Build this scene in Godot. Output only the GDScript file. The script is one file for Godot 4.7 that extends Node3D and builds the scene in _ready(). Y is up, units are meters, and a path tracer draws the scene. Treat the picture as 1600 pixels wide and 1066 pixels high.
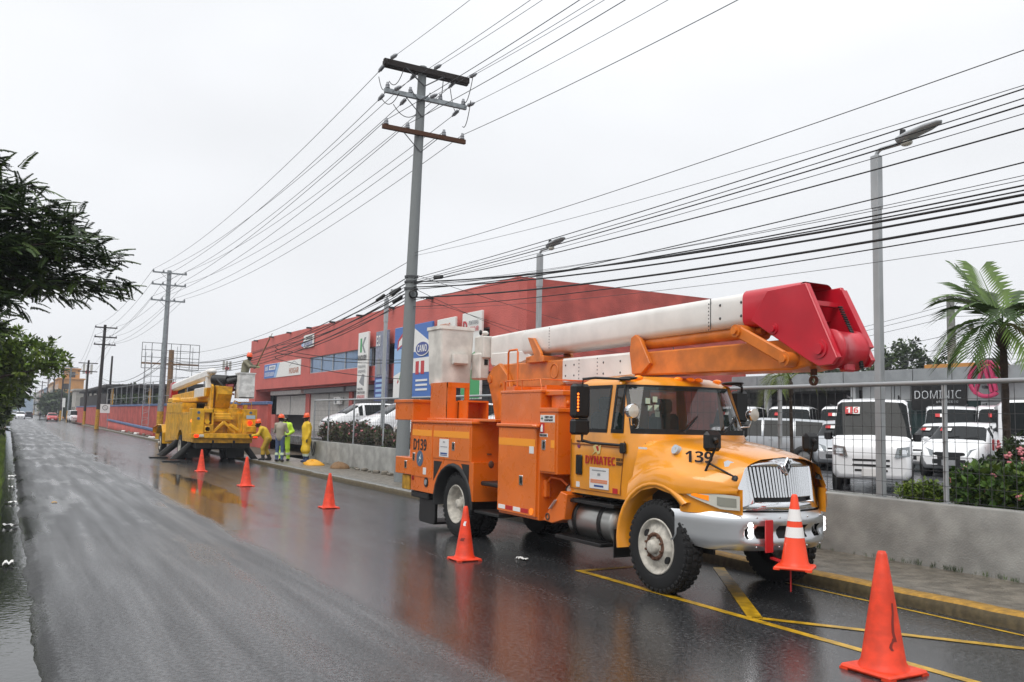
extends Node3D
# Street scene: two bucket trucks working on a power line along a wet avenue.

class M:
	var s = SurfaceTool.new()
	var t = Transform3D.IDENTITY
	var g = 1
	var col = null
	func _init(tr = Transform3D.IDENTITY):
		s.begin(Mesh.PRIMITIVE_TRIANGLES)
		t = tr
	func f(a, b, c):
		s.set_smooth_group(-1)
		if col != null: s.set_color(col)
		s.add_vertex(t * a); s.add_vertex(t * b); s.add_vertex(t * c)
	func q(a, b, c, d):
		f(a, b, c); f(a, c, d)
	func box(lo, hi, e = 0.0):
		var c = (lo + hi) / 2.0
		var h = ((hi - lo) / 2.0).abs()
		e = minf(e, minf(h.x, minf(h.y, h.z)) * 0.9)
		for ax in 3:
			var u = (ax + 1) % 3
			var w = (ax + 2) % 3
			for sg in [-1.0, 1.0]:
				var P = []
				for k in [[-1, -1], [1, -1], [1, 1], [-1, 1]]:
					var p = Vector3.ZERO
					p[ax] = sg * h[ax]; p[u] = k[0] * (h[u] - e); p[w] = k[1] * (h[w] - e)
					P.append(c + p)
				if sg > 0: q(P[0], P[3], P[2], P[1])
				else: q(P[0], P[1], P[2], P[3])
			if e > 0.0:
				for k in [[-1, -1], [1, -1], [1, 1], [-1, 1]]:
					var P = []
					for j in [[0, -1], [0, 1], [1, 1], [1, -1]]:
						var p = Vector3.ZERO
						p[ax] = j[1] * (h[ax] - e)
						p[u] = k[0] * (h[u] - (e if j[0] == 1 else 0.0))
						p[w] = k[1] * (h[w] - (0.0 if j[0] == 1 else e))
						P.append(c + p)
					if k[0] * k[1] > 0: q(P[0], P[1], P[2], P[3])
					else: q(P[0], P[3], P[2], P[1])
		if e > 0.0:
			for sx in [-1, 1]:
				for sy in [-1, 1]:
					for sz in [-1, 1]:
						var a = c + Vector3(sx * h.x, sy * (h.y - e), sz * (h.z - e))
						var b = c + Vector3(sx * (h.x - e), sy * h.y, sz * (h.z - e))
						var d = c + Vector3(sx * (h.x - e), sy * (h.y - e), sz * h.z)
						if sx * sy * sz > 0: f(a, d, b)
						else: f(a, b, d)
	func bx(c, sz, e = 0.0): box(c - sz / 2.0, c + sz / 2.0, e)
	# box along a segment
	func bar(a, b, w, h, e = 0.0, up = Vector3.UP):
		var z = (b - a).normalized()
		var x = up.cross(z)
		if x.length() < 0.01: x = Vector3.RIGHT.cross(z)
		x = x.normalized()
		var o = t
		t = t * Transform3D(Basis(x, z.cross(x), z), (a + b) / 2.0)
		bx(Vector3.ZERO, Vector3(w, h, (b - a).length()), e)
		t = o
	func grid(nu, nv, fn, skip = null):
		g += 1
		var P = []
		for i in nu + 1:
			var r = []
			for j in nv + 1: r.append(t * fn.call(float(i) / nu, float(j) / nv))
			P.append(r)
		pts(P, skip)
	func pts(P, skip = null):
		g += 1
		for i in P.size() - 1:
			for j in P[i].size() - 1:
				if skip != null and skip.call(i, j): continue
				var a = P[i][j]
				var b = P[i + 1][j]
				var c = P[i + 1][j + 1]
				var d = P[i][j + 1]
				for tr in [[a, b, c], [a, c, d]]:
					if tr[0].is_equal_approx(tr[1]) or tr[1].is_equal_approx(tr[2]) or tr[0].is_equal_approx(tr[2]): continue
					s.set_smooth_group(g)
					if col != null: s.set_color(col)
					for p in tr: s.add_vertex(p)
	func loft(R, capa = true, capb = true):   # closed rings of equal size
		var P = []
		for r in R:
			var l = []
			for p in r: l.append(t * p)
			l.append(t * r[0])
			P.append(l)
		pts(P)
		for k in [[0, capa], [R.size() - 1, capb]]:
			if not k[1]: continue
			var c = Vector3.ZERO
			for p in R[k[0]]: c += p / R[k[0]].size()
			for i in R[k[0]].size():
				var a = R[k[0]][i]
				var b = R[k[0]][(i + 1) % R[k[0]].size()]
				if k[0] == 0: f(c, a, b)
				else: f(c, b, a)
	func ring(c, ax, r, n, rot = 0.0):
		var z = ax.normalized()
		var x = Vector3.UP.cross(z)
		if x.length() < 0.05: x = Vector3.RIGHT.cross(z)
		x = x.normalized()
		var y = z.cross(x)
		var R = []
		for i in n:
			var a = -TAU * i / n + rot
			R.append(c + x * cos(a) * r + y * sin(a) * r)
		return R
	func cyl(a, b, r0, r1 = -1.0, n = 12, cap = true):
		if r1 < 0: r1 = r0
		loft([ring(a, b - a, r0, n), ring(b, b - a, r1, n)], cap, cap)
	func tube(P, r, n = 6, r1 = -1.0):
		var R = []
		for i in P.size():
			var d = P[mini(i + 1, P.size() - 1)] - P[maxi(i - 1, 0)]
			R.append(ring(P[i], d, r if r1 < 0 else lerpf(r, r1, float(i) / (P.size() - 1)), n))
		loft(R)
	# lathe round an axis: profile of (radius, offset along axis)
	func lathe(o, ax, prof, n = 24):
		var R = []
		for p in prof: R.append(ring(o + ax.normalized() * p.y, ax, maxf(p.x, 0.0005), n))
		loft(R, false, false)
	func ell(c, r, n = 10):
		grid(n, n, func(u, v): return c + Vector3(sin(v * PI) * cos(u * TAU) * r.x, cos(v * PI) * r.y, sin(v * PI) * sin(u * TAU) * r.z))
	# outline in (z, y), pushed out from x0 to x1
	func prx(poly, x0, x1, e = 0.0):
		if Geometry2D.is_polygon_clockwise(poly):
			poly = poly.duplicate(); poly.reverse()
		var ins = poly
		if e > 0.0:
			ins = PackedVector2Array()
			for i in poly.size():
				var a = poly[i - 1]
				var b = poly[i]
				var c = poly[(i + 1) % poly.size()]
				var n1 = (b - a).normalized().orthogonal()
				var n2 = (c - b).normalized().orthogonal()
				var m = (n1 + n2).normalized()
				ins.append(b - m * e / maxf(0.4, m.dot(n1)))
		var L = [[x0, ins], [x0 + e, poly], [x1 - e, poly], [x1, ins]] if e > 0.0 else [[x0, poly], [x1, poly]]
		for k in L.size() - 1:
			for i in poly.size():
				var j = (i + 1) % poly.size()
				var A = L[k]
				var B = L[k + 1]
				q(Vector3(A[0], A[1][i].y, A[1][i].x), Vector3(B[0], B[1][i].y, B[1][i].x), Vector3(B[0], B[1][j].y, B[1][j].x), Vector3(A[0], A[1][j].y, A[1][j].x))
		var T = Geometry2D.triangulate_polygon(ins)
		for i in range(0, T.size(), 3):
			var a = ins[T[i]]
			var b = ins[T[i + 1]]
			var c = ins[T[i + 2]]
			f(Vector3(x0, a.y, a.x), Vector3(x0, b.y, b.x), Vector3(x0, c.y, c.x))
			f(Vector3(x1, a.y, a.x), Vector3(x1, c.y, c.x), Vector3(x1, b.y, b.x))
	func mesh():
		s.generate_normals()
		return s.commit()

func V(x, y, z): return Vector3(x, y, z)
func PV(a):
	var r = PackedVector2Array()
	for i in range(0, a.size(), 2): r.append(Vector2(a[i], a[i + 1]))
	return r
var taken = {}
func numbered(n):
	taken[n] = taken.get(n, -1) + 1
	return n if taken[n] == 0 else "%s_%03d" % [n, taken[n]]
func tag(o, label, category, group = ""):
	o.set_meta("label", label); o.set_meta("category", category)
	if group: o.set_meta("group", group)
	return o
func thing(n, label, category, at = Vector3.ZERO, group = ""):
	var o = Node3D.new()
	o.name = numbered(n); add_child(o); o.position = at
	return tag(o, label, category, group)
# a part (world coordinates when its thing is not moved); root of all when no parent is given
func obj(n, m, mat, parent = null, world = true):
	var o = MeshInstance3D.new()
	o.mesh = m if m is Mesh else m.mesh()
	o.material_override = mat
	if parent == null:
		o.name = numbered(n); add_child(o)
	else:
		o.name = n; parent.add_child(o, true)
		if world:
			var p = parent
			var off = Vector3.ZERO
			while p != self:
				off += p.position
				p = p.get_parent()
			o.position = -off
	return o
func struct(n, m, mat, parent = null):
	var o = obj(n, m, mat, parent)
	if parent == null: o.set_meta("kind", "structure")
	return o
func copy(o, at, turn, label, group = ""):
	var c = o.duplicate()
	c.name = numbered(String(o.name).rstrip("0123456789").rstrip("_")); add_child(c)
	c.position = at; c.rotation.y = turn
	c.set_meta("label", label)
	if group: c.set_meta("group", group)
	return c
var fonts = {}
func text(parent, words, at, h, mat, turn = -PI / 2, wide = 0.0, bold = true, face = "Droid Sans", n = "lettering"):
	var k = face + str(bold)
	if not fonts.has(k):
		var sf = SystemFont.new()
		sf.font_names = PackedStringArray([face]); sf.font_weight = 700 if bold else 400
		fonts[k] = sf
	var tm = TextMesh.new()
	tm.text = words; tm.font = fonts[k]; tm.font_size = 32; tm.depth = 0.004; tm.pixel_size = 0.01; tm.curve_step = 2.0
	var o = MeshInstance3D.new()
	o.mesh = tm; o.material_override = mat; o.name = n
	var ab = tm.get_aabb()
	parent.add_child(o, true)
	var off = Vector3.ZERO
	var p = parent
	while p != self:
		off += p.position
		p = p.get_parent()
	o.position = at - off
	var sy = h / maxf(ab.size.y, 0.01)
	o.basis = Basis(Vector3.UP, turn) * Basis.from_scale(Vector3(sy if wide == 0.0 else wide / maxf(ab.size.x, 0.01), sy, 1.0))
	return o

# ---------- materials
var T = {}
var K = {}
func noise(n, freq, lo, hi, kind = 0, oct = 4, size = 512, normal = 0.0, sd = 1):
	var fn = FastNoiseLite.new()
	fn.seed = sd; fn.frequency = freq; fn.fractal_octaves = oct
	fn.noise_type = [FastNoiseLite.TYPE_SIMPLEX_SMOOTH, FastNoiseLite.TYPE_CELLULAR, FastNoiseLite.TYPE_VALUE][kind]
	var x = NoiseTexture2D.new()
	x.width = size; x.height = size; x.seamless = true; x.noise = fn; x.generate_mipmaps = true
	if normal > 0.0:
		x.as_normal_map = true; x.bump_strength = normal
	else:
		var r = Gradient.new()
		r.set_color(0, Color(lo, lo, lo)); r.set_color(1, Color(hi, hi, hi))
		r.set_offset(0, 0.2); r.set_offset(1, 0.8)
		x.color_ramp = r
	T[n] = x
func mat(n, c, rough = 0.6, o = {}):
	var m = StandardMaterial3D.new()
	m.albedo_color = Color(c) if c is String else c
	m.roughness = rough
	m.metallic = o.get("metal", 0.0)
	m.cull_mode = BaseMaterial3D.CULL_DISABLED
	if o.has("tex") or o.has("nrm") or o.has("rgh"):
		m.uv1_triplanar = true
		m.uv1_world_triplanar = o.get("world", true)
		m.uv1_scale = o.get("scale", Vector3.ONE * 0.5)
		if o.has("tex"): m.albedo_texture = T[o.tex]
		if o.has("rgh"): m.roughness_texture = T[o.rgh]
		if o.has("nrm"):
			m.normal_enabled = true; m.normal_texture = T[o.nrm]; m.normal_scale = o.get("ns", 0.5)
	if o.has("coat"):
		m.clearcoat_enabled = true; m.clearcoat = o.coat; m.clearcoat_roughness = 0.08
	if o.has("alpha"):
		m.transparency = BaseMaterial3D.TRANSPARENCY_ALPHA; m.albedo_color.a = o.alpha
	if o.has("emit"):
		m.emission_enabled = true; m.emission = Color(o.emit) if o.emit is String else o.emit; m.emission_energy_multiplier = o.get("power", 1.0)
	if o.has("back"):
		m.backlight_enabled = true; m.backlight = o.back
	if o.get("vc", false): m.vertex_color_use_as_albedo = true
	K[n] = m
	return m
func materials():
	noise("blot", 0.008, 0.84, 1.0, 0, 5, 512)
	noise("soft", 0.006, 0.93, 1.0, 0, 4, 512, 0, 5)
	noise("grain", 0.12, 0.75, 1.0, 0, 3, 512, 0, 2)
	noise("stain", 0.012, 0.74, 1.0, 0, 6, 512, 0, 9)
	noise("bumpf", 0.15, 0, 1, 0, 3, 512, 6.0, 3)
	noise("bumpc", 0.03, 0, 1, 0, 5, 512, 8.0, 4)
	noise("rghv", 0.02, 0.55, 1.0, 0, 4, 512, 0, 12)
	var paint = {"tex": "soft", "rgh": "rghv", "scale": V(0.35, 0.35, 0.35), "coat": 0.25}
	mat("orange", "e06c14", 0.45, paint)
	mat("orange_door", "e37118", 0.42, paint)
	mat("stripe", "f59b1e", 0.45)
	mat("cab", "ee9a1e", 0.3, {"tex": "soft", "scale": V(0.6, 0.6, 0.6), "coat": 0.7})
	mat("boom_orange", "dd7a24", 0.45, {"tex": "blot", "scale": V(0.6, 0.6, 0.6), "coat": 0.2})
	mat("red_boom", "c4182c", 0.35, {"tex": "soft", "scale": V(0.6, 0.6, 0.6), "coat": 0.4})
	mat("white_boom", "e6e3de", 0.4, {"tex": "soft", "scale": V(0.5, 0.5, 0.5), "coat": 0.2})
	mat("bucket_white", "e6e2da", 0.55, {"tex": "blot", "scale": V(0.5, 0.5, 0.5)})
	mat("bucket_white2", "e4e4e2", 0.6, {"tex": "blot", "scale": V(0.9, 0.9, 0.9)})
	mat("black", "101010", 0.5)
	mat("black_gloss", "0c0d0e", 0.25)
	mat("chassis", "1a1918", 0.7, {"tex": "stain", "scale": V(1, 1, 1)})
	mat("rubber", "161617", 0.75, {"tex": "grain", "scale": V(2, 2, 2)})
	mat("rim", "cfc9bd", 0.5, {"tex": "stain", "scale": V(1.6, 1.6, 1.6)})
	mat("rust", "6b4a38", 0.8, {"tex": "stain", "scale": V(3, 3, 3)})
	mat("chrome", "dfe1e3", 0.14, {"metal": 1.0})
	mat("bumper", "c9cbcd", 0.3, {"metal": 0.9})
	mat("alu", "b3b2ae", 0.36, {"metal": 1.0})
	mat("galv", "9aa0a3", 0.5, {"metal": 0.6, "tex": "blot", "scale": V(1, 1, 1)})
	mat("galv_paint", "a9adb0", 0.55, {"tex": "soft"})
	mat("glass", "22302f", 0.03, {"alpha": 0.5})
	mat("glass_dark", "101618", 0.03, {"alpha": 0.82})
	mat("car_glass", "161a1b", 0.06)
	K.car_glass.metallic_specular = 0.3
	mat("lens", "e8e6da", 0.08, {"alpha": 0.45})
	mat("lens_clear", "c9c8bd", 0.1, {"coat": 1.0})
	mat("lens_car", "8f9598", 0.08, {"metal": 0.5, "coat": 1.0})
	mat("amber", "f08a18", 0.2, {"emit": "ff7a10", "power": 0.35})
	mat("amber_lit", "ff8a30", 0.3, {"emit": "ff6a18", "power": 2.2})
	mat("led", "ffffff", 0.3, {"emit": "ffffff", "power": 4.0})
	mat("red_lit", "e01808", 0.3, {"emit": "ff2408", "power": 2.5})
	mat("red_lens", "8e1418", 0.2)
	mat("white", "e2e2df", 0.5)
	mat("paper", "dcdad8", 0.6)
	mat("ink", "1c1c22", 0.6)
	mat("ink_red", "b01c1c", 0.5)
	mat("ink_blue", "2c4a86", 0.6)
	mat("ink_grey", "8b8d90", 0.6)
	mat("ink_orange", "d88a68", 0.6)
	mat("decal_blue", "46617c", 0.5)
	mat("decal_red", "b81e22", 0.5)
	mat("cone", "f2441f", 0.5, {"tex": "blot", "scale": V(1.5, 1.5, 1.5)})
	mat("cone_bright", "fb4a20", 0.42, {"tex": "soft"})
	mat("cone_white", "e8e6e4", 0.35)
	mat("cone_mark", "7a2a20", 0.7)
	mat("yellow_truck", "eaac14", 0.45, {"tex": "stain", "scale": V(0.5, 0.5, 0.5), "coat": 0.2})
	mat("yellow_door", "ecb018", 0.45, {"tex": "blot", "scale": V(0.5, 0.5, 0.5), "coat": 0.2})
	mat("car_white", "e9eaec", 0.3, {"coat": 0.8})
	mat("car_silver", "aeb2b6", 0.3, {"metal": 0.4, "coat": 0.8})
	mat("car_red", "b3201e", 0.3, {"coat": 0.8})
	mat("car_dark", "24282e", 0.3, {"coat": 0.8})
	mat("trim", "17181a", 0.5)
	mat("plaster", "a2a29e", 0.75, {"tex": "blot", "scale": V(0.4, 0.4, 0.4), "nrm": "bumpf", "ns": 0.12})
	mat("kerb", "8a8a86", 0.75, {"tex": "stain", "scale": V(0.8, 0.8, 0.8), "nrm": "bumpc", "ns": 0.6})
	mat("kerb_yellow", "b88a2a", 0.6, {"tex": "stain", "scale": V(1.5, 1.5, 1.5), "nrm": "bumpf", "ns": 0.3})
	mat("kerb_face", "5e5238", 0.6, {"tex": "stain", "scale": V(1.5, 1.5, 1.5), "nrm": "bumpf", "ns": 0.3})
	mat("walk", "7c756a", 0.5, {"tex": "stain", "scale": V(0.5, 0.5, 0.5), "nrm": "bumpf", "ns": 0.2, "rgh": "rghv"})
	mat("line", "cfa323", 0.35, {"tex": "stain", "scale": V(0.8, 0.8, 0.8)})
	mat("lot", "5c5d60", 0.3, {"tex": "blot", "scale": V(0.2, 0.2, 0.2), "rgh": "rghv"})
	mat("earth", "5a4c3c", 0.9, {"tex": "stain", "scale": V(0.6, 0.6, 0.6), "nrm": "bumpc", "ns": 0.8})
	mat("ground", "4d4a44", 0.9, {"tex": "stain", "scale": V(0.05, 0.05, 0.05)})
	mat("red_wall", "c8655c", 0.8, {"tex": "soft", "scale": V(0.12, 0.12, 0.12), "nrm": "bumpf", "ns": 0.25})
	mat("red_wall2", "bd584f", 0.8, {"tex": "blot", "scale": V(0.15, 0.15, 0.15), "nrm": "bumpf", "ns": 0.25})
	mat("blue_band", "5a6f98", 0.7, {"tex": "blot"})
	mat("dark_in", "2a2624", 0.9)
	mat("shutter_white", "c9c6c0", 0.5, {"tex": "soft"})
	mat("shutter_grey", "77787a", 0.5, {"tex": "soft"})
	mat("window_blue", "56789c", 0.08, {"metal": 0.35, "tex": "soft", "scale": V(0.3, 0.3, 0.3)})
	mat("banner_white", "e4e4e0", 0.5)
	mat("banner_blue", "3f6cb4", 0.5)
	mat("banner_sky", "94b8dc", 0.5)
	mat("banner_grey", "8f95a8", 0.5, {"tex": "blot", "scale": V(0.7, 0.7, 0.7)})
	mat("banner_navy", "3c4a8c", 0.5)
	mat("banner_green", "3f9a5c", 0.5)
	mat("banner_red", "b8262e", 0.5)
	mat("fascia", "94989a", 0.4, {"metal": 0.3, "tex": "soft"})
	mat("panel_grey", "a6a9aa", 0.45, {"tex": "soft"})
	mat("magenta", "a82c55", 0.4)
	mat("sign_black", "121212", 0.3)
	mat("conc", "8f908c", 0.85, {"tex": "stain", "scale": V(0.6, 0.6, 0.6), "nrm": "bumpf", "ns": 0.4})
	mat("pole_conc", "8c9192", 0.7, {"tex": "grain", "scale": V(1.2, 1.2, 1.2)})
	mat("wood_dark", "2e2724", 0.85, {"tex": "grain", "scale": V(2, 2, 2)})
	mat("wood_brown", "5d3a24", 0.85, {"tex": "grain", "scale": V(2, 2, 2)})
	mat("pole_yellow", "c8951e", 0.7, {"tex": "stain", "scale": V(0.8, 0.8, 0.8)})
	mat("insul", "8a8d92", 0.3)
	mat("wire", "1e1e20", 0.6)
	mat("wire_thin", "3e4044", 0.6)
	mat("steel", "8d9093", 0.45, {"metal": 0.7})
	mat("steel_dark", "4c4e50", 0.6, {"metal": 0.3})
	mat("rusty", "8a6a48", 0.8, {"tex": "stain", "scale": V(0.8, 0.8, 0.8)})
	mat("bark", "4a4038", 0.95, {"tex": "stain", "scale": V(1.2, 1.2, 1.2), "nrm": "bumpc", "ns": 1.0})
	mat("leaf", "ffffff", 0.55, {"vc": true, "back": Color(0.25, 0.3, 0.08)})
	mat("petal", "d98a90", 0.7)
	mat("water", "2b2d2c", 0.04, {"nrm": "bumpc", "ns": 0.05, "scale": V(0.6, 0.6, 0.6)})
	mat("skin", "ffffff", 0.65, {"vc": true})
	mat("hat", "ee5a20", 0.35, {"coat": 0.5})
	mat("cream", "c9a06a", 0.8, {"tex": "soft", "scale": V(0.1, 0.1, 0.1)})
	mat("tan_bldg", "c88f4e", 0.8, {"tex": "soft", "scale": V(0.1, 0.1, 0.1)})
	mat("pale_bldg", "b9b6ae", 0.8, {"tex": "blot", "scale": V(0.1, 0.1, 0.1)})
	mat("blue_bldg", "8fa2b4", 0.8, {"tex": "soft", "scale": V(0.1, 0.1, 0.1)})
	mat("rose_bldg", "b0806a", 0.8, {"tex": "blot", "scale": V(0.1, 0.1, 0.1)})
	mat("tarp", "d79a16", 0.5)
	mat("rubble", "8a8378", 0.9, {"tex": "stain"})
	mat("pink", "c03a6a", 0.7)
	mat("seat", "23211f", 0.9)
# ---------- setting
var rng = RandomNumberGenerator.new()
func camera_and_light():
	var cam = Camera3D.new()
	cam.name = "camera"
	var y = deg_to_rad(29.7)
	var p = deg_to_rad(5.2)
	var r = deg_to_rad(1.3)
	var fw = V(sin(y) * cos(p), sin(p), -cos(y) * cos(p))
	var rt = V(cos(y), 0, sin(y))
	var up = rt.cross(fw)
	cam.transform = Transform3D(Basis(rt * cos(r) + up * sin(r), up * cos(r) - rt * sin(r), -fw), V(0, 1.9, 0))
	cam.fov = rad_to_deg(2.0 * atan(533.0 / 1370.0))
	cam.near = 0.05; cam.far = 3000.0
	add_child(cam); cam.current = true
	var fn = FastNoiseLite.new()
	fn.seed = 7; fn.frequency = 0.9; fn.fractal_octaves = 5
	var im = Image.create(512, 256, false, Image.FORMAT_RGBF)
	for j in 256:
		var el = PI / 2 - PI * (j + 0.5) / 256
		for i in 512:
			var a = TAU * i / 512
			var d = V(cos(el) * cos(a), sin(el), cos(el) * sin(a))
			var s = maxf(0, sin(el))
			var k = 0.825 + 0.48 * pow(s, 2.0)
			var cl = fn.get_noise_3d(d.x * 1.6, d.y * 4.0, d.z * 1.6)
			k *= 1.0 + 0.13 * cl
			im.set_pixel(i, j, Color(k * 0.965, k * 0.985, k * 1.02) if el > -0.02 else Color(0.25, 0.25, 0.25))
	var sm = PanoramaSkyMaterial.new()
	sm.panorama = ImageTexture.create_from_image(im)
	var sky = Sky.new()
	sky.sky_material = sm
	var env = Environment.new()
	env.background_mode = Environment.BG_SKY; env.sky = sky
	env.tonemap_mode = Environment.TONE_MAPPER_LINEAR
	env.tonemap_exposure = 1.12
	env.fog_enabled = true; env.fog_density = 0.0006; env.fog_light_color = Color(0.86, 0.88, 0.92)
	env.sdfgi_enabled = true; env.ssao_enabled = true; env.ssil_enabled = true
	var we = WorldEnvironment.new()
	we.name = "environment"; we.environment = env; add_child(we)
	var sun = DirectionalLight3D.new()
	sun.name = "overcast_sun"; sun.light_energy = 0.5; sun.light_angular_distance = 40.0; sun.light_color = Color(1, 0.985, 0.96); sun.shadow_enabled = true
	sun.look_at_from_position(Vector3.ZERO, V(0.55, -1.0, -0.35), Vector3.UP)
	add_child(sun)

func wet_texture(w, h, z0, z1, fine, sd):
	var n1 = FastNoiseLite.new(); n1.seed = sd; n1.frequency = 0.35; n1.fractal_octaves = 4
	var n2 = FastNoiseLite.new(); n2.seed = sd + 1; n2.frequency = 18.0; n2.fractal_octaves = 2
	var n3 = FastNoiseLite.new(); n3.seed = sd + 2; n3.frequency = 1.6; n3.fractal_octaves = 3
	var rg = PackedByteArray(); rg.resize(w * h)
	var al = PackedByteArray(); al.resize(w * h)
	var hb = PackedByteArray()
	if fine:
		var fn = FastNoiseLite.new(); fn.seed = 31; fn.frequency = 0.42; fn.fractal_octaves = 2
		hb = fn.get_image(w, h, false, false, false).get_data()
	for j in h:
		var z = lerpf(z0, z1, (j + 0.5) / h)
		for i in w:
			var x = 8.6 * (i + 0.5) / w
			var big = n1.get_noise_2d(x * 1.6, z * 0.45)
			var mid = n3.get_noise_2d(x, z * 0.4)
			# the left lane has drained, right of the paving seam a film of water still stands
			var st = n3.get_noise_2d(x * 1.5 + 50.0, z * 0.09)
			var edge = 3.22 + 0.06 * mid + 0.03 * big + 0.5 * big * smoothstep(-18.0, -45.0, z)
			var wet = smoothstep(edge - 0.1, edge + 0.16, x)
			var pool = smoothstep(0.45, 0.62, exp(-pow((x - 4.45) / 0.55, 2) - pow((z + 24.5) / 7.0, 2)) + 0.22 * mid + 0.12 * big) * wet
			var pw = smoothstep(0.1, 0.45, big + 0.5 * st + 0.25 * mid)
			var g = n2.get_noise_2d(x, z) if fine else 0.0
			var rr = lerpf(0.43 - 0.15 * pw - 0.12 * st, lerpf(0.13, 0.24, smoothstep(3.5, 5.4, x + 0.6 * big)) - 0.03 * pw + 0.04 * st + 0.03 * mid, wet) + 0.06 * g
			rr = lerpf(rr, 0.06, pool)
			if z < -45.0: rr = maxf(rr, 0.17)
			var alb = lerpf(0.31 + 0.08 * st - 0.045 * pw, 0.205 + 0.02 * st, wet) + 0.02 * mid + 0.11 * g
			alb = lerpf(0.13 + 0.05 * g, alb, smoothstep(0.40, 0.47, x + 0.07 * mid + 0.03 * g))
			if fine: hb[j * w + i] = int(128 + (hb[j * w + i] - 128) * (1.0 - 0.82 * wet))
			rg[j * w + i] = int(clampf(rr, 0.07, 1.0) * 255)
			al[j * w + i] = int(clampf(alb, 0, 1) * 255)
	return [Image.create_from_data(w, h, false, Image.FORMAT_L8, rg), Image.create_from_data(w, h, false, Image.FORMAT_L8, al), Image.create_from_data(w, h, false, Image.FORMAT_L8, hb) if fine else null]
func road_piece(called, z0, z1, nz, w, h, fine, sd):
	var im = wet_texture(w, h, z0, z1, fine, sd)
	var m = StandardMaterial3D.new()
	m.albedo_texture = ImageTexture.create_from_image(im[1]); m.albedo_color = Color(0.97, 0.98, 1.0)
	m.roughness = 1.0; m.roughness_texture = ImageTexture.create_from_image(im[0])
	m.metallic_specular = 0.55
	if fine:
		var b = im[2]
		b.convert(Image.FORMAT_RGBA8)
		b.bump_map_to_normal_map(2.2)
		m.normal_enabled = true; m.normal_texture = ImageTexture.create_from_image(b); m.normal_scale = 0.5
	var e = FastNoiseLite.new(); e.seed = 5; e.frequency = 0.55; e.fractal_octaves = 4
	var st = SurfaceTool.new()
	st.begin(Mesh.PRIMITIVE_TRIANGLES)
	st.set_normal(Vector3.UP)
	var xs = [0.0, 0.15, 0.5, 1.0, 2.0, 4.0, 6.0, 8.58]
	for k in nz:
		for i in xs.size() - 1:
			var P = []
			for c in [[k, i], [k, i + 1], [k + 1, i + 1], [k + 1, i]]:
				var z = lerpf(z0, z1, float(c[0]) / nz)
				var x = xs[c[1]]
				var ed = 0.36 + 0.07 * e.get_noise_1d(z) + 0.03 * e.get_noise_1d(z * 6.0)
				var yy = 0.0
				if c[1] == 0: x = ed - 0.08; yy = -0.11
				elif c[1] == 1: x = ed - 0.03; yy = -0.05 + 0.02 * e.get_noise_1d(z * 7.0 + 30.0)
				elif c[1] == 2: x = ed + 0.09 + 0.03 * e.get_noise_1d(z * 5.0 + 90.0)
				P.append(V(x, yy, z))
			for tr in [[0, 3, 2], [0, 2, 1]]:
				for v in tr:
					st.set_uv(Vector2(P[v].x / 8.6, (P[v].z - z0) / (z1 - z0)))
					st.add_vertex(P[v])
	st.generate_normals()
	st.generate_tangents()
	return struct(called, st.commit(), m)

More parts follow.
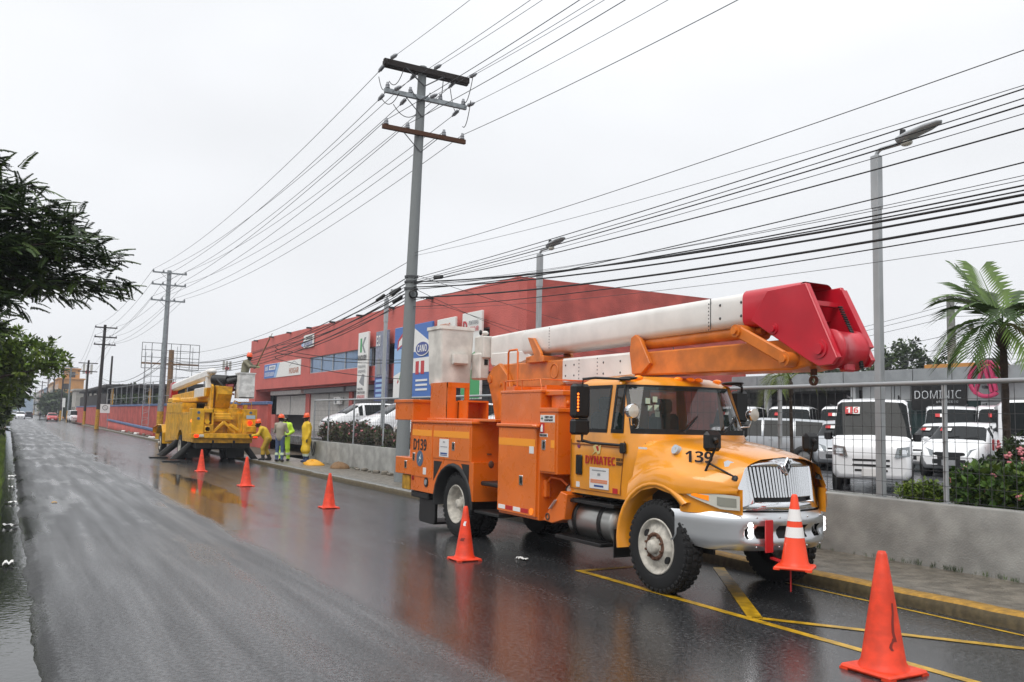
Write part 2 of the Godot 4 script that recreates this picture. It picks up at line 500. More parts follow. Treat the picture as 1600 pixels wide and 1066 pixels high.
func ground_and_road():
	var m = M.new()
	m.q(V(-900, -0.2, 900), V(-900, -0.2, -900), V(900, -0.2, -900), V(900, -0.2, 900))
	struct("ground", m, K.ground)
	road_piece("road", 5.0, -2.5, 20, 128, 128, false, 11)
	road_piece("road", -2.5, -15.0, 110, 1280, 1800, true, 11)
	road_piece("road", -15.0, -96.0, 160, 256, 1024, false, 11)
	road_piece("road", -96.0, -520.0, 40, 64, 256, false, 11)
	# gutter with standing water and the grassy verge on the left
	m = M.new()
	m.q(V(-0.3, -0.075, 6), V(-0.3, -0.075, -120), V(0.5, -0.075, -120), V(0.5, -0.075, 6))
	struct("gutter_water", m, K.water)
	m = M.new()
	rng.seed = 3
	var fn = FastNoiseLite.new(); fn.seed = 8; fn.frequency = 0.3
	m.grid(160, 4, func(u, v):
		var z = lerpf(6, -160, u)
		var x = [-0.06, -0.1, -0.35, -2.0, -9.0][int(round(v * 4))]
		return V(x + (0.04 * fn.get_noise_1d(z * 4) if v < 0.6 else 0.0), -0.12 if v == 0 else 0.0 + 0.05 * fn.get_noise_2d(x, z), z))
	struct("verge", m, K.earth)
	m = M.new()
	m.q(V(-9, 0.0, 6), V(-60, 0.0, 6), V(-60, 0.0, -420), V(-9, 0.0, -420))
	m.q(V(-0.05, -0.02, -160), V(-9, -0.02, -160), V(-9, -0.02, -520), V(-0.05, -0.02, -520))
	struct("verge", m, K.earth)
	# right-hand kerb and pavement
	var ke = FastNoiseLite.new(); ke.seed = 21; ke.frequency = 0.5
	for part in [[6.0, -17.0, "kerb_yellow", "kerb_face"], [-17.0, -130.0, "kerb", "kerb_face"]]:
		for pc in [[[8.59, 0.122], [8.61, 0.137], [8.66, 0.143], [8.81, 0.142], [8.82, 0.1]], [[8.55, -0.05], [8.56, 0.04], [8.572, 0.09], [8.59, 0.122]]]:
			m = M.new()
			m.grid(int((part[0] - part[1]) * 3), pc.size() - 1, func(u, v):
				var z = lerpf(part[0], part[1], u)
				var j = 0.01 * ke.get_noise_1d(z * 5.0) + 0.018 * ke.get_noise_1d(z)
				var pr = pc[int(round(v * (pc.size() - 1)))]
				return V(pr[0] + j, pr[1] + (j * .6 if pr[1] > 0.1 else 0.0), z))
			struct("kerb", m, K[part[2 if pc.size() == 5 else 3]])
	m = M.new()
	m.grid(130, 5, func(u, v): return V(lerpf(8.8, 10.6, v), 0.134 + 0.006 * ke.get_noise_2d(v * 8.0, u * 90.0), lerpf(6, -40, u)))
	struct("pavement", m, K.walk)
	m = M.new()
	m.grid(120, 6, func(u, v): return V(lerpf(8.8, 14.0, v), 0.12 + 0.035 * ke.get_noise_2d(v * 11.0 + 40.0, u * 140.0), lerpf(-40, -170, u)))
	struct("pavement", m, K.earth)
	# yellow paint on the road
	for s in [[6.5, 5.0, 6.5, -9.55, 0.1], [6.55, -9.5, 8.45, -9.5, 0.1], [8.4, -9.0, 6.56, -6.5, 0.15], [6.56, -6.55, 8.4, -3.9, 0.1], [8.4, 5.0, 8.4, -8.0, 0.05]]:
		var a = V(s[0], 0.004, s[1])
		var b = V(s[2], 0.004, s[3])
		var d = (b - a).normalized().cross(Vector3.UP) * s[4] / 2
		m = M.new()
		if s[0] != s[2] and s[1] != s[3]:
			a.y = 0.007; b.y = 0.007
		m.q(a - d, b - d, b + d, a + d)
		struct("road_marking", m, K.line)
	# garden wall
	m = M.new()
	m.grid(90, 8, func(u, v):
		var z = lerpf(5.0, -34.5, u)
		var w = 0.006 * ke.get_noise_1d(z * 2.0)
		var pr = [[10.5, 0.0], [10.5, 0.3], [10.5, 0.6], [10.5, 0.94], [10.505, 0.955], [10.515, 0.96], [10.69, 0.96], [10.7, 0.94], [10.7, 0.3]][int(round(v * 8))]
		return V(pr[0] + w + 0.006 * ke.get_noise_2d(z * 3.0, pr[1] * 9.0), pr[1] + (0.008 * ke.get_noise_1d(z * 1.5) if pr[1] > 0.9 else 0.0), z))
	m.q(V(10.5, 0.1, -34.5), V(10.7, 0.1, -34.5), V(10.7, 0.95, -34.5), V(10.5, 0.95, -34.5))
	tag(obj("garden_wall", m, K.plaster), "long low grey plastered wall along the pavement carrying the wire fence", "wall")
	m = M.new()
	m.grid(60, 4, func(u, v): return V(lerpf(10.7, 12.3, v), 0.9 - 0.2 * v * v + 0.03 * ke.get_noise_2d(v * 9.0, u * 60.0), lerpf(5.0, -36, u)))
	struct("planting_bed", m, K.earth)
	m = M.new()
	m.q(V(12.2, 0.65, 12), V(12.2, 0.65, -100), V(60, 0.65, -100), V(60, 0.65, 12))
	struct("car_park", m, K.lot)
	m = M.new()
	m.box(V(12.25, 0.5, -44.0), V(20.5, 0.95, -21.8), .03)
	struct("car_park", m, K.lot)
	m = M.new()
	for k in 1: m.box(V(13.6, 0.6, -13.6 - k * 9.0), V(13.75, 0.72, -8.0 - k * 9.0), 0.02)
	struct("car_park_kerb", m, K.kerb)

func fence():
	var f = thing("wire_fence", "grey welded wire mesh fence with steel posts standing on the low wall", "fence", V(10.6, 0.95, -14))
	var zs = []
	for k in range(-3, 10): zs.append(-7.15 - 2.82 * k)
	zs.append(-34.3)
	for z in zs:
		var m = M.new()
		m.box(V(10.575, 0.95, z - 0.025), V(10.625, 2.5, z + 0.025), 0.004)
		m.bx(V(10.6, 0.965, z), V(0.1, 0.012, 0.1))
		obj("post", m, K.galv_paint, f)
	var m = M.new()
	m.cyl(V(10.6, 2.53, 2.0), V(10.6, 2.53, -34.3), 0.03, 0.03, 10)
	obj("top_rail", m, K.galv_paint, f)
	rng.seed = 12
	for i in zs.size() - 1:
		m = M.new()
		var a = zs[i]
		var b = zs[i + 1]
		var n = int(round(absf(b - a) / 0.156))
		for k in range(0, n + 1):
			var z = lerpf(a, b, float(k) / n)
			m.bar(V(10.57, 0.98, z), V(10.57 + rng.randf_range(-.01, .01), 2.5, z + rng.randf_range(-.008, .008)), 0.0055, 0.0055)
		for k in 9:
			var y = 1.0 + k * 0.187
			m.bar(V(10.565, y, a), V(10.565, y + rng.randf_range(-.008, .008), b), 0.0055, 0.0055)
		obj("mesh_panel", m, K.steel_dark, f)

func lamp_post(z, label):
	var x = 11.15
	var t = thing("lamp_post", label, "lamp post", V(x, 0.85, z), "lamp posts behind the fence")
	var m = M.new()
	m.box(V(x - .16, 0.8, z - .16), V(x + .16, 0.9, z + .16), 0.01)
	obj("base_plate", m, K.conc, t)
	m = M.new()
	m.box(V(x - .055, 0.88, z - .055), V(x + .055, 5.55, z + .055), 0.012)
	m.box(V(x - .065, 5.2, z - .065), V(x + .065, 6.02, z + .065), 0.012)
	obj("post", m, K.galv_paint, t)
	m = M.new()
	var P = []
	for i in 9:
		var a = PI / 2 * minf(1.0, i / 4.0)
		P.append(V(x, 6.0 + 0.1 * sin(a), z + 0.1 - 0.1 * cos(a) + maxf(0, i - 4) * 0.08))
	m.tube(P, 0.03, 8)
	obj("arm", m, K.galv_paint, t)
	m = M.new()
	var R = []
	for s in [[0.0, .02, .02], [.03, .09, .05], [.2, .12, .06], [.5, .12, .05], [.68, .07, .03], [.72, .02, .012]]:
		var r = []
		for i in 14:
			var a = -TAU * i / 14
			r.append(V(x + cos(a) * s[1], 6.15 + s[0] * 0.14 + sin(a) * s[2], z + 0.36 + s[0]))
		R.append(r)
	m.loft(R)
	var h = obj("lamp_head", m, K.galv_paint, t)
	m = M.new()
	m.cyl(V(x, 6.19, z + .46), V(x, 6.29, z + .46), 0.045, 0.04, 10)
	obj("photocell", m, K.trim, h)
	m = M.new()
	m.ell(V(x, 6.08, z + .52), V(.07, .05, .1), 8)
	obj("lens", m, K.lens_clear, h)
	return t
# ---------- the orange bucket truck in front
func wheel(t, x, sg, z, front, r = 0.52, w = 0.27, rimmat = "rim"):
	# x: outer face, sg: -1 when the outer face looks to the left
	var ax = V(sg, 0, 0)
	var o = V(x, r, z)
	var k = r / 0.52
	var m = M.new()
	var pr = []
	for p in [[.29, -.97], [.40, -1.0], [.495, -.93], [.512, -.85], [.512, -.15], [.495, -.07], [.44, 0], [.36, .01], [.31, -.03], [.29, -.1]]: pr.append(Vector2(p[0] * k, p[1] * w))
	m.lathe(o, ax, pr, 40)
	for i in 40:
		m.t = Transform3D(Basis(V(1, 0, 0), TAU * i / 40), o)
		for c in [[-.22, .0], [-.5, .06], [-.78, .0]]:
			m.bx(V(sg * c[0] * w, (0.512 - 0.002) * k, c[1] * k), V(w * 0.24, 0.03 * k, 0.055 * k), 0.006 * k)
		m.bx(V(sg * -.05 * w, 0.487 * k, 0.0), V(w * .07, 0.035 * k, 0.045 * k), 0.005 * k)
	m.t = Transform3D.IDENTITY
	var wn = obj("wheel", m, K.rubber, t)
	m = M.new()
	pr = []
	var prof = [[.315, -.03], [.31, .015], [.295, .01], [.275, -.12], [.265, -.16], [.225, -.12], [.18, -.02], [.15, .03], [.06, .04], [.0, .04]] if front else [[.315, -.03], [.31, .015], [.295, .01], [.28, -.1], [.265, -.14], [.255, -.55], [.2, -.66], [.14, -.66], [.12, -.4], [.06, -.38], [.0, -.38]]
	for p in prof: pr.append(Vector2(p[0] * k, p[1] * w))
	m.lathe(o, ax, pr, 36)
	var rn = obj("rim", m, K[rimmat], wn)
	m = M.new()
	var off = (.035 if front else -.64) * w
	for i in 10:
		m.t = Transform3D(Basis(V(1, 0, 0), TAU * i / 10), o + ax * off)
		m.cyl(V(sg * -.01, 0.135 * k, 0), V(sg * .035, 0.135 * k, 0), 0.016 * k, 0.014 * k, 6)
	m.t = Transform3D.IDENTITY
	if front: m.lathe(o, ax, [Vector2(.158 * k, .022 * w), Vector2(.158 * k, .042 * w), Vector2(.112 * k, .045 * w), Vector2(.112 * k, .03 * w)], 24)
	obj("lug_nuts", m, K.rust, rn)
	m = M.new()
	m.lathe(o, ax, [Vector2(.085 * k, (.03 if front else -.5) * w), Vector2(.075 * k, (.26 if front else -.1) * w), Vector2(.05 * k, (.32 if front else -.06) * w), Vector2(.0, (.33 if front else -.05) * w)], 20)
	obj("hub", m, K[rimmat], rn)
	if front:
		m = M.new()
		for i in 2:
			m.t = Transform3D(Basis(V(1, 0, 0), 2.2 + PI * i), o + ax * (-.085 * w)) * Transform3D(Basis.from_scale(V(1, 1, 1.6)), V(0, .225 * k, 0))
			m.cyl(V(sg * -.02, 0, 0), V(sg * .012, 0, 0), 0.03 * k, 0.03 * k, 14)
		m.t = Transform3D.IDENTITY
		obj("hand_hole", m, K.black, rn)
	return wn

func label_plate(t, x, z0, z1, y0, y1, mt, n = "sticker", th = 0.004):
	var m = M.new()
	m.box(V(x - th, y0, z0), V(x + 0.002, y1, z1), 0.001)
	return obj(n, m, K[mt], t)
func latch(d, x, z, y):
	var m = M.new()
	m.box(V(x - .012, y - .07, z - .05), V(x + .01, y + .07, z + .05), 0.006)
	var l = obj("latch", m, K.chrome, d)
	m = M.new()
	m.box(V(x - .02, y - .05, z - .005), V(x, y + .05, z + .035), 0.004)
	obj("paddle", m, K.black_gloss, l)

func hero_truck():
	var t = thing("bucket_truck", "orange utility bucket truck with white boom folded over its yellow cab, parked in front", "bucket truck", V(7.49, 0, -10.6))
	var m = M.new()
	for x in [7.08, 7.9]: m.box(V(x - .04, .62, -15.0), V(x + .04, .9, -7.3), 0.01)
	for z in [-14.9, -12.2, -11.0, -9.6, -8.6, -7.4]: m.box(V(7.1, .66, z - .05), V(7.88, .86, z + .05), 0.01)
	m.box(V(7.05, .55, -12.0), V(7.9, .95, -10.4), .03)
	m.cyl(V(7.49, .6, -12.9), V(7.49, .68, -9.4), .06)
	obj("chassis", m, K.chassis, t)
	m = M.new()
	m.cyl(V(6.8, .52, -13.07), V(8.2, .52, -13.07), .09)
	m.ell(V(7.49, .52, -13.07), V(.22, .22, .25), 14)
	m.bar(V(6.75, .5, -7.94), V(8.25, .5, -7.94), .12, .12, .02)
	for x in [7.08, 7.9]:
		m.bar(V(x, .6, -13.8), V(x, .6, -12.3), .08, .1)
		m.bar(V(x, .58, -8.6), V(x, .58, -7.3), .08, .08)
	obj("axles", m, K.chassis, t)
	for s in [[6.46, -1], [8.52, 1]]:
		wheel(t, s[0], s[1], -7.94, true)
		wheel(t, s[0], s[1], -13.07, false)
		wheel(t, s[0] - s[1] * .3, s[1], -13.07, false)
	# --- cab
	var ring_at = func(y):
		var k = clampf((y - 1.7) / .75, 0, 1)
		var w = lerpf(.965, .86, k)
		if y < 1.15: w = .965 - (1.15 - y) * .1
		if y > 2.42: w -= (y - 2.42) * 1.6
		var zb = -9.86 + .1 * k
		var zf = -8.43 - .3 * k
		if y > 2.42: zb += (y - 2.42) * 1.8; zf -= (y - 2.42) * 2.2
		var R = []
		for z in [zb + .06, -9.66, -9.0, -8.92, -8.66 - .0 * k]: R.append(V(7.49 - w, y, lerpf(z, clampf(z, zb + .05, zf - .03), 1)))
		for i in 11:
			var u = -1.0 + 2.0 * i / 10
			R.append(V(7.49 + u * (w - .02 * absf(u)), y, zf + .2 * (1.0 - pow(absf(u), 2.4)) - (.08 if absf(u) > .95 else 0.0)))
		for z in [-8.66, -8.92, -9.0, -9.66, zb + .06]: R.append(V(7.49 + w, y, clampf(z, zb + .05, zf - .03)))
		for u in [.94, .4, -.4, -.94]: R.append(V(7.49 + u * w, y, zb))
		return R
	var ys = [.98, 1.0, 1.15, 1.45, 1.70, 1.79, 2.37, 2.41, 2.46, 2.485, 2.495]
	var RR = []
	for y in ys: RR.append(ring_at.call(y))
	var isglass = func(i, j): return i == 5 and (j == 1 or j == 3 or (j >= 5 and j <= 14) or j == 16 or j == 18 or j == 21)
	m = M.new()
	var closed = []
	for r in RR:
		var l = r.duplicate(); l.append(r[0]); closed.append(l)
	m.pts(closed, isglass)
	var top = RR[-1]
	for i in top.size(): m.f(V(7.49, 2.505, -9.2), top[i], top[(i + 1) % top.size()])
	var cab = obj("cab", m, K.cab, t)
	m = M.new()
	m.box(V(6.6, .95, -9.8), V(8.38, 1.02, -8.5)); m.box(V(6.62, 1.0, -8.75), V(8.36, 1.72, -8.4), .05)
	obj("dashboard", m, K.seat, cab)
	m = M.new()
	for x in [7.0, 7.98]:
		m.box(V(x - .25, 1.15, -9.6), V(x + .25, 1.4, -9.1), .06)
		m.box(V(x - .25, 1.3, -9.72), V(x + .25, 2.05, -9.56), .06)
		m.box(V(x - .13, 2.05, -9.7), V(x + .13, 2.25, -9.58), .04)
	obj("seats", m, K.seat, cab)
	m = M.new()
	m.t = Transform3D(Basis(V(1, 0, 0), -.9), V(7.0, 1.72, -8.88))
	var P = []
	for i in 25: P.append(V(cos(TAU * i / 24) * .22, sin(TAU * i / 24) * .22, 0))
	m.tube(P, .016, 6); m.bar(V(-.2, 0, 0), V(.2, 0, 0), .03, .02); m.cyl(V(0, 0, 0), V(0, 0, -.4), .03)
	obj("steering_wheel", m, K.black, cab)
	m = M.new()
	m.ell(V(7.3, 1.76, -8.6), V(.16, .07, .07), 8)
	obj("folded_vest", m, K.pink, cab)
	var glass_parts = {"windshield": range(5, 15), "door_window": [1], "vent_window": [3], "rear_window": [21], "far_window": [16, 18]}
	for n in glass_parts:
		m = M.new()
		m.pts([closed[5], closed[6]], func(i, j): return not (j in glass_parts[n]))
		obj(n, m, K.glass if n != "rear_window" else K.lens, cab)
	# rubber frames round the panes
	m = M.new()
	for g in [[1, 1], [3, 3], [5, 14]]:
		var lo = []
		var hi = []
		for j in range(g[0], g[1] + 2): lo.append(closed[5][j]); hi.append(closed[6][j])
		var c = Vector3(7.49, 2.1, -9.2)
		var push = func(p): return p + (V(p.x, 0, p.z) - V(c.x, 0, c.z)).normalized() * .006
		var w = [.05, .035][0 if g[0] == 5 else 1]
		for e in [[lo, w], [hi, -w]]:
			for j in e[0].size() - 1:
				var a = push.call(e[0][j]); var b = push.call(e[0][j + 1])
				m.q(a + V(0, -.012 * signf(e[1]), 0), a + V(0, e[1], 0), b + V(0, e[1], 0), b + V(0, -.012 * signf(e[1]), 0))
		for e in [[0, 1], [-1, -2]]:
			var a = push.call(lo[e[0]]); var b = push.call(hi[e[0]])
			var d = (push.call(lo[e[1]]) - a).normalized() * w
			m.q(a, b, b + d, a + d)
	obj("window_rubber", m, K.black, cab)
	m = M.new()
	m.t = Transform3D(Basis(), V(0, 0, 0))
	for x in [7.1, 7.75]: m.bar(V(x, 1.8, -8.2), V(x + .32, 2.0, -8.33), .015, .02)
	obj("wipers", m, K.black, cab)
	# inspection stickers behind the glass
	m = M.new()
	for s in [[.0, .0], [.09, .02], [.03, -.09], [.11, -.08], [.12, -.16]]: m.bx(V(6.78 + s[0], 2.18 + s[1], -8.5 + s[0] * .3), V(.07, .07, .003))
	obj("window_stickers", m, mat("sticker_green", "b8cdb8", .5), cab)
	# door with its seam, handle and lettering
	m = M.new()
	for s in [[-9.78, 1.04, -9.78, 1.68], [-8.7, 1.02, -8.62, 1.68], [-9.78, 1.04, -8.72, 1.03]]: m.bar(V(6.523, s[1], s[0]), V(6.522, s[3], s[2]), .006, .012)
	m.bar(V(6.521, 1.62, -9.76), V(6.521, 1.6, -8.64), .008, .02)
	var door = obj("door", m, mat("cab_seam", "8a5010", .6), t)
	m = M.new()
	m.box(V(6.5, 1.22, -9.65), V(6.53, 1.48, -9.51), .02)
	obj("handle", m, K.black_gloss, door)
	text(door, "DYNATEC", V(6.515, 1.425, -9.12), .105, K.decal_red, -PI / 2, .64)
	scribble(door, V(6.516, 1.455, -8.71), .13, .035, K.ink, 4)
	scribble(door, V(6.516, 1.405, -8.71), .13, .04, K.ink, 4)
	m = M.new()
	m.prx(PV([-9.28, 1.6, -9.2, 1.63, -9.14, 1.6, -9.1, 1.63, -9.12, 1.52, -9.17, 1.5, -9.2, 1.535, -9.3, 1.49, -9.24, 1.535]), 6.516, 6.522)
	obj("emblem", m, mat("decal_pale", "e2cf8a", .5), door)
	m = M.new()
	m.prx(PV([-9.21, 1.6, -9.16, 1.61, -9.14, 1.55, -9.17, 1.54]), 6.513, 6.519)
	obj("emblem", m, K.decal_red, door)
	var pp = label_plate(door, 6.52, -9.34, -8.93, 1.07, 1.335, "paper", "notice")
	for s in [[1.3, .012, "ink_grey", .3], [1.25, .03, "ink_grey", .06], [1.175, .022, "ink_orange", .36], [1.15, .022, "ink_orange", .36], [1.105, .024, "ink_blue", .2]]:
		var q = M.new()
		q.box(V(6.513, s[0] - s[1] / 2, -9.135 - s[3] / 2), V(6.517, s[0] + s[1] / 2, -9.135 + s[3] / 2))
		obj("print_line", q, K[s[2]], pp)
	label_plate(door, 6.53, -9.66, -9.58, 1.06, 1.13, "paper")
	label_plate(door, 6.53, -8.86, -8.76, 1.03, 1.1, "decal_red")
	m = M.new()
	m.cyl(V(6.518, 1.6, -9.6), V(6.53, 1.6, -9.6), .035)
	obj("sticker", m, mat("purple", "7a2f66", .5), door)
	scribble(door, V(6.518, 1.655, -9.5), .3, .025, K.ink, 13)
	# --- bonnet and wings
	var hood = [[-8.45, 1.74, .93, 1.27], [-8.2, 1.735, .9, 1.38], [-7.95, 1.71, .86, 1.43], [-7.7, 1.68, .81, 1.42], [-7.45, 1.645, .75, 1.37], [-7.25, 1.61, .7, 1.32], [-7.1, 1.575, .655, 1.27], [-7.0, 1.545, .62, 1.24]]
	m = M.new()
	var P2 = []
	for h in hood:
		var z = h[0]
		var dz = z + 7.94
		var arch = .52 + sqrt(maxf(.0, .66 * .66 - dz * dz)) if absf(dz) < .6 else .98
		arch = maxf(arch, .97)
		if z > -7.5: arch = lerpf(1.15, 1.17, smoothstep(-7.5, -7.1, z))
		var nose = smoothstep(-7.5, -7.0, z) * .36
		var L = [V(-1.04 + nose, arch, z), V(-1.055 + nose, lerpf(arch, h[3], .35), z), V(-1.03 + nose, lerpf(arch, h[3], .8), z), V(-.97 + nose * .8, h[3], z), V(-h[2] - .01, lerpf(h[3], h[1], .3), z), V(-h[2] + .04, lerpf(h[3], h[1], .68), z), V(-h[2] + .14, h[1] - .045, z), V(-h[2] * .55, h[1] - .005, z), V(-.12, h[1] + .012, z), V(0, h[1] + .022, z)]
		var row = []
		for p in L: row.append(V(7.49 + p.x, p.y, p.z))
		for i in range(L.size() - 2, -1, -1): row.append(V(7.49 - L[i].x, L[i].y, L[i].z))
		P2.append(row)
	m.pts(P2)
	var bon = obj("bonnet", m, K.cab, t)
	for sd in [-1, 1]:
		m = M.new()
		var A = []
		for i in 15:
			var a = lerpf(-.18, PI - .8, i / 14.0)
			var c = V(0, .54 + sin(a) * .655, -7.94 - cos(a) * -.66 if false else -7.94 + cos(PI - a) * -.66)
			var e = V(0, .54 + sin(a) * .72, -7.94 + cos(PI - a) * -.73)
			c.z = -7.94 - cos(a) * .66; e.z = -7.94 - cos(a) * .74
			var x = 7.49 + sd * 1.04
			A.append([V(7.49 + sd * .72, c.y, c.z), V(x + sd * .012, c.y, c.z), V(x + sd * .016, lerpf(c.y, e.y, .6), lerpf(c.z, e.z, .6)), V(x - sd * .03, e.y, e.z), V(x - sd * .2, e.y, e.z)])
		m.pts(A)
		obj("wheel_arch", m, K.cab, bon)
		m = M.new()
		m.box(V(7.49 + sd * 1.03, .28, -8.74), V(7.49 + sd * .72, .62, -8.72)); m.box(V(7.49 + sd * .75, .5, -8.7), V(7.49 + sd * .72, 1.25, -7.3))
		obj("splash_guard", m, K.black, t)
		# headlamp wrapping the corner
		m = M.new()
		var hl = func(u, v):
			var zz = lerpf(-7.47, -6.99, u)
			var x = -1.015 + .36 * smoothstep(-7.55, -6.98, zz)
			var y0 = lerpf(1.15, 1.0, minf(1, u * 1.6))
			var y1 = lerpf(1.18, 1.15, u)
			return V(7.49 - sd * (x - .018), lerpf(y0, y1, v), zz + .012)
		m.grid(10, 4, func(u, v): return V(7.49 - sd * (-1.0 + .36 * smoothstep(-7.55, -6.98, lerpf(-7.56, -6.97, u))), lerpf(.95, 1.22, v), lerpf(-7.56, -6.97, u)))
		obj("wing_apron", m, K.cab, bon)
		m = M.new()
		m.grid(10, 4, hl)
		var he = obj("headlamp", m, K.lens_clear, t)
		m = M.new()
		m.grid(4, 3, func(u, v): return hl.call(.12 + u * .3, .3 + v * .5) + V(sd * .004, 0, .003))
		obj("indicator", m, K.amber, he)
		m = M.new()
		m.grid(6, 3, func(u, v): return hl.call(.55 + u * .36, .2 + v * .6) + V(sd * .004, 0, .003))
		obj("reflector", m, mat("reflector", "a9aa9f", .2, {"metal": .5}), he)
	text(bon, "139", V(6.71, 1.545, -7.5), .125, K.ink, -PI / 2 + .24, .36)
	m = M.new()
	m.cyl(V(6.655, 1.62, -7.85), V(6.71, 1.6, -7.85), .055, .055, 20)
	var em = obj("round_decal", m, mat("decal_grey", "b4bcc4", .4), bon)
	m = M.new()
	m.prx(PV([-7.88, 1.57, -7.85, 1.6, -7.87, 1.605, -7.83, 1.64, -7.845, 1.61, -7.83, 1.605]), 6.648, 6.66)
	obj("bolt_mark", m, K.white, em)
	label_plate(bon, 6.535, -8.36, -8.2, 1.6, 1.625, "paper")
	# --- chrome grille
	var zc = -7.0
	var fz = func(x): return zc + .1 - .2 * pow((x - 7.49) / .66, 2)
	m = M.new()
	var outer = []
	var inner = []
	var gx = func(y): return lerpf(.42, .475, (y - 1.03) / .44)
	for i in 25:
		var u = -1.0 + 2.0 * i / 24
		var topo = 1.572 - .085 * u * u - .09 * pow(u, 8)
		var topi = 1.47 - .1 * exp(-pow(u / .11, 2))
		outer.append([V(7.49 + u * .655, topo - .03, fz.call(7.49 + u * .66) - .03), V(7.49 + u * .655, topo - .02, fz.call(7.49 + u * .655)), V(7.49 + u * .475, topi, fz.call(7.49 + u * .475) + .015), V(7.49 + u * .465, topi - .012, fz.call(7.49 + u * .465) - .03)])
		inner.append([V(7.49 + u * .43, 1.09, fz.call(7.49 + u * .43) - .03), V(7.49 + u * .44, 1.075, fz.call(7.49 + u * .44) + .015), V(7.49 + u * .64, 1.0, fz.call(7.49 + u * .64) + .01), V(7.49 + u * .64, .97, fz.call(7.49 + u * .64) - .05)])
	var lean = func(A): return A.map(func(r): return r.map(func(p): return p + V(0, 0, -.16 * (p.y - 1.0))))
	m.pts(lean.call(outer)); m.pts(lean.call(inner))
	for sd in [-1, 1]:
		var S = []
		for i in 9:
			var y = lerpf(1.0, 1.525, i / 8.0)
			var xo = lerpf(.64, .655, i / 8.0)
			var xi = lerpf(.44, .475, i / 8.0)
			var yi = lerpf(1.075, 1.465, i / 8.0)
			S.append([V(7.49 + sd * (xo + .02), y - .02, fz.call(7.49 + sd * (xo + .02)) - .03), V(7.49 + sd * xo, y, fz.call(7.49 + sd * xo)), V(7.49 + sd * (xi + .02), yi, fz.call(7.49 + sd * (xi + .02)) + .02), V(7.49 + sd * xi, yi, fz.call(7.49 + sd * xi) + .01), V(7.49 + sd * (xi - .012), yi, fz.call(7.49 + sd * xi) - .04)])
		m.pts(lean.call(S))
	var gr = obj("grille", m, K.chrome, t)
	m = M.new()
	for sd in [-1, 1]:
		for i in 11:
			var u = .025 + i * .041
			var x0 = 7.49 + sd * u * .95
			var x1 = 7.49 + sd * u
			var yt = 1.46 - .1 * exp(-pow(u / .475 / .11, 2))
			m.bar(V(x0, 1.13, fz.call(x0) - .033), V(x1, yt, fz.call(x1) - .012 - .16 * (yt - 1.0)), .014, .03, .005, V(1, 0, 0))
	obj("grille_bars", m, K.chrome, gr)
	m = M.new()
	m.grid(10, 1, func(u, v): return V(7.49 + (u - .5) * .94, lerpf(1.08, 1.47, v), fz.call(7.49 + (u - .5) * .94) - .06 - .16 * (lerpf(1.08, 1.47, v) - 1.0)))
	m.box(V(7.0, .9, -7.3), V(7.98, 1.5, -7.13))
	obj("radiator", m, K.black, gr)
	m = M.new()
	m.t = Transform3D(Basis(V(0, 0, 1), PI / 4).scaled(V(.8, 1.25, 1)), V(7.49, 1.47, zc + .06))
	m.box(V(-.058, -.058, -.02), V(.058, .058, .01), .008)
	var dia = obj("emblem", m, K.chrome, gr)
	m = M.new()
	m.t = Transform3D(Basis(V(0, 0, 1), PI / 4).scaled(V(.8, 1.25, 1)), V(7.49, 1.47, zc + .073))
	m.box(V(-.042, -.042, -.01), V(.042, .042, .0)); 
	obj("emblem_inset", m, K.black_gloss, dia)
	m = M.new()
	m.t = Transform3D(Basis(V(0, 0, 1), PI / 4).scaled(V(.8, 1.25, 1)), V(7.49, 1.47, zc + .076))
	m.box(V(-.03, -.006, 0), V(.03, .006, .006)); m.box(V(-.006, -.03, 0), V(.006, .03, .0055))
	obj("emblem_inset", m, K.chrome, dia)
	# --- bumper
	m = M.new()
	var bp = func(u, v):
		var s = absf(u * 2 - 1)
		var x = 7.49 + (u * 2 - 1) * (1.06 - .02 * s)
		var z = -6.86 - .74 * pow(s, 3.2) - .02 * s
		var y = lerpf(.57, .975, v)
		if s > .8: y = lerpf(.57 + .3 * (s - .8), .975, v)
		var bulge = [-.06, -.0, .02, .0, -.035, -.035, .012, .02, .01, -.05][int(round(v * 9))]
		if s > .58: bulge = [-.06, -.0, .02, .02, .02, .02, .02, .02, .01, -.05][int(round(v * 9))]
		return V(x, y, z + bulge)
	m.grid(48, 9, bp, func(i, j): return (j >= 3 and j <= 5) and ((i >= 13 and i <= 15) or (i >= 19 and i <= 28) or (i >= 32 and i <= 34)))
	var bum = obj("bumper", m, K.bumper, t)
	m = M.new()
	m.grid(20, 9, func(u, v): return bp.call(.22 + u * .56, v) + V(0, 0, -.07))
	m.box(V(6.8, .9, -7.4), V(8.18, 1.0, -7.12))
	obj("bumper_backing", m, K.black, bum)
	m = M.new()
	for u in [.27, .4, .6, .73]:
		for v in [.08, .92]:
			m.ell(bp.call(u, round(v * 9) / 9.0) + V(0, 0, .004), V(.011, .011, .008), 6)
	obj("bolts", m, K.chrome, bum)
	m = M.new()
	m.bx(V(7.09, .74, -6.83), V(.11, .34, .02), .004)
	obj("tow_plate", m, K.decal_red, bum)
	for u in [.245, .895]:
		var c = bp.call(u, 0.5555)
		var lamp = null
		for k in 3:
			m = M.new()
			m.cyl(c + V(0, -.055 + k * .055, 0), c + V(-.012, -.055 + k * .055, .05), .032, .03, 8)
			if k == 0: lamp = obj("work_lamp", m, K.led, bum)
			else: obj("bulb", m, K.led, lamp)
		m = M.new()
		m.box(c + V(-.045, -.1, -.03), c + V(.045, .1, .025), .01)
		obj("lamp_housing", m, K.black, lamp)
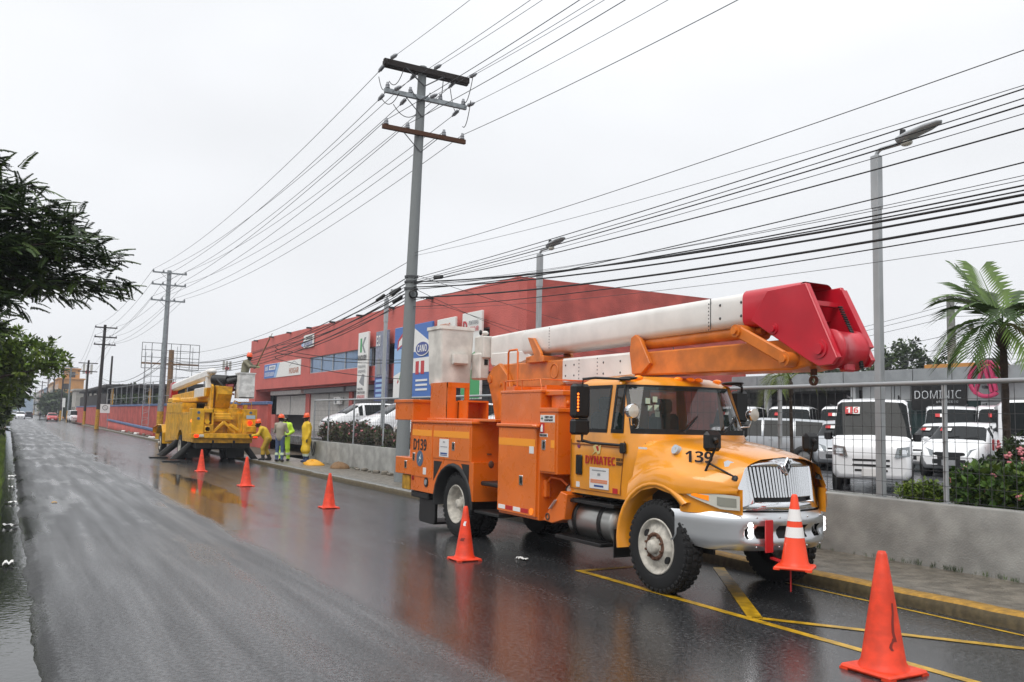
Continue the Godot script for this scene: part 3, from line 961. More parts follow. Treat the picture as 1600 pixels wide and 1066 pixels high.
	# --- mirrors, lamps
	for sd in [-1, 1]:
		var fx = func(x): return x if sd < 0 else 14.98 - x
		m = M.new()
		var xo = fx.call(6.2)
		m.bx(V(xo, 2.165, -9.12 if sd < 0 else -9.0), V(.26, .43, .12), .035)
		var mi = obj("side_mirror", m, K.black, t)
		m = M.new()
		m.bx(V(xo, 1.845, -9.12 if sd < 0 else -9.0), V(.25, .2, .12), .03)
		obj("convex_mirror", m, K.black, mi)
		m = M.new()
		var zz = -9.06 if sd < 0 else -8.95
		m.tube([V(xo, 2.36, zz), V(xo, 2.44, zz), V(lerpf(xo, 7.49, .12), 2.46, zz + .05), V(fx.call(6.62), 2.44, zz + .42)], .016, 8)
		m.tube([V(xo, 1.75, zz), V(xo, 1.68, zz), V(lerpf(xo, 7.49, .08), 1.65, zz + .05), V(fx.call(6.52), 1.63, zz + .44)], .018, 8)
		m.bx(V(fx.call(6.5), 1.6, zz + .44), V(.05, .13, .1), .015)
		m.ell(V(fx.call(6.66), 2.46, zz + .3), V(.06, .025, .2), 10)
		obj("mirror_arm", m, K.black, mi)
		m = M.new()
		var s2 = -1 if sd < 0 else 1
		for k in (6 if sd < 0 else 0): m.bx(V(xo - .07, 2.05 + k * .04, -9.055 if sd < 0 else -8.935), V(.022, .028, .02), .006)
		if sd < 0: obj("indicator_strip", m, K.amber_lit, mi)
		# chrome spot lamp on the pillar
		m = M.new()
		var sc = V(fx.call(6.5), 2.05, -8.45)
		m.lathe(sc, V(0, 0, 1), [Vector2(0, -.1), Vector2(.05, -.09), Vector2(.085, -.03), Vector2(.09, .03), Vector2(.08, .04)], 20)
		m.tube([sc + V(0, -.08, -.02), sc + V(-sd * .02, -.16, -.04), sc + V(-sd * .12, -.17, -.1)], .012, 6)
		var sp = obj("spot_lamp", m, K.chrome, t)
		m = M.new()
		m.lathe(sc, V(0, 0, 1), [Vector2(.08, .038), Vector2(.04, .05), Vector2(0, .054)], 20)
		obj("lens", m, K.lens_clear, sp)
		# bonnet mirror on its tripod
		m = M.new()
		var bc = V(fx.call(6.72), 1.725, -7.3)
		m.bx(bc, V(.24, .22, .1), .04)
		var bm = obj("bonnet_mirror", m, K.black, t)
		m = M.new()
		m.tube([bc + V(-sd * .02, -.02, .06), V(fx.call(6.66), 1.3, -7.4)], .014, 6)
		m.tube([V(fx.call(6.69), 1.5, -7.36), V(fx.call(6.84), 1.35, -7.08)], .012, 6)
		m.lathe(V(fx.call(6.655), 1.27, -7.4), V(-sd * .3, -1, 0) * -1, [Vector2(.09, -.02), Vector2(.07, .012), Vector2(.02, .035)], 14)
		m.lathe(V(fx.call(6.845), 1.34, -7.07), V(0, 1, 0.3), [Vector2(.045, -.02), Vector2(.035, .012), Vector2(.012, .03)], 12)
		m.cyl(bc + V(-sd * .0, .02, .04), bc + V(0, .0, .075), .035, .03, 10)
		obj("mirror_stand", m, K.black, bm)
	for u in [-.78, -.12, .12, .3, .78]:
		m = M.new()
		m.ell(V(7.49 + u * .84, 2.475 - .0 * absf(u), -8.83 + .18 * (1 - u * u)), V(.065, .03, .05), 8)
		obj("marker_lamp", m, K.amber, cab)
	# --- fuel tank, steps
	m = M.new()
	m.lathe(V(6.83, .63, -9.92), V(0, 0, 1), [Vector2(0, -.02), Vector2(.24, -.01), Vector2(.27, .02), Vector2(.275, .04), Vector2(.275, .94), Vector2(.265, .97), Vector2(0, 1.0)], 32)
	var tank = obj("fuel_tank", m, K.alu, t)
	for z in [-9.78, -9.22]:
		m = M.new(); m.lathe(V(6.83, .63, z), V(0, 0, 1), [Vector2(.275, 0), Vector2(.287, 0), Vector2(.287, .07), Vector2(.275, .07)], 32); obj("strap", m, K.black, tank)
	for s in [[.41, -10.02, -8.98, 6.44], [.9, -9.8, -8.8, 6.5]]:
		m = M.new()
		m.box(V(s[3], s[0] - .045, s[1]), V(s[3] + .22, s[0], s[2]), .006)
		for k in 18: m.box(V(s[3] + .01, s[0], s[1] + .03 + k * (s[2] - s[1] - .06) / 18), V(s[3] + .21, s[0] + .012, s[1] + .05 + k * (s[2] - s[1] - .06) / 18))
		obj("step", m, K.black, t)
	# --- body compartments
	var XL = 6.40
	for sd in [-1, 1]:
		var x0 = XL if sd < 0 else 8.0
		var x1 = 6.98 if sd < 0 else 8.58
		var A = [-14.8, 1.83, -14.8, .62, -13.99, .62]
		for i in 11:
			var a = PI - PI * i / 10.0
			A.append_array([-13.07 + cos(a) * .66, .62 + sin(a) * .56 if i > 0 and i < 10 else .62])
		A.append_array([-12.36, .62, -12.36, 1.23, -12.44, 1.23, -12.44, 1.83])
		m = M.new()
		m.prx(PV(A), x0, x1, .008)
		var rb = obj("rear_compartment", m, K.orange, t)
		m = M.new()
		m.prx(PV([-11.56, .54, -11.56, 2.33, -10.43, 2.33, -10.43, .54]), x0 + (.03 if sd < 0 else 0.0), x1, .01)
		var fb = obj("front_compartment", m, K.orange, t)
		if sd > 0: continue
		# doors
		for d in [[-14.77, -13.9, .88, 1.79], [-13.86, -12.48, 1.235, 1.79]]:
			m = M.new()
			m.box(V(XL - .012, d[2], d[0]), V(XL + .02, d[3], d[1]), .006)
			var dn = obj("locker_door", m, K.orange_door, rb)
			label_plate(dn, XL - .012, d[0] + .01, d[1] - .02, 1.6, 1.705, "stripe", "stripe", .003)
			if d[0] < -14.7:
				text(dn, "D139", V(XL - .016, 1.44, -14.42), .2, K.ink, -PI / 2, .56)
				latch(dn, XL - .012, -14.66, 1.22)
				m = M.new()
				m.cyl(V(XL - .017, 1.2, -14.4), V(XL, 1.2, -14.4), .14, .14, 24)
				var rd = obj("round_decal", m, K.decal_blue, dn)
				m = M.new()
				m.prx(PV([-14.46, 1.11, -14.38, 1.19, -14.43, 1.2, -14.34, 1.29, -14.38, 1.22, -14.34, 1.21]), XL - .021, XL - .015)
				obj("bolt_mark", m, K.white, rd)
				label_plate(dn, XL - .012, -14.25, -14.12, .93, 1.05, "paper")
			else:
				latch(dn, XL - .012, -13.06, 1.46)
				var pq = label_plate(dn, XL - .012, -13.6, -13.24, 1.27, 1.57, "paper", "notice")
				for s in [[1.52, .02, "ink_grey", .08], [1.44, .012, "ink_grey", .26], [1.33, .025, "ink_blue", .26], [1.3, .012, "ink_blue", .26]]:
					var q = M.new()
					q.box(V(XL - .019, s[0] - s[1] / 2, -13.42 - s[3] / 2), V(XL - .014, s[0] + s[1] / 2, -13.42 + s[3] / 2))
					obj("print_line", q, K[s[2]], pq)
		m = M.new()
		m.box(V(XL - .03, 1.83, -14.82), V(7.02, 1.875, -12.4), .01)
		obj("lid", m, K.orange, rb)
		for s in [[-13.83, 1.19, -13.5, 1.19, -13.83, .85], [-12.78, 1.19, -12.5, 1.19, -12.5, .78]]:
			m = M.new(); m.prx(PV(s), XL - .004, XL + .01); obj("cut_out", m, K.black, rb)
		m = M.new()
		m.cyl(V(XL - .01, .8, -14.12), V(XL + .01, .8, -14.12), .085, .085, 18)
		var fl = obj("filler_cap", m, K.black, rb)
		m = M.new(); m.cyl(V(XL - .02, .8, -14.12), V(XL, .8, -14.12), .05, .05, 16); obj("reflector", m, K.ink_grey, fl)
		m = M.new(); m.cyl(V(XL - .012, .84, -14.7), V(XL + .01, .84, -14.7), .04); obj("reflector", m, K.red_lens, rb)
		m = M.new()
		var Fd = []
		for i in 13:
			var a = lerpf(-.12, PI + .05, i / 12.0)
			Fd.append([V(6.95, .53 + sin(a) * .59, -13.07 - cos(a) * .63), V(6.37, .53 + sin(a) * .59, -13.07 - cos(a) * .63), V(6.35, .53 + sin(a) * .63, -13.07 - cos(a) * .665), V(6.41, .53 + sin(a) * .66, -13.07 - cos(a) * .7)])
		m.pts(Fd)
		obj("mudguard", m, K.black, rb)
		m = M.new()
		m.box(V(6.43, .5, -14.85), V(8.5, .62, -14.1), .02); m.box(V(6.5, .1, -14.62), V(6.56, .5, -13.96), .01); m.box(V(6.5, .08, -14.6), V(7.1, .12, -14.0), .01)
		obj("mud_flap", m, K.black, t)
		m = M.new(); m.box(V(6.45, .45, -12.4), V(7.0, .5, -11.6), .01); obj("step", m, K.black, t)
		m = M.new(); m.box(V(6.5, .88, -12.3), V(6.9, .95, -11.7), .02); obj("step", m, K.black, t)
		m = M.new()
		m.ell(V(6.72, 1.2, -12.36), V(.05, .06, .02), 8); m.bx(V(6.72, 1.36, -12.43), V(.07, .02, .02))
		obj("hook_eye", m, K.rust, rb)
		m = M.new()
		m.box(V(XL - .01, .58, -11.54), V(XL + .04, 1.8, -10.46), .008)
		var dB = obj("locker_door", m, K.orange_door, fb)
		label_plate(dB, XL - .01, -11.53, -10.49, 1.545, 1.65, "stripe", "stripe", .003)
		latch(dB, XL - .01, -10.85, 1.06)
		label_plate(dB, XL - .01, -10.64, -10.52, 1.45, 1.55, "paper")
		for k in 4: label_plate(dB, XL - .01, -11.5 + k * .22, -11.3 + k * .22, .615, .675, "cone_white" if k % 2 == 0 else "decal_red", "reflective_tape", .003)
		m = M.new(); m.cyl(V(XL - .02, .65, -10.55), V(XL, .65, -10.55), .05, .05, 16); obj("reflector", m, K.amber, dB)
		m = M.new()
		m.box(V(XL - .035, 1.81, -11.58), V(XL + .1, 1.86, -10.4), .012)
		m.bx(V(XL - .05, 1.83, -10.42), V(.08, .05, .12), .02)
		m.box(V(XL + .02, 2.3, -11.58), V(7.0, 2.345, -10.41), .01)
		obj("drip_rail", m, K.orange, fb)
		# locker behind the cab with the safety signs
		m = M.new()
		m.box(V(6.43, 1.19, -10.42), V(7.0, 2.05, -9.98), .01)
		m.box(V(6.41, 2.03, -10.43), V(7.02, 2.09, -9.95), .008)
		var lk = obj("cab_locker", m, K.orange, t)
		m = M.new(); m.box(V(6.415, 1.22, -10.4), V(6.44, 2.01, -10.02), .005)
		var ld = obj("locker_door", m, K.orange_door, lk)
		var fs = label_plate(ld, 6.416, -10.4, -10.03, 1.89, 1.99, "paper", "sign")
		text(fs, "FIRST AID", V(6.41, 1.96, -10.18), .03, K.ink, -PI / 2, .2)
		text(fs, "EQUIPMENT", V(6.41, 1.92, -10.18), .03, K.ink, -PI / 2, .22)
		text(fs, "+", V(6.41, 1.94, -10.35), .05, mat("ink_green", "1e5a48", .5), -PI / 2)
		var fe = label_plate(ld, 6.416, -10.4, -10.29, 1.74, 1.88, "decal_red", "sign")
		m = M.new(); m.cyl(V(6.409, 1.76, -10.345), V(6.409, 1.82, -10.345), .022, .022, 8); m.cyl(V(6.409, 1.82, -10.345), V(6.409, 1.86, -10.345), .018, .006, 8)
		obj("pictogram", m, K.white, fe)
		var e2 = label_plate(ld, 6.416, -10.41, -10.2, 1.69, 1.735, "paper", "sign")
		scribble(e2, V(6.41, 1.712, -10.31), .18, .03, K.ink, 8)
		latch(ld, 6.416, -10.3, 1.58)
		label_plate(ld, 6.416, -10.12, -10.03, 1.545, 1.65, "stripe", "stripe", .003)
		m = M.new()
		m.box(V(6.5, 2.33, -10.43), V(8.5, 2.26, -9.98), .01); m.box(V(6.55, 2.08, -10.35), V(6.95, 2.28, -10.0), .02); m.ell(V(6.6, 2.16, -10.0), V(.03, .04, .03), 6)
		obj("cross_beam", m, K.orange, t)
		m = M.new()
		m.t = Transform3D(Basis(), V(0, 0, 0))
		m.prx(PV([-10.34, .56, -10.2, .7, -9.9, .98, -9.74, .95, -9.8, .62, -10.1, .54]), 6.44, 6.7, .01)
		var ot = obj("outrigger", m, K.orange, t)
		m = M.new(); m.bar(V(6.435, .73, -10.13), V(6.435, .86, -9.98), .004, .07, 0, V(1, 0, 0))
		obj("sticker", m, K.paper, ot)
		m = M.new(); m.lathe(V(6.44, .62, -10.2), V(-1, 0, 0), [Vector2(.05, 0), Vector2(.05, .012), Vector2(.03, .012), Vector2(.03, 0)], 16); obj("pad_eye", m, K.rust, ot)
		m = M.new()
		m.box(V(6.5, .85, -10.5), V(6.6, 1.1, -10.38), .02); m.tube([V(6.55, 1.08, -10.38), V(6.55, 1.14, -10.3), V(6.62, 1.12, -10.15), V(6.7, 1.0, -10.05)], .02, 6)
		obj("bracket", m, K.orange, t)
		m = M.new()
		m.lathe(V(6.72, .98, -10.05), V(-.3, 0, 1), [Vector2(.0, -.12), Vector2(.06, -.1), Vector2(.09, 0), Vector2(.08, .02)], 16)
		var wl = obj("work_lamp", m, K.black, t)
		m = M.new(); m.lathe(V(6.72, .98, -10.03), V(-.3, 0, 1), [Vector2(.08, -.01), Vector2(.0, .01)], 16); obj("lens", m, K.lens_clear, wl)
	# tail shelf and boxes
	m = M.new()
	m.box(V(6.6, .6, -15.35), V(8.4, 1.83, -14.82), .01); m.box(V(6.98, .9, -14.8), V(8.0, 1.1, -11.6), .01); m.box(V(6.98, 1.0, -11.6), V(8.0, 1.7, -10.45), .01)
	var deck = obj("deck", m, K.orange, t)
	m = M.new()
	m.box(V(6.42, .88, -15.6), V(7.0, 1.19, -14.84), .01)
	var tb = obj("tail_locker", m, K.orange_door, t)
	latch(tb, 6.42, -15.1, 1.06)
	m = M.new(); m.box(V(6.46, .6, -15.35), V(6.8, .87, -15.0), .01); obj("wheel_chock", m, K.pole_yellow, t)
	m = M.new(); m.box(V(6.59, 1.4, -15.2), V(6.61, 1.75, -14.95), .003); obj("number_board", m, mat("board_yellow", "c9a21c", .5), deck)
	m = M.new()
	m.box(V(6.38, 1.87, -15.6), V(6.9, 2.2, -14.76), .01); m.box(V(6.36, 2.19, -15.62), V(6.92, 2.25, -14.74), .008)
	obj("cargo_box", m, K.orange, t)
	# bucket rest
	m = M.new()
	m.box(V(6.5, 1.875, -14.4), V(7.5, 1.92, -11.85), .008)
	m.box(V(6.56, 1.9, -14.4), V(6.6, 2.54, -13.72)); m.box(V(6.56, 1.9, -13.74), V(6.72, 2.54, -13.7)); m.box(V(6.9, 1.9, -13.74), V(6.98, 2.54, -13.7)); m.box(V(6.56, 2.45, -13.745), V(6.98, 2.54, -13.695))
	m.box(V(6.56, 1.9, -13.74), V(6.98, 2.22, -13.71)); m.box(V(6.94, 1.9, -14.4), V(6.98, 2.54, -14.3))
	m.box(V(6.76, 2.2, -13.7), V(7.18, 2.23, -13.35)); m.box(V(6.76, 1.92, -13.7), V(6.79, 2.2, -13.35)); m.box(V(7.15, 1.92, -13.7), V(7.18, 2.2, -13.35)); m.box(V(6.76, 1.92, -13.7), V(7.18, 2.2, -13.66))
	obj("bucket_rest", m, K.orange, t)
	# rails on the roof of the lockers
	m = M.new()
	m.tube([V(6.46, 2.33, -11.5), V(6.46, 2.48, -11.5), V(6.46, 2.49, -11.4), V(6.46, 2.49, -10.5), V(6.46, 2.33, -10.45)], .011, 6)
	m.tube([V(6.46, 2.49, -10.45), V(6.6, 2.49, -10.4), V(7.3, 2.49, -10.38), V(7.3, 2.33, -10.38)], .011, 6)
	m.tube([V(6.5, 1.95, -11.6), V(6.5, 2.5, -11.6)], .013, 6); m.tube([V(6.46, 2.33, -11.0), V(6.46, 2.49, -11.0)], .009, 6)
	m.tube([V(6.9, 2.33, -12.2), V(6.9, 2.98, -12.2), V(6.9, 3.02, -12.17), V(6.9, 3.02, -11.93), V(6.9, 2.98, -11.9), V(6.9, 2.33, -11.9)], .017, 8)
	m.box(V(6.6, 2.36, -11.5), V(7.4, 2.42, -11.45)); m.box(V(6.6, 2.36, -10.6), V(7.4, 2.42, -10.55)); m.bar(V(6.9, 2.4, -12.2), V(6.9, 2.36, -10.5), .05, .08)
	obj("hand_rail", m, K.orange, t)
	# --- turret and booms
	m = M.new()
	m.cyl(V(7.6, .9, -12.9), V(7.6, 1.95, -12.9), .38, .38, 20)
	m.prx(PV([-13.62, 2.66, -13.42, 2.82, -13.2, 2.88, -12.9, 2.66, -12.7, 2.3, -12.7, 1.92, -13.3, 1.92, -13.4, 2.2]), 7.28, 7.36, .01)
	m.prx(PV([-13.62, 2.66, -13.42, 2.82, -13.2, 2.88, -12.9, 2.66, -12.7, 2.3, -12.7, 1.92, -13.3, 1.92, -13.4, 2.2]), 7.86, 7.94, .01)
	m.cyl(V(7.26, 2.62, -13.5), V(7.96, 2.62, -13.5), .07, .07, 14)
	m.cyl(V(7.26, 2.52, -13.12), V(7.3, 2.52, -13.12), .035, .035, 8)
	obj("turret", m, K.boom_orange, t)
	m = M.new()
	m.prx(PV([-13.4, 2.87, -11.1, 2.86, -11.1, 2.48, -11.41, 2.44, -12.5, 2.45, -13.3, 2.56]), 7.36, 7.84, .02)
	m.lathe(V(7.36, 2.69, -11.55), V(-1, 0, 0), [Vector2(.12, 0), Vector2(.12, .008), Vector2(.1, .008), Vector2(.1, 0)], 20)
	m.prx(PV([-9.56, 2.86, -9.53, 3.06, -9.44, 3.1, -9.34, 3.04, -9.12, 2.7, -9.3, 2.57, -9.5, 2.57]), 7.3, 7.36, .006)
	m.prx(PV([-9.7, 2.86, -6.9, 2.86, -6.5, 2.66, -6.5, 2.56, -6.75, 2.52, -9.7, 2.55]), 7.36, 7.84, .02)
	var lb = obj("lower_boom", m, K.boom_orange, t)
	m = M.new()
	m.prx(PV([-11.3, 2.87, -9.52, 2.875, -9.52, 2.535, -11.2, 2.475, -11.3, 2.5]), 7.33, 7.87, .035)
	var ins = obj("insulating_sleeve", m, K.white_boom, lb)
	m = M.new()
	for z in [-10.82, -10.35]:
		for k in 6: m.ell(V(7.33, 2.55 + k * .055, z), V(.008, .011, .011), 5)
	for z in [-11.18, -10.95, -10.2, -9.8]:
		for y in [2.6, 2.76]: m.ell(V(7.33, y, z), V(.012, .016, .016), 5)
	obj("rivets", m, K.steel_dark, ins)
	m = M.new()
	m.cyl(V(7.5, 2.99, -9.42), V(7.5, 3.0, -7.55), .085, .085, 18); m.cyl(V(7.5, 3.0, -7.6), V(7.5, 3.0, -7.3), .045)
	m.cyl(V(7.34, 2.99, -9.42), V(7.66, 2.99, -9.42), .06, .06, 14); m.bx(V(7.5, 3.1, -9.2), V(.1, .06, .2), .01); m.bx(V(7.5, 3.1, -7.7), V(.1, .07, .2), .01)
	obj("boom_cylinder", m, K.boom_orange, lb)
	m = M.new()
	m.bar(V(7.25, 2.99, -7.45), V(7.25, 2.63, -6.72), .05, .14, .015)
	m.cyl(V(7.2, 2.99, -7.45), V(7.7, 2.99, -7.45), .075, .075, 16); m.cyl(V(7.2, 2.63, -6.72), V(7.7, 2.63, -6.72), .08, .08, 16); m.cyl(V(7.17, 2.63, -6.72), V(7.2, 2.63, -6.72), .045, .045, 6); m.cyl(V(7.17, 2.99, -7.45), V(7.2, 2.99, -7.45), .045, .045, 6)
	m.bar(V(7.6, 3.02, -7.4), V(7.6, 2.98, -6.85), .06, .12, .01)
	obj("boom_link", m, K.boom_orange, lb)
	m = M.new()
	m.tube([V(7.6, 2.54, -6.66), V(7.6, 2.47, -6.66)], .035, 8); m.lathe(V(7.58, 2.41, -6.66), V(1, 0, 0), [Vector2(.03, 0), Vector2(.055, .0), Vector2(.055, .03), Vector2(.03, .03), Vector2(.03, 0)], 14)
	obj("lifting_hook", m, K.rust, lb)
	# upper boom: rounded box section
	var sec = func(z, y0, y1, hw, rr):
		var R = []
		for c in [[-1, -1], [-1, 1], [1, 1], [1, -1]]:
			for i in 5:
				var a = PI / 2 * i / 4.0
				var q = {"-1-1": PI * 1.5 - a, "-11": PI - a, "11": PI / 2 - a, "1-1": TAU - a}[str(c[0]) + str(c[1])]
				R.append(V(7.6 + c[0] * (hw - rr) + cos(q) * rr, (y1 - rr if c[1] > 0 else y0 + rr) + sin(q) * rr, z))
		return R
	m = M.new()
	m.loft([sec.call(-12.58, 3.0, 3.4, .23, .1), sec.call(-12.5, 2.98, 3.42, .25, .1), sec.call(-7.4, 3.06, 3.46, .25, .1)])
	var ub = obj("upper_boom", m, K.white_boom, t)
	m = M.new()
	m.loft([sec.call(-13.72, 2.88, 3.4, .2, .05), sec.call(-12.56, 3.0, 3.42, .21, .05)])
	m.prx(PV([-13.68, 3.1, -12.4, 3.08, -12.3, 2.92, -12.6, 2.86, -13.3, 2.8, -13.68, 2.86]), 7.38, 7.82, .03)
	obj("boom_tip", m, K.white_boom, ub)
	m = M.new()
	for z in [-11.7, -8.05]:
		for k in 8: m.ell(V(7.35, 3.06 + k * .045, z), V(.006, .01, .01), 5)
	for z in [-7.85, -7.5]:
		for y in [3.18, 3.34]: m.ell(V(7.35, y, z), V(.012, .018, .018), 6)
	m.box(V(7.345, 3.06, -8.02), V(7.352, 3.44, -8.01))
	obj("rivets", m, K.steel_dark, ub)
	m = M.new()
	m.loft([sec.call(-7.46, 3.04, 3.48, .27, .1), sec.call(-6.62, 3.06, 3.48, .27, .1)], true, false)
	for x in [[7.3, 7.35], [7.84, 7.9]]: m.prx(PV([-7.05, 3.42, -6.5, 3.44, -6.1, 2.62, -6.16, 2.55, -6.34, 2.54, -6.5, 2.62, -7.3, 3.1]), x[0], x[1], .008)
	m.box(V(7.35, 3.22, -6.6), V(7.84, 3.27, -6.52)); m.bar(V(7.34, 3.43, -6.51), V(7.34, 2.62, -6.11), .05, .03)
	m.bar(V(7.88, 3.4, -6.5), V(7.88, 2.75, -6.16), .09, .05)
	for c in [[2.72, -6.32, .1], [2.98, -6.95, .06]]:
		m.cyl(V(7.26, c[0], c[1]), V(7.93, c[0], c[1]), c[2] * .6, c[2] * .6, 16); m.cyl(V(7.285, c[0], c[1]), V(7.31, c[0], c[1]), c[2], c[2], 20)
	m.lathe(V(7.4, 2.72, -6.3), V(1, 0, 0), [Vector2(.05, 0), Vector2(.21, .0), Vector2(.22, .03), Vector2(.2, .05), Vector2(.2, .36), Vector2(.22, .38), Vector2(.05, .4)], 28)
	m.bx(V(7.6, 2.54, -6.22), V(.16, .1, .1), .02)
	var eh = obj("elbow", m, K.red_boom, t)
	m = M.new()
	for i in 26:
		var s = i / 25.0
		m.t = Transform3D(Basis(V(1, 0, 0), s * 2), V(7.72, lerpf(3.2, 2.75, minf(1, s * 1.5)) - maxf(0, s - .66) * .6, -6.4 + .35 * s if s < .66 else -6.17 + .1 * (s - .66)))
		m.bx(Vector3.ZERO, V(.05, .02, .034), .004)
	m.t = Transform3D.IDENTITY
	obj("levelling_chain", m, K.black, eh)
	m = M.new()
	m.prx(PV([-12.26, 3.26, -12.08, 3.24, -11.85, 2.99, -11.8, 2.84, -12.3, 2.84, -12.3, 2.94, -12.05, 2.96]), 7.28, 7.34, .008)
	m.prx(PV([-12.26, 3.26, -12.08, 3.24, -11.85, 2.99, -11.8, 2.84, -12.3, 2.84, -12.3, 2.94, -12.05, 2.96]), 7.86, 7.92, .008)
	m.box(V(7.28, 2.84, -12.3), V(7.92, 2.94, -11.75), .01)
	obj("boom_cradle", m, K.boom_orange, t)
	# --- bucket
	m = M.new()
	var br = func(y, k):
		var R = []
		for c in [[-1, -1], [-1, 1], [1, 1], [1, -1]]:
			for i in 4:
				var a = PI / 2 * i / 3.0
				var q = {"-1-1": PI * 1.5 - a, "-11": PI - a, "11": PI / 2 - a, "1-1": TAU - a}[str(c[0]) + str(c[1])]
				R.append(V(6.9 + c[0] * (.33 * k - .05) + cos(q) * .05, y, -14.35 - c[1] * (.3 * k - .05) - sin(q) * .05))
		return R
	m.loft([br.call(2.5, .84), br.call(2.53, .9)], true, false); m.loft([br.call(2.53, .9), br.call(3.5, 1.0)], false, false); m.loft([br.call(3.5, 1.0), br.call(3.5, 1.06)], false, false); m.loft([br.call(3.5, 1.06), br.call(3.56, 1.06)], false, false); m.loft([br.call(3.56, 1.06), br.call(3.56, .96)], false, false); m.loft([br.call(3.56, .96), br.call(2.6, .86)], false, true)
	var bk = obj("bucket", m, K.bucket_white, t)
	m = M.new()
	m.prx(PV([-14.04, 2.88, -14.04, 3.06, -13.97, 3.06, -13.95, 2.9, -13.98, 2.87]), 6.78, 7.08, .01)
	obj("bucket_step", m, K.bucket_white, bk)
	m = M.new()
	m.box(V(7.26, 3.0, -14.1), V(7.5, 3.4, -13.75), .02); m.box(V(7.22, 2.62, -14.15), V(7.42, 3.1, -13.8), .03); m.bx(V(7.32, 3.45, -13.8), V(.12, .08, .08), .03)
	var bh = obj("bucket_bracket", m, K.bucket_white, bk)
	m = M.new()
	m.box(V(7.31, 2.88, -13.84), V(7.38, 2.98, -13.79)); m.ell(V(7.25, 3.46, -13.85), V(.03, .05, .03), 8); m.cyl(V(7.2, 3.0, -14.2), V(7.6, 3.0, -14.2), .05)
	obj("control_handle", m, K.black, bh)
	# cone hung on the bumper
	var cb = cone(V(7.2, .44, -6.58), .76, "cone_bright", "orange traffic cone with white bands hung on the front bumper of the truck", [[.42, .56], [.64, .8]])
	m = M.new()
	cb.rotation.y = .6
	m.cyl(V(7.16, .2, -6.6), V(7.16, .46, -6.6), .008); m.bar(V(7.2, .5, -6.9), V(7.2, .46, -6.58), .05, .02)
	obj("cone_holder", m, K.decal_red, t)

func cone(at, h, mt, label, bands = [], group = "traffic cones around the trucks", marks = []):
	var t = thing("traffic_cone", label, "traffic cone", at, group)
	var k = h / .72
	var m = M.new()
	m.t = Transform3D(Basis(), at)
	m.box(V(-.18, 0, -.18) * k, V(.18, .03, .18) * k, .012 * k)
	for c in [[-1, -1], [1, -1], [-1, 1], [1, 1]]: m.box(V(c[0] * .15 - .03, -.004, c[1] * .15 - .03) * k, V(c[0] * .15 + .03, .01, c[1] * .15 + .03) * k)
	obj("base", m, K[mt], t)
	m = M.new()
	var rad = func(y): return lerpf(.135, .028, (y - .03) / .69) * k
	m.lathe(at, Vector3.UP, [Vector2(.15 * k, .028 * k), Vector2(.14 * k, .05 * k), Vector2(rad.call(.07), .07 * k), Vector2(rad.call(.4), .4 * k), Vector2(rad.call(.7), .7 * k), Vector2(.022 * k, .72 * k), Vector2(.016 * k, .72 * k), Vector2(.012 * k, .6 * k)], 28)
	var b = obj("body", m, K[mt], t)
	for s in bands:
		m = M.new()
		var y0 = s[0] * .72
		var y1 = s[1] * .72
		m.lathe(at, Vector3.UP, [Vector2(rad.call(y0) + .002, y0 * k), Vector2(rad.call(y1) + .002, y1 * k)], 28)
		obj("reflective_band", m, K.cone_white, b)
	for s in marks:   # [angle0, angle1, y0, y1, material]
		m = M.new()
		m.grid(4, 4, func(u, v):
			var y = lerpf(s[2], s[3], v)
			var a = lerpf(s[0], s[1], u) + sin(v * 5.0) * .1
			var r = rad.call(y) + .002
			return at + V(cos(a) * r, y * k, sin(a) * r))
		obj("scuff", m, K[s[4]], b)
	return t
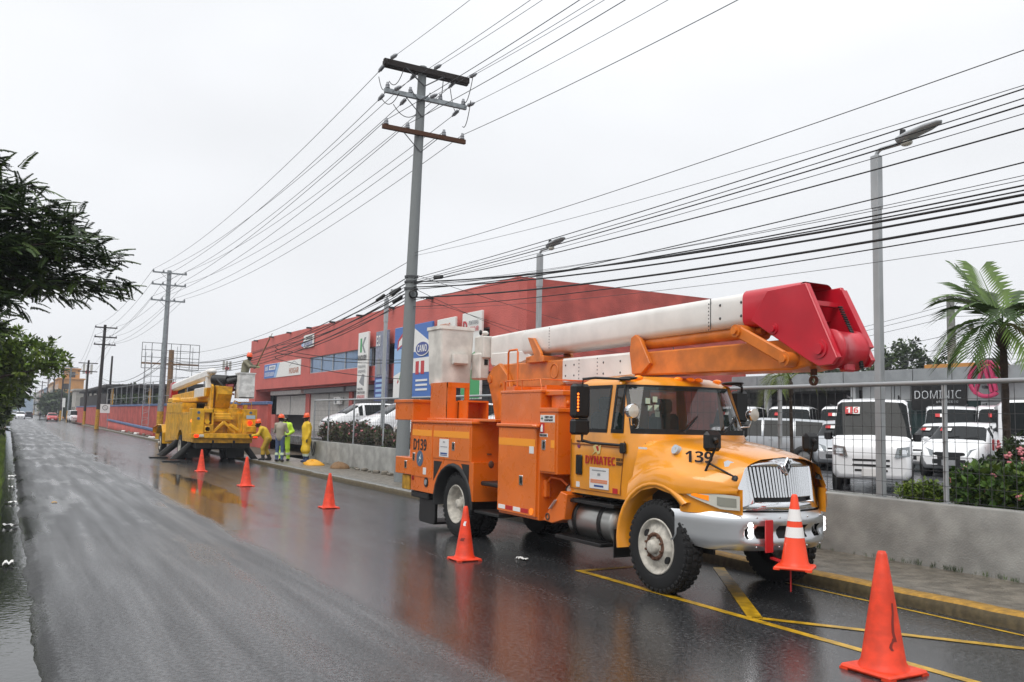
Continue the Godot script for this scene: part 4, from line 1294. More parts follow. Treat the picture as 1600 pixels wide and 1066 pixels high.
# ---------- people, as one blended surface each
func cap_d(p, b):
	var ab = b[1] - b[0]
	var h = clampf((p - b[0]).dot(ab) / maxf(ab.length_squared(), 1e-6), 0, 1)
	return (p - b[0] - ab * h).length() - lerpf(b[2], b[3], h)
func nets(m, B, cell, k):
	var lo = Vector3.INF
	var hi = -Vector3.INF
	for b in B:
		var r = maxf(b[2], b[3]) + cell * 2
		for e in [b[0], b[1]]:
			lo = lo.min(e - Vector3.ONE * r); hi = hi.max(e + Vector3.ONE * r)
	var n = Vector3i(((hi - lo) / cell).ceil()) + Vector3i.ONE
	var F = PackedFloat32Array()
	F.resize(n.x * n.y * n.z); F.fill(1.0)
	for b in B:   # smooth union, bone by bone, only near the bone
		var r = maxf(b[2], b[3]) + k + cell * 2
		var a0 = Vector3i((((b[0].min(b[1])) - Vector3.ONE * r - lo) / cell).floor()).clamp(Vector3i.ZERO, n - Vector3i.ONE)
		var a1 = Vector3i((((b[0].max(b[1])) + Vector3.ONE * r - lo) / cell).ceil()).clamp(Vector3i.ZERO, n - Vector3i.ONE)
		for z in range(a0.z, a1.z + 1):
			for y in range(a0.y, a1.y + 1):
				for x in range(a0.x, a1.x + 1):
					var i = x + n.x * (y + n.y * z)
					var d = cap_d(lo + V(x, y, z) * cell, b)
					var f = F[i]
					var h = maxf(k - absf(f - d), 0.0) / k
					F[i] = minf(f, d) - h * h * k * 0.25
	var idx = {}
	var P = []
	for z in n.z - 1:
		for y in n.y - 1:
			for x in n.x - 1:
				var i0 = x + n.x * (y + n.y * z)
				var s = 0
				var c = Vector3.ZERO
				var w = 0.0
				var neg = F[i0] < 0
				var mixed = false
				for o in 8:
					var q = (o & 1) + n.x * (((o >> 1) & 1) + n.y * (o >> 2))
					if (F[i0 + q] < 0) != neg: mixed = true
				if not mixed: continue
				for e in [[0, 1], [2, 3], [4, 5], [6, 7], [0, 2], [1, 3], [4, 6], [5, 7], [0, 4], [1, 5], [2, 6], [3, 7]]:
					var fa = F[i0 + (e[0] & 1) + n.x * (((e[0] >> 1) & 1) + n.y * (e[0] >> 2))]
					var fb = F[i0 + (e[1] & 1) + n.x * (((e[1] >> 1) & 1) + n.y * (e[1] >> 2))]
					if (fa < 0) == (fb < 0): continue
					var t = fa / (fa - fb)
					c += V(e[0] & 1, (e[0] >> 1) & 1, e[0] >> 2).lerp(V(e[1] & 1, (e[1] >> 1) & 1, e[1] >> 2), t); w += 1.0
				idx[i0] = P.size()
				P.append(lo + (V(x, y, z) + c / w) * cell)
	m.g += 1
	var st = [1, n.x, n.x * n.y]
	for i0 in idx:
		for ax in 3:
			var u = st[(ax + 1) % 3]
			var v = st[(ax + 2) % 3]
			if (F[i0] < 0) == (F[i0 + st[ax]] < 0): continue
			if not (idx.has(i0 - u) and idx.has(i0 - v) and idx.has(i0 - u - v)): continue
			var Q = [P[idx[i0]], P[idx[i0 - u]], P[idx[i0 - u - v]], P[idx[i0 - v]]]
			if F[i0] < 0: Q.reverse()
			for tr in [[0, 2, 1], [0, 3, 2]]:
				for j in tr:
					var best = 9.0
					var col = Color.WHITE
					for b in B:
						var d = cap_d(Q[j], b)
						if d < best: best = d; col = b[4]
					m.s.set_smooth_group(m.g); m.s.set_color(col); m.s.add_vertex(m.t * Q[j])
# J: joints in local space, facing +z
func person(label, at, turn, J, C, hat, coat = 0.0, skirt = 0.0):
	var t = thing("person", label, "person", at, "workers in rain gear")
	t.rotation.y = turn
	var m = M.new()
	var B = []
	var top = C.top; var leg = C.leg; var boot = C.boot; var skin = C.skin; var cuff = C.get("cuff", leg)
	var f = 1.0 + coat
	B.append([J.hip, J.chest, .145 * f, .165 * f, top]); B.append([J.chest, J.neck, .15 * f, .07, top])
	B.append([J.sl, J.sr, .075 * f, .075 * f, top])
	for s in ["l", "r"]:
		B.append([J["s" + s], J["e" + s], .062 * f, .052 * f, top]); B.append([J["e" + s], J["w" + s], .052 * f, .04 * f, top])
		var hp = J.hip + V(.09 if s == "l" else -.09, -.03, 0)
		B.append([hp, J["k" + s], .098 * f, .072 * f, leg if skirt == 0.0 else top]); 
		if skirt > 0.0: B.append([J["k" + s].lerp(hp, .1), J["k" + s].lerp(J["a" + s], .05), .14, .15, top]); B.append([hp + V(0, -.1, -.02), V(0, .55, 0), .14, .14, top])
		B.append([J["k" + s], J["k" + s].lerp(J["a" + s], .45), .066 * f, .06 * f, leg]); B.append([J["k" + s].lerp(J["a" + s], .45), J["k" + s].lerp(J["a" + s], .6), .064 * f, .062 * f, cuff]); B.append([J["k" + s].lerp(J["a" + s], .6), J["a" + s], .062 * f, .055 * f, boot if C.get("tall", false) else leg])
		B.append([J["a" + s] + V(0, -.03, -.03), J["a" + s] + V(0, -.045, .15), .05, .042, boot])
	if C.has("band"):
		B.append([J.hip.lerp(J.chest, .35) + V(-.06, 0, 0), J.hip.lerp(J.chest, .35) + V(.06, 0, 0), .142 * f, .142 * f, C.band])
	nets(m, B, .03, .05)
	# head and neck
	var H = J.head
	var fw = (J.get("look", V(0, 0, 1))).normalized()
	var rt = Vector3.UP.cross(fw).normalized()
	var hb = [[J.neck, H + V(0, -.06, 0), .058, .06, skin], [H + V(0, .045, 0) - fw * .015, H + V(0, .02, 0) + fw * .01, .098, .09, C.hair], [H + fw * .025 + V(0, .01, 0), H + fw * .04 + V(0, -.075, 0), .075, .05, skin],
		[H + fw * .095 + V(0, .015, 0), H + fw * .12 + V(0, -.025, 0), .012, .018, skin], [H + fw * .085 + V(0, -.065, 0) - rt * .02, H + fw * .085 + V(0, -.065, 0) + rt * .02, .012, .012, Color(.22, .08, .07)]]
	for s in [-1, 1]:
		hb.append([H + rt * s * .088 + V(0, .01, 0), H + rt * s * .09 + V(0, -.02, 0), .022, .014, skin])
		hb.append([H + rt * s * .034 + fw * .092 + V(0, .02, 0), H + rt * s * .034 + fw * .09 + V(0, .02, 0), .013, .013, Color(.5, .48, .46)])
	nets(m, hb, .016, .02)
	# hands with five fingers
	for s in ["l", "r"]:
		var w = J["w" + s]
		var d = (w - J["e" + s]).normalized()
		var side = d.cross(V(0, 0, 1))
		if side.length() < .3: side = d.cross(Vector3.UP)
		side = side.normalized() * (1.0 if s == "l" else -1.0)
		var pn = d.cross(side).normalized()
		var hc = C.get("glove", skin)
		var hb2 = [[w, w + d * .07, .026, .03, hc]]
		for i in 4:
			var r0 = w + d * .08 + side * (i - 1.5) * .02
			var ln = [.055, .068, .072, .062][i]
			hb2.append([r0, r0 + d * ln * .5, .0105, .0098, hc]); hb2.append([r0 + d * ln * .5, r0 + d * ln * .85 + pn * .025, .0098, .0085, hc])
		hb2.append([w + d * .02 - side * .025, w + d * .055 - side * .05, .013, .011, hc]); hb2.append([w + d * .055 - side * .05, w + d * .085 - side * .045 + pn * .01, .011, .0095, hc])
		nets(m, hb2, .011, .008)
	obj("body", m, K.skin, t, false)
	if hat:
		m = M.new()
		m.t = Transform3D(Basis(rt, Vector3.UP, fw).orthonormalized() * Basis(V(1, 0, 0), .12), H + V(0, .06, 0))
		m.lathe(Vector3.ZERO, Vector3.UP, [Vector2(.112, -.02), Vector2(.118, .0), Vector2(.116, .05), Vector2(.09, .105), Vector2(.045, .128), Vector2(0, .132)], 20)
		m.grid(16, 2, func(u, v):
			var a = TAU * u
			var r = lerpf(.112, .135 + .035 * maxf(0, sin(a)), v)
			return V(cos(a) * r, -.012 - .012 * v, sin(a) * r))
		m.box(V(-.014, .1, -.1), V(.014, .138, .09), .006)
		obj("hard_hat", m, K.hat, t, false)
	return t
func pose(o = {}):
	var J = {"hip": V(0, .95, 0), "chest": V(0, 1.3, 0), "neck": V(0, 1.5, 0), "head": V(0, 1.64, .02), "sl": V(.17, 1.42, 0), "sr": V(-.17, 1.42, 0), "el": V(.23, 1.14, -.02), "er": V(-.23, 1.14, -.02), "wl": V(.24, .9, .06), "wr": V(-.24, .9, .06), "kl": V(.1, .5, .02), "kr": V(-.1, .5, .02), "al": V(.11, .09, -.02), "ar": V(-.11, .09, -.02)}
	J.merge(o, true)
	return J
func people():
	var dark = Color(.035, .02, .014)
	var hair = Color(.01, .009, .008)
	var yel = Color(.62, .40, .02)
	var lime = Color(.52, .80, .05)
	person("worker in a yellow rain suit bending forward beside the truck's outrigger", V(8.85, .13, -34.9), -1.9, pose({"hip": V(0, .86, -.08), "chest": V(0, 1.14, .1), "neck": V(0, 1.3, .22), "head": V(0, 1.42, .3), "look": V(0, -.4, 1), "sl": V(.17, 1.23, .16), "sr": V(-.17, 1.23, .16), "el": V(.26, 1.0, .28), "er": V(-.25, .98, .3), "wl": V(.12, .95, .5), "wr": V(-.1, .98, .52), "kl": V(.12, .47, .08), "kr": V(-.12, .47, -.02), "al": V(.14, .09, .05), "ar": V(-.13, .09, -.18)}), {"top": yel, "leg": Color(.4, .25, .02), "boot": Color(.02, .02, .022), "skin": dark, "hair": hair, "tall": true}, true, .12)
	person("worker in a beige shirt and blue jeans seen from behind, orange helmet", V(9.13, .13, -33.8), 2.5, pose({"el": V(.27, 1.15, .1), "wl": V(.12, 1.12, .32), "er": V(-.25, 1.15, .08), "wr": V(-.1, 1.2, .3)}), {"top": Color(.32, .29, .23), "leg": Color(.055, .09, .17), "cuff": Color(.5, .6, .4), "boot": Color(.03, .025, .02), "skin": dark, "hair": hair}, true, .02)
	person("bareheaded worker in a lime green high visibility suit standing among the group", V(9.52, .13, -34.55), -.55, pose({"el": V(.3, 1.16, -.02), "wl": V(.14, 1.02, .22), "er": V(-.28, 1.16, 0), "wr": V(-.12, 1.22, .24), "kl": V(.13, .5, .03), "kr": V(-.12, .5, .02), "al": V(.16, .09, 0), "ar": V(-.14, .09, 0)}), {"top": lime, "leg": lime, "boot": Color(.02, .02, .02), "skin": dark, "hair": hair, "band": Color(.55, .6, .5), "cuff": Color(.6, .62, .55)}, false, .18)
	person("worker in a long yellow raincoat and orange helmet standing by the wall end", V(10.02, .13, -33.35), -1.5, pose({"hip": V(0, .97, 0), "chest": V(0, 1.34, 0), "neck": V(0, 1.55, 0), "head": V(0, 1.7, .02), "sl": V(.17, 1.46, 0), "sr": V(-.17, 1.46, 0)}), {"top": yel * 1.15, "leg": Color(.04, .07, .16), "cuff": Color(.5, .58, .45), "boot": Color(.03, .05, .11), "skin": dark, "hair": hair, "tall": true}, true, .16, 1.0)
	var b = person("lineman in camouflage jacket leaning out of the raised white bucket", V(8.15, 2.62, -35.95), .9, pose({"chest": V(0, 1.28, .06), "neck": V(0, 1.46, .12), "head": V(0, 1.58, .18), "sl": V(.17, 1.38, .08), "sr": V(-.17, 1.38, .08), "el": V(.25, 1.2, .3), "er": V(-.22, 1.2, .32), "wl": V(.1, 1.3, .5), "wr": V(-.08, 1.2, .52)}), {"top": Color(.2, .19, .13), "leg": Color(.12, .12, .09), "boot": Color(.02, .02, .02), "skin": dark, "hair": hair, "glove": Color(.35, .4, .2)}, true, .06)
	var m = M.new()
	m.tube([V(8.5, 3.8, -35.6), V(8.85, 4.95, -35.0)], .025, 6)
	m.tube([V(8.85, 4.95, -35.0), V(8.92, 5.15, -34.9)], .012, 6)
	tag(obj("hot_stick", m, K.rusty), "long insulated pole held up by the lineman in the bucket", "pole")

# ---------- the yellow truck behind
func yellow_truck():
	var t = thing("bucket_truck", "older yellow bucket truck seen from behind with black outriggers spread", "bucket truck", V(7.4, 0, -39))
	var m = M.new()
	for x in [7.0, 7.8]: m.box(V(x - .04, .6, -47), V(x + .04, .88, -35.6))
	m.box(V(6.4, .55, -36.3), V(8.45, .95, -35.7), .03); m.box(V(6.9, .5, -41), V(7.9, .95, -37))
	m.cyl(V(6.7, .5, -38.8), V(8.1, .5, -38.8), .1); m.ell(V(7.4, .5, -38.8), V(.22, .22, .22), 10); m.cyl(V(6.7, .5, -44.2), V(8.1, .5, -44.2), .07)
	obj("chassis", m, K.chassis, t)
	for s in [[6.28, -1], [8.52, 1]]:
		wheel(t, s[0], s[1], -44.2, true, .5, .26)
		wheel(t, s[0], s[1], -38.8, false, .5, .26)
		wheel(t, s[0] - s[1] * .29, s[1], -38.8, false, .5, .26)
	# body
	for sd in [-1, 1]:
		var x0 = 6.28 if sd < 0 else 7.95
		var x1 = 6.85 if sd < 0 else 8.52
		var A = [-35.75, 1.95, -35.75, .78, -38.15, .78]
		for i in 9:
			var a = PI * i / 8.0
			A.append_array([-38.8 + cos(a) * .62, .8 + sin(a) * .42])
		A.append_array([-39.45, .78, -42.7, .6, -42.7, 2.35, -38.6, 2.35, -38.6, 1.95])
		m = M.new()
		m.prx(PV(A), x0, x1, .012)
		var bd = obj("locker_body", m, K.yellow_truck, t)
		var x = x0 - .012 if sd < 0 else x1
		for d in [[-42.6, -41.2, .7, 1.85], [-41.1, -39.6, .85, 1.85], [-38.1, -36.9, .9, 1.85], [-36.8, -35.85, .9, 1.85], [-42.6, -40.8, 1.92, 2.28], [-40.7, -38.7, 1.92, 2.28]]:
			m = M.new()
			m.box(V(x, d[2], d[0]), V(x + .012, d[3], d[1]), .004)
			obj("locker_door", m, K.yellow_door, bd)
	m = M.new()
	m.box(V(6.85, .95, -42.7), V(7.95, 1.1, -35.75)); m.box(V(6.14, .96, -35.75), V(8.67, 1.15, -35.45), .015); m.box(V(6.3, .78, -35.72), V(8.5, .96, -35.62))
	obj("tail_deck", m, K.yellow_truck, t)
	m = M.new()
	m.box(V(6.16, 1.15, -36.2), V(6.62, 2.1, -35.55), .012); m.box(V(6.62, 1.15, -36.2), V(6.95, 1.5, -35.6), .012); m.box(V(6.62, 1.95, -36.2), V(6.98, 2.1, -35.6), .012); m.box(V(6.92, 1.15, -36.2), V(6.98, 2.1, -35.6), .01); m.box(V(6.64, 1.18, -35.6), V(6.85, 1.42, -35.5), .02)
	obj("tail_cabinet", m, K.yellow_door, t)
	m = M.new()
	m.box(V(8.1, 1.15, -36.2), V(8.64, 2.12, -35.55), .012); m.box(V(7.62, 1.15, -36.6), V(8.1, 2.15, -36.0), .02); m.box(V(8.24, 1.2, -35.56), V(8.6, 1.45, -35.48), .02)
	obj("tail_cabinet", m, K.yellow_truck, t)
	m = M.new()
	m.box(V(6.64, 1.55, -36.0), V(6.92, 1.92, -35.9))
	obj("cabinet_recess", m, K.black, t)
	for c in [[6.4, 1.95, .04], [6.4, 1.72, .04], [8.38, 1.98, .04]]:
		m = M.new(); m.cyl(V(c[0], c[1], -35.6), V(c[0], c[1], -35.53), c[2] * 1.4, c[2] * 1.4, 14)
		obj("emblem", m, K.decal_blue, t)
	m = M.new(); m.box(V(8.22, 1.74, -35.57), V(8.56, 1.88, -35.53)); obj("number_plate", m, mat("plate", "9db7c6", .4), t)
	m = M.new(); m.cyl(V(8.36, 1.58, -35.58), V(8.36, 1.58, -35.48), .085, .08, 16); obj("tail_lamp", m, K.red_lit, t)
	m = M.new(); m.cyl(V(6.73, 1.6, -35.6), V(6.73, 1.6, -35.5), .1, .1, 6); obj("reflector", m, K.yellow_door, t)
	m = M.new(); m.cyl(V(6.75, 1.32, -35.6), V(6.75, 1.32, -35.5), .09, .09, 12); obj("reflector", m, K.red_lens, t)
	m = M.new(); m.box(V(6.26, 1.0, -35.46), V(6.42, 1.1, -35.42), .02); obj("tail_lamp", m, K.red_lit, t)
	m = M.new(); m.box(V(6.44, 1.0, -35.46), V(6.62, 1.1, -35.42), .02); obj("tail_lamp", m, K.lens_clear, t)
	m = M.new(); m.box(V(8.5, 1.0, -35.46), V(8.66, 1.1, -35.42), .02); obj("tail_lamp", m, K.red_lit, t)
	m = M.new(); m.box(V(6.14, 1.58, -35.7), V(6.17, 1.66, -35.6), .01); obj("marker_lamp", m, K.amber_lit, t)
	# cab and bonnet ahead
	m = M.new()
	m.prx(PV([-42.9, .9, -42.9, 2.5, -43.1, 2.62, -44.3, 2.6, -44.75, 1.75, -44.8, .9]), 6.55, 8.25, .05)
	m.prx(PV([-44.8, .9, -44.75, 1.72, -46.4, 1.5, -46.5, .9]), 6.75, 8.05, .06)
	for x in [[6.22, 6.7], [8.1, 8.58]]: m.prx(PV([-43.2, .5, -43.3, .95, -43.6, 1.25, -44.2, 1.33, -44.9, 1.2, -45.3, .9, -46.4, .9, -46.4, 1.2, -44.8, 1.36, -43.6, 1.36, -43.1, 1.0, -43.1, .5]), x[0], x[1], .03)
	obj("cab", m, K.yellow_door, t)
	m = M.new(); m.box(V(6.7, 1.8, -42.9), V(8.1, 2.4, -42.88)); m.box(V(6.53, 1.8, -44.2), V(6.56, 2.4, -43.2)); obj("window", m, K.glass_dark, t)
	# pedestal
	m = M.new()
	m.prx(PV([-36.2, 1.3, -36.2, 2.0, -36.5, 2.2, -37.5, 2.2, -37.6, 1.1, -36.2, 1.1]), 6.95, 7.8, .02)
	m.t = Transform3D(Basis(), V(0, 0, 0))
	m.prx(PV([-36.4, 2.15, -35.95, 2.7, -35.95, 3.0, -36.6, 3.05, -37.3, 2.4, -37.3, 2.1]), 7.15, 7.72, .02)
	m.prx(PV([-36.3, 1.95, -36.2, 3.0, -36.5, 3.1, -37.0, 2.3, -37.0, 1.95]), 6.98, 7.06, .01)
	obj("pedestal", m, K.yellow_truck, t)
	m = M.new()
	m.bar(V(6.98, 1.18, -35.7), V(7.4, 1.6, -35.75), .1, .1, .01); m.bar(V(7.4, 1.6, -35.75), V(7.85, 1.18, -35.7), .1, .1, .01); m.bar(V(7.0, 1.75, -35.9), V(7.8, 1.75, -35.9), .1, .12, .01); m.bar(V(7.6, 1.5, -35.65), V(7.95, 1.28, -35.6), .12, .12, .02); m.box(V(7.05, 1.6, -36.2), V(7.7, 1.95, -35.9), .03)
	obj("brace", m, K.yellow_door, t)
	m = M.new()
	m.prx(PV([-36.6, 2.95, -45.2, 2.75, -45.2, 2.45, -40, 2.5, -36.8, 2.6]), 6.85, 7.2, .02); m.box(V(6.8, 2.4, -42.5), V(8.2, 2.6, -38.5), .05)
	obj("lower_boom", m, K.yellow_door, t)
	m = M.new(); m.prx(PV([-37.2, 2.98, -39.2, 2.95, -39.2, 2.55, -37.2, 2.6]), 6.82, 7.23, .03); obj("insulating_sleeve", m, K.white_boom, t)
	m = M.new()
	m.bar(V(7.0, 3.15, -45.4), V(7.1, 3.55, -37.2), .34, .36, .08); m.box(V(6.95, 2.75, -37.6), V(7.2, 3.5, -37.3), .04); m.ell(V(7.1, 3.62, -37.1), V(.2, .14, .3), 10)
	obj("upper_boom", m, K.white_boom, t)
	m = M.new(); m.prx(PV([-45.2, 3.4, -45.9, 3.35, -46.2, 2.45, -45.5, 2.5]), 6.85, 7.15, .02); obj("elbow", m, K.red_boom, t)
	m = M.new()
	m.cyl(V(7.1, 3.3, -36.8), V(7.6, 3.25, -36.4), .2, .22, 14); m.box(V(7.3, 2.95, -36.6), V(7.9, 3.3, -36.3), .06); m.cyl(V(7.6, 3.2, -36.3), V(7.95, 3.3, -36.1), .16, .16, 12)
	m.tube([V(7.2, 3.3, -36.5), V(7.4, 3.0, -36.2), V(7.6, 2.75, -36.2), V(7.85, 2.9, -36.1)], .05, 8); m.box(V(7.06, 2.75, -36.9), V(7.2, 3.3, -36.6), .03); m.tube([V(7.5, 3.4, -36.4), V(7.9, 3.45, -36.0), V(7.95, 3.0, -35.9)], .04, 8)
	obj("winch", m, K.black, t)
	m = M.new(); m.cyl(V(7.55, 2.95, -36.2), V(7.8, 2.98, -36.1), .15, .15, 14); m.tube([V(7.5, 3.1, -36.1), V(7.6, 2.75, -36.0), V(7.8, 2.7, -36.0)], .04, 6); obj("hose_reel", m, mat("dark_red", "6e1a20", .6), t)
	m = M.new()
	m.box(V(7.88, 2.55, -36.3), V(8.5, 2.6, -35.6)); m.box(V(7.88, 2.55, -35.63), V(8.5, 3.55, -35.6), .01); m.box(V(7.88, 2.55, -36.3), V(8.5, 3.55, -36.27), .01); m.box(V(7.88, 2.56, -36.28), V(7.91, 3.55, -35.62), .01); m.box(V(8.47, 2.56, -36.28), V(8.5, 3.55, -35.62), .01)
	m.box(V(7.85, 3.53, -36.33), V(8.53, 3.57, -36.26)); m.box(V(7.85, 3.53, -35.64), V(8.53, 3.575, -35.57)); m.box(V(7.85, 3.53, -36.3), V(7.92, 3.572, -35.6)); m.box(V(8.46, 3.53, -36.3), V(8.53, 3.572, -35.6))
	obj("bucket", m, K.bucket_white2, t)
	m = M.new()
	m.bar(V(7.8, 2.3, -36.2), V(7.8, 1.9, -36.2), .06, .06); m.tube([V(8.0, 2.1, -36), V(8.0, 2.4, -36), V(8.5, 2.4, -36), V(8.5, 2.1, -36)], .02, 6); m.tube([V(7.75, 2.2, -36.1), V(7.85, 2.45, -36.1), V(8.1, 2.35, -36.1)], .03, 6); m.box(V(8.2, 2.12, -36.2), V(8.35, 2.3, -36.0), .02)
	obj("tool_rack", m, K.yellow_truck, t)
	# outriggers
	for s in [[6.35, -39.7, 5.4, -39.7], [6.35, -36.5, 5.45, -36.5], [8.3, -36.0, 8.95, -36.0], [8.45, -40.0, 9.1, -40.0]]:
		var sg = signf(s[2] - s[0])
		m = M.new()
		m.t = Transform3D(Basis(), V(s[0], 0, s[1]))
		var w = absf(s[2] - s[0]) * sg
		m.loft([[V(0, .85, -.12), V(0, .85, .12), V(0, .5, .12), V(0, .5, -.12)], [V(w * .85, .12, -.12), V(w * .85, .12, .12), V(w * .5, .1, .12), V(w * .5, .1, -.12)]])
		m.box(V(minf(w * .4, w * 1.15), 0.003, -.2), V(maxf(w * .4, w * 1.15), .05, .2), .01)
		obj("outrigger", m, K.chassis, t)
	for x in [6.3, 7.8]:
		m = M.new(); m.box(V(x, .15, -36.9), V(x + .7, .75, -36.85)); obj("mud_flap", m, K.black, t)
# ---------- poles and wires
func insulator(t, p, h = .16, r = .07):
	var m = M.new()
	m.lathe(p, Vector3.UP, [Vector2(.02, 0), Vector2(r, .01), Vector2(r * .95, h * .25), Vector2(r * .6, h * .32), Vector2(r * .9, h * .4), Vector2(r * .8, h * .62), Vector2(r * .5, h * .7), Vector2(r * .6, h * .9), Vector2(0, h)], 10)
	obj("insulator", m, K.insul, t)
func utility_pole(label, x, z, h, topx, r0, r1, mt, arms, base_yellow = 0.0, detail = false, n = "utility_pole"):
	var t = thing(n, label, "utility pole", V(x, .1, z), "poles along the street")
	var m = M.new()
	var ax = func(y): return lerpf(x, topx, y / h)
	var R = []
	for y in [-.2, 1.0, h * .3, h * .6, h]: R.append(m.ring(V(ax.call(y), y, z), Vector3.UP, lerpf(r0, r1, maxf(0, y) / h), 8 if mt == "pole_conc" else 12))
	m.loft(R)
	obj("shaft", m, K[mt], t)
	if base_yellow > 0:
		m = M.new(); m.loft([m.ring(V(x, 0.05, z), Vector3.UP, r0 + .006, 12), m.ring(V(ax.call(base_yellow), base_yellow, z), Vector3.UP, lerpf(r0, r1, base_yellow / h) + .006, 12)])
		obj("painted_base", m, K.pole_yellow, t)
	for a in arms:   # [y, x0, x1, material, thickness, insulator xs]
		var c = ax.call(a[0])
		m = M.new()
		m.box(V(a[1], a[0] - a[4] / 2, z + .1), V(a[2], a[0] + a[4] / 2, z + .1 + a[4] * .8), .006)
		var am = obj("crossarm", m, K[a[3]], t)
		for sg in [-1, 1]:
			m = M.new(); m.bar(V(c + sg * .55, a[0] - .04, z + .14), V(c, a[0] - .55, z + .14), .02, .02)
			obj("brace", m, K.steel_dark, am)
		for ix in a[5]: insulator(am, V(ix, a[0] + a[4] / 2, z + .15), .2 if detail else .16, .07)
	return t
func wire(P, r, label, group, mt = "wire", n = "power_line"):
	var m = M.new()
	m.tube(P, r, 5)
	tag(obj(n, m, K[mt]), label, "cable", group)
func sag(a, b, s, n = 16):
	var P = []
	for i in n + 1:
		var u = float(i) / n
		P.append(a.lerp(b, u) - V(0, s * 4 * u * (1 - u), 0))
	return P
# through three heights along the road
func para(x0, z0, y0, z1, y1, z2, y2, x2, n = 26):
	var P = []
	for i in n + 1:
		var z = lerpf(z0, z2, float(i) / n)
		var y = y0 * (z - z1) * (z - z2) / ((z0 - z1) * (z0 - z2)) + y1 * (z - z0) * (z - z2) / ((z1 - z0) * (z1 - z2)) + y2 * (z - z0) * (z - z1) / ((z2 - z0) * (z2 - z1))
		P.append(V(lerpf(x0, x2, float(i) / n), y, z))
	return P
func poles_and_wires():
	var mp = utility_pole("tall grey main utility pole with three crossarms rising behind the orange truck", 9.62, -22.95, 12.15, 9.87, .21, .13, "pole_conc", [[11.15, 8.66, 11.25, "galv", .13, [8.75, 9.45, 10.4, 11.15]], [10.1, 8.64, 11.25, "wood_brown", .13, [8.75, 9.4, 10.55, 11.15]]], 0.0, true)
	for dz in [-.2, .12]:
		var m = M.new()
		m.box(V(8.6 + (.1 if dz < 0 else 0.0), 11.88 + (.07 if dz < 0 else 0.0), -22.95 + dz), V(11.3 + (.12 if dz < 0 else 0.0), 12.06 + (.07 if dz < 0 else 0.0), -22.83 + dz), .008)
		obj("crossarm", m, K.wood_dark, mp)
	for sg in [-1, 1]:
		var m = M.new(); m.bar(V(9.86 + sg * .6, 11.9, -22.7), V(9.86, 11.5, -22.75), .03, .03); obj("brace", m, K.steel_dark, mp)
	var ends = []
	for d in [[8.7, 11.97, -1], [9.7, 11.97, -1], [10.95, 11.97, -1], [8.72, 11.12, -1], [9.4, 11.12, -1], [11.1, 11.12, -1], [8.75, 12.05, 1], [10.1, 12.05, 1], [11.25, 12.05, 1], [8.9, 11.16, 1], [10.0, 11.16, 1], [11.2, 11.16, 1]]:
		var m = M.new()
		var a = V(d[0], d[1], -22.8 + d[2] * .1)
		var b = a + V(0, -.06, .5 * d[2])
		m.cyl(a - V(0, 0, .1 * d[2]), b, .012, .012, 6)
		for k in 4: m.lathe(a.lerp(b, .3 + k * .15), b - a, [Vector2(.015, 0), Vector2(.06, .02), Vector2(.05, .045), Vector2(.015, .06)], 8)
		m.ell(b, V(.035, .035, .05), 6)
		obj("strain_insulator", m, K.insul, mp)
	for s in [[8.7, 11.75, -23.4, 8.75, 11.35, -22.8], [8.75, 11.4, -22.7, 9.2, 11.9, -22.7], [9.45, 11.4, -22.8, 9.9, 11.2, -22.4], [10.3, 11.8, -22.4, 10.4, 11.4, -22.8], [11.25, 12.0, -22.4, 11.15, 11.3, -22.8], [11.15, 11.2, -22.3, 11.2, 10.6, -22.9], [9.1, 10.95, -23.2, 9.8, 10.8, -22.9], [8.7, 11.1, -23.2, 8.95, 11.0, -22.4], [10.9, 11.8, -23.2, 11.0, 11.0, -22.8]]:
		var m = M.new()
		m.tube(sag(V(s[0], s[1], s[2]), V(s[3], s[4], s[5]), .28, 10), .012, 5)
		obj("jumper_cable", m, K.wire, mp)
	var hw = M.new()
	for y in [5.55, 5.75, 5.9]: hw.cyl(V(9.74, y, -22.95), V(9.74, y + .05, -22.95), .2, .2, 14)
	obj("clamp_band", hw, K.steel_dark, mp)
	hw = M.new(); hw.lathe(V(9.72, 5.4, -22.74), V(-.3, 0, 1), [Vector2(.09, 0), Vector2(.13, 0), Vector2(.13, .07), Vector2(.09, .07)], 18); obj("cable_coil", hw, K.black, mp)
	for s in [[9.68, 5.66, -23.6, 9.67, 5.55, -24.2], [9.69, 5.42, -23.5, 9.68, 5.3, -24.1], [9.66, 5.6, -24.8, 9.65, 5.5, -25.4], [9.75, 5.7, -21.4, 9.75, 5.66, -20.9]]:
		var m = M.new(); m.bar(V(s[0], s[1], s[2]), V(s[3], s[4], s[5]), .1, .1, .03)
		tag(obj("splice_box", m, K.black), "black cable splice case hung on the wires next to the main pole", "splice case", "splice cases by the main pole")
	var p2 = utility_pole("second grey utility pole with three light crossarms standing beside the yellow truck", 8.93, -63.5, 11.65, 9.0, .22, .14, "galv", [[11.45, 7.9, 10.12, "galv", .1, [7.95, 8.6, 10.05]], [10.62, 7.88, 10.1, "galv", .1, [7.95, 8.6, 9.4, 10.05]], [9.54, 7.88, 10.1, "galv", .1, [7.95, 8.6, 9.4, 10.05]]], 2.0)
	var p3 = utility_pole("dark wooden utility pole with a white no parking sign in front of the red wall", 8.0, -100.0, 10.9, 8.2, .2, .14, "wood_dark", [[10.6, 7.22, 9.36, "wood_dark", .13, [7.3, 9.3]], [9.6, 7.22, 9.36, "wood_dark", .13, [7.3, 8.7, 9.3]], [8.82, 7.22, 9.3, "wood_dark", .13, [7.3, 8.7, 9.2]]], 2.1)
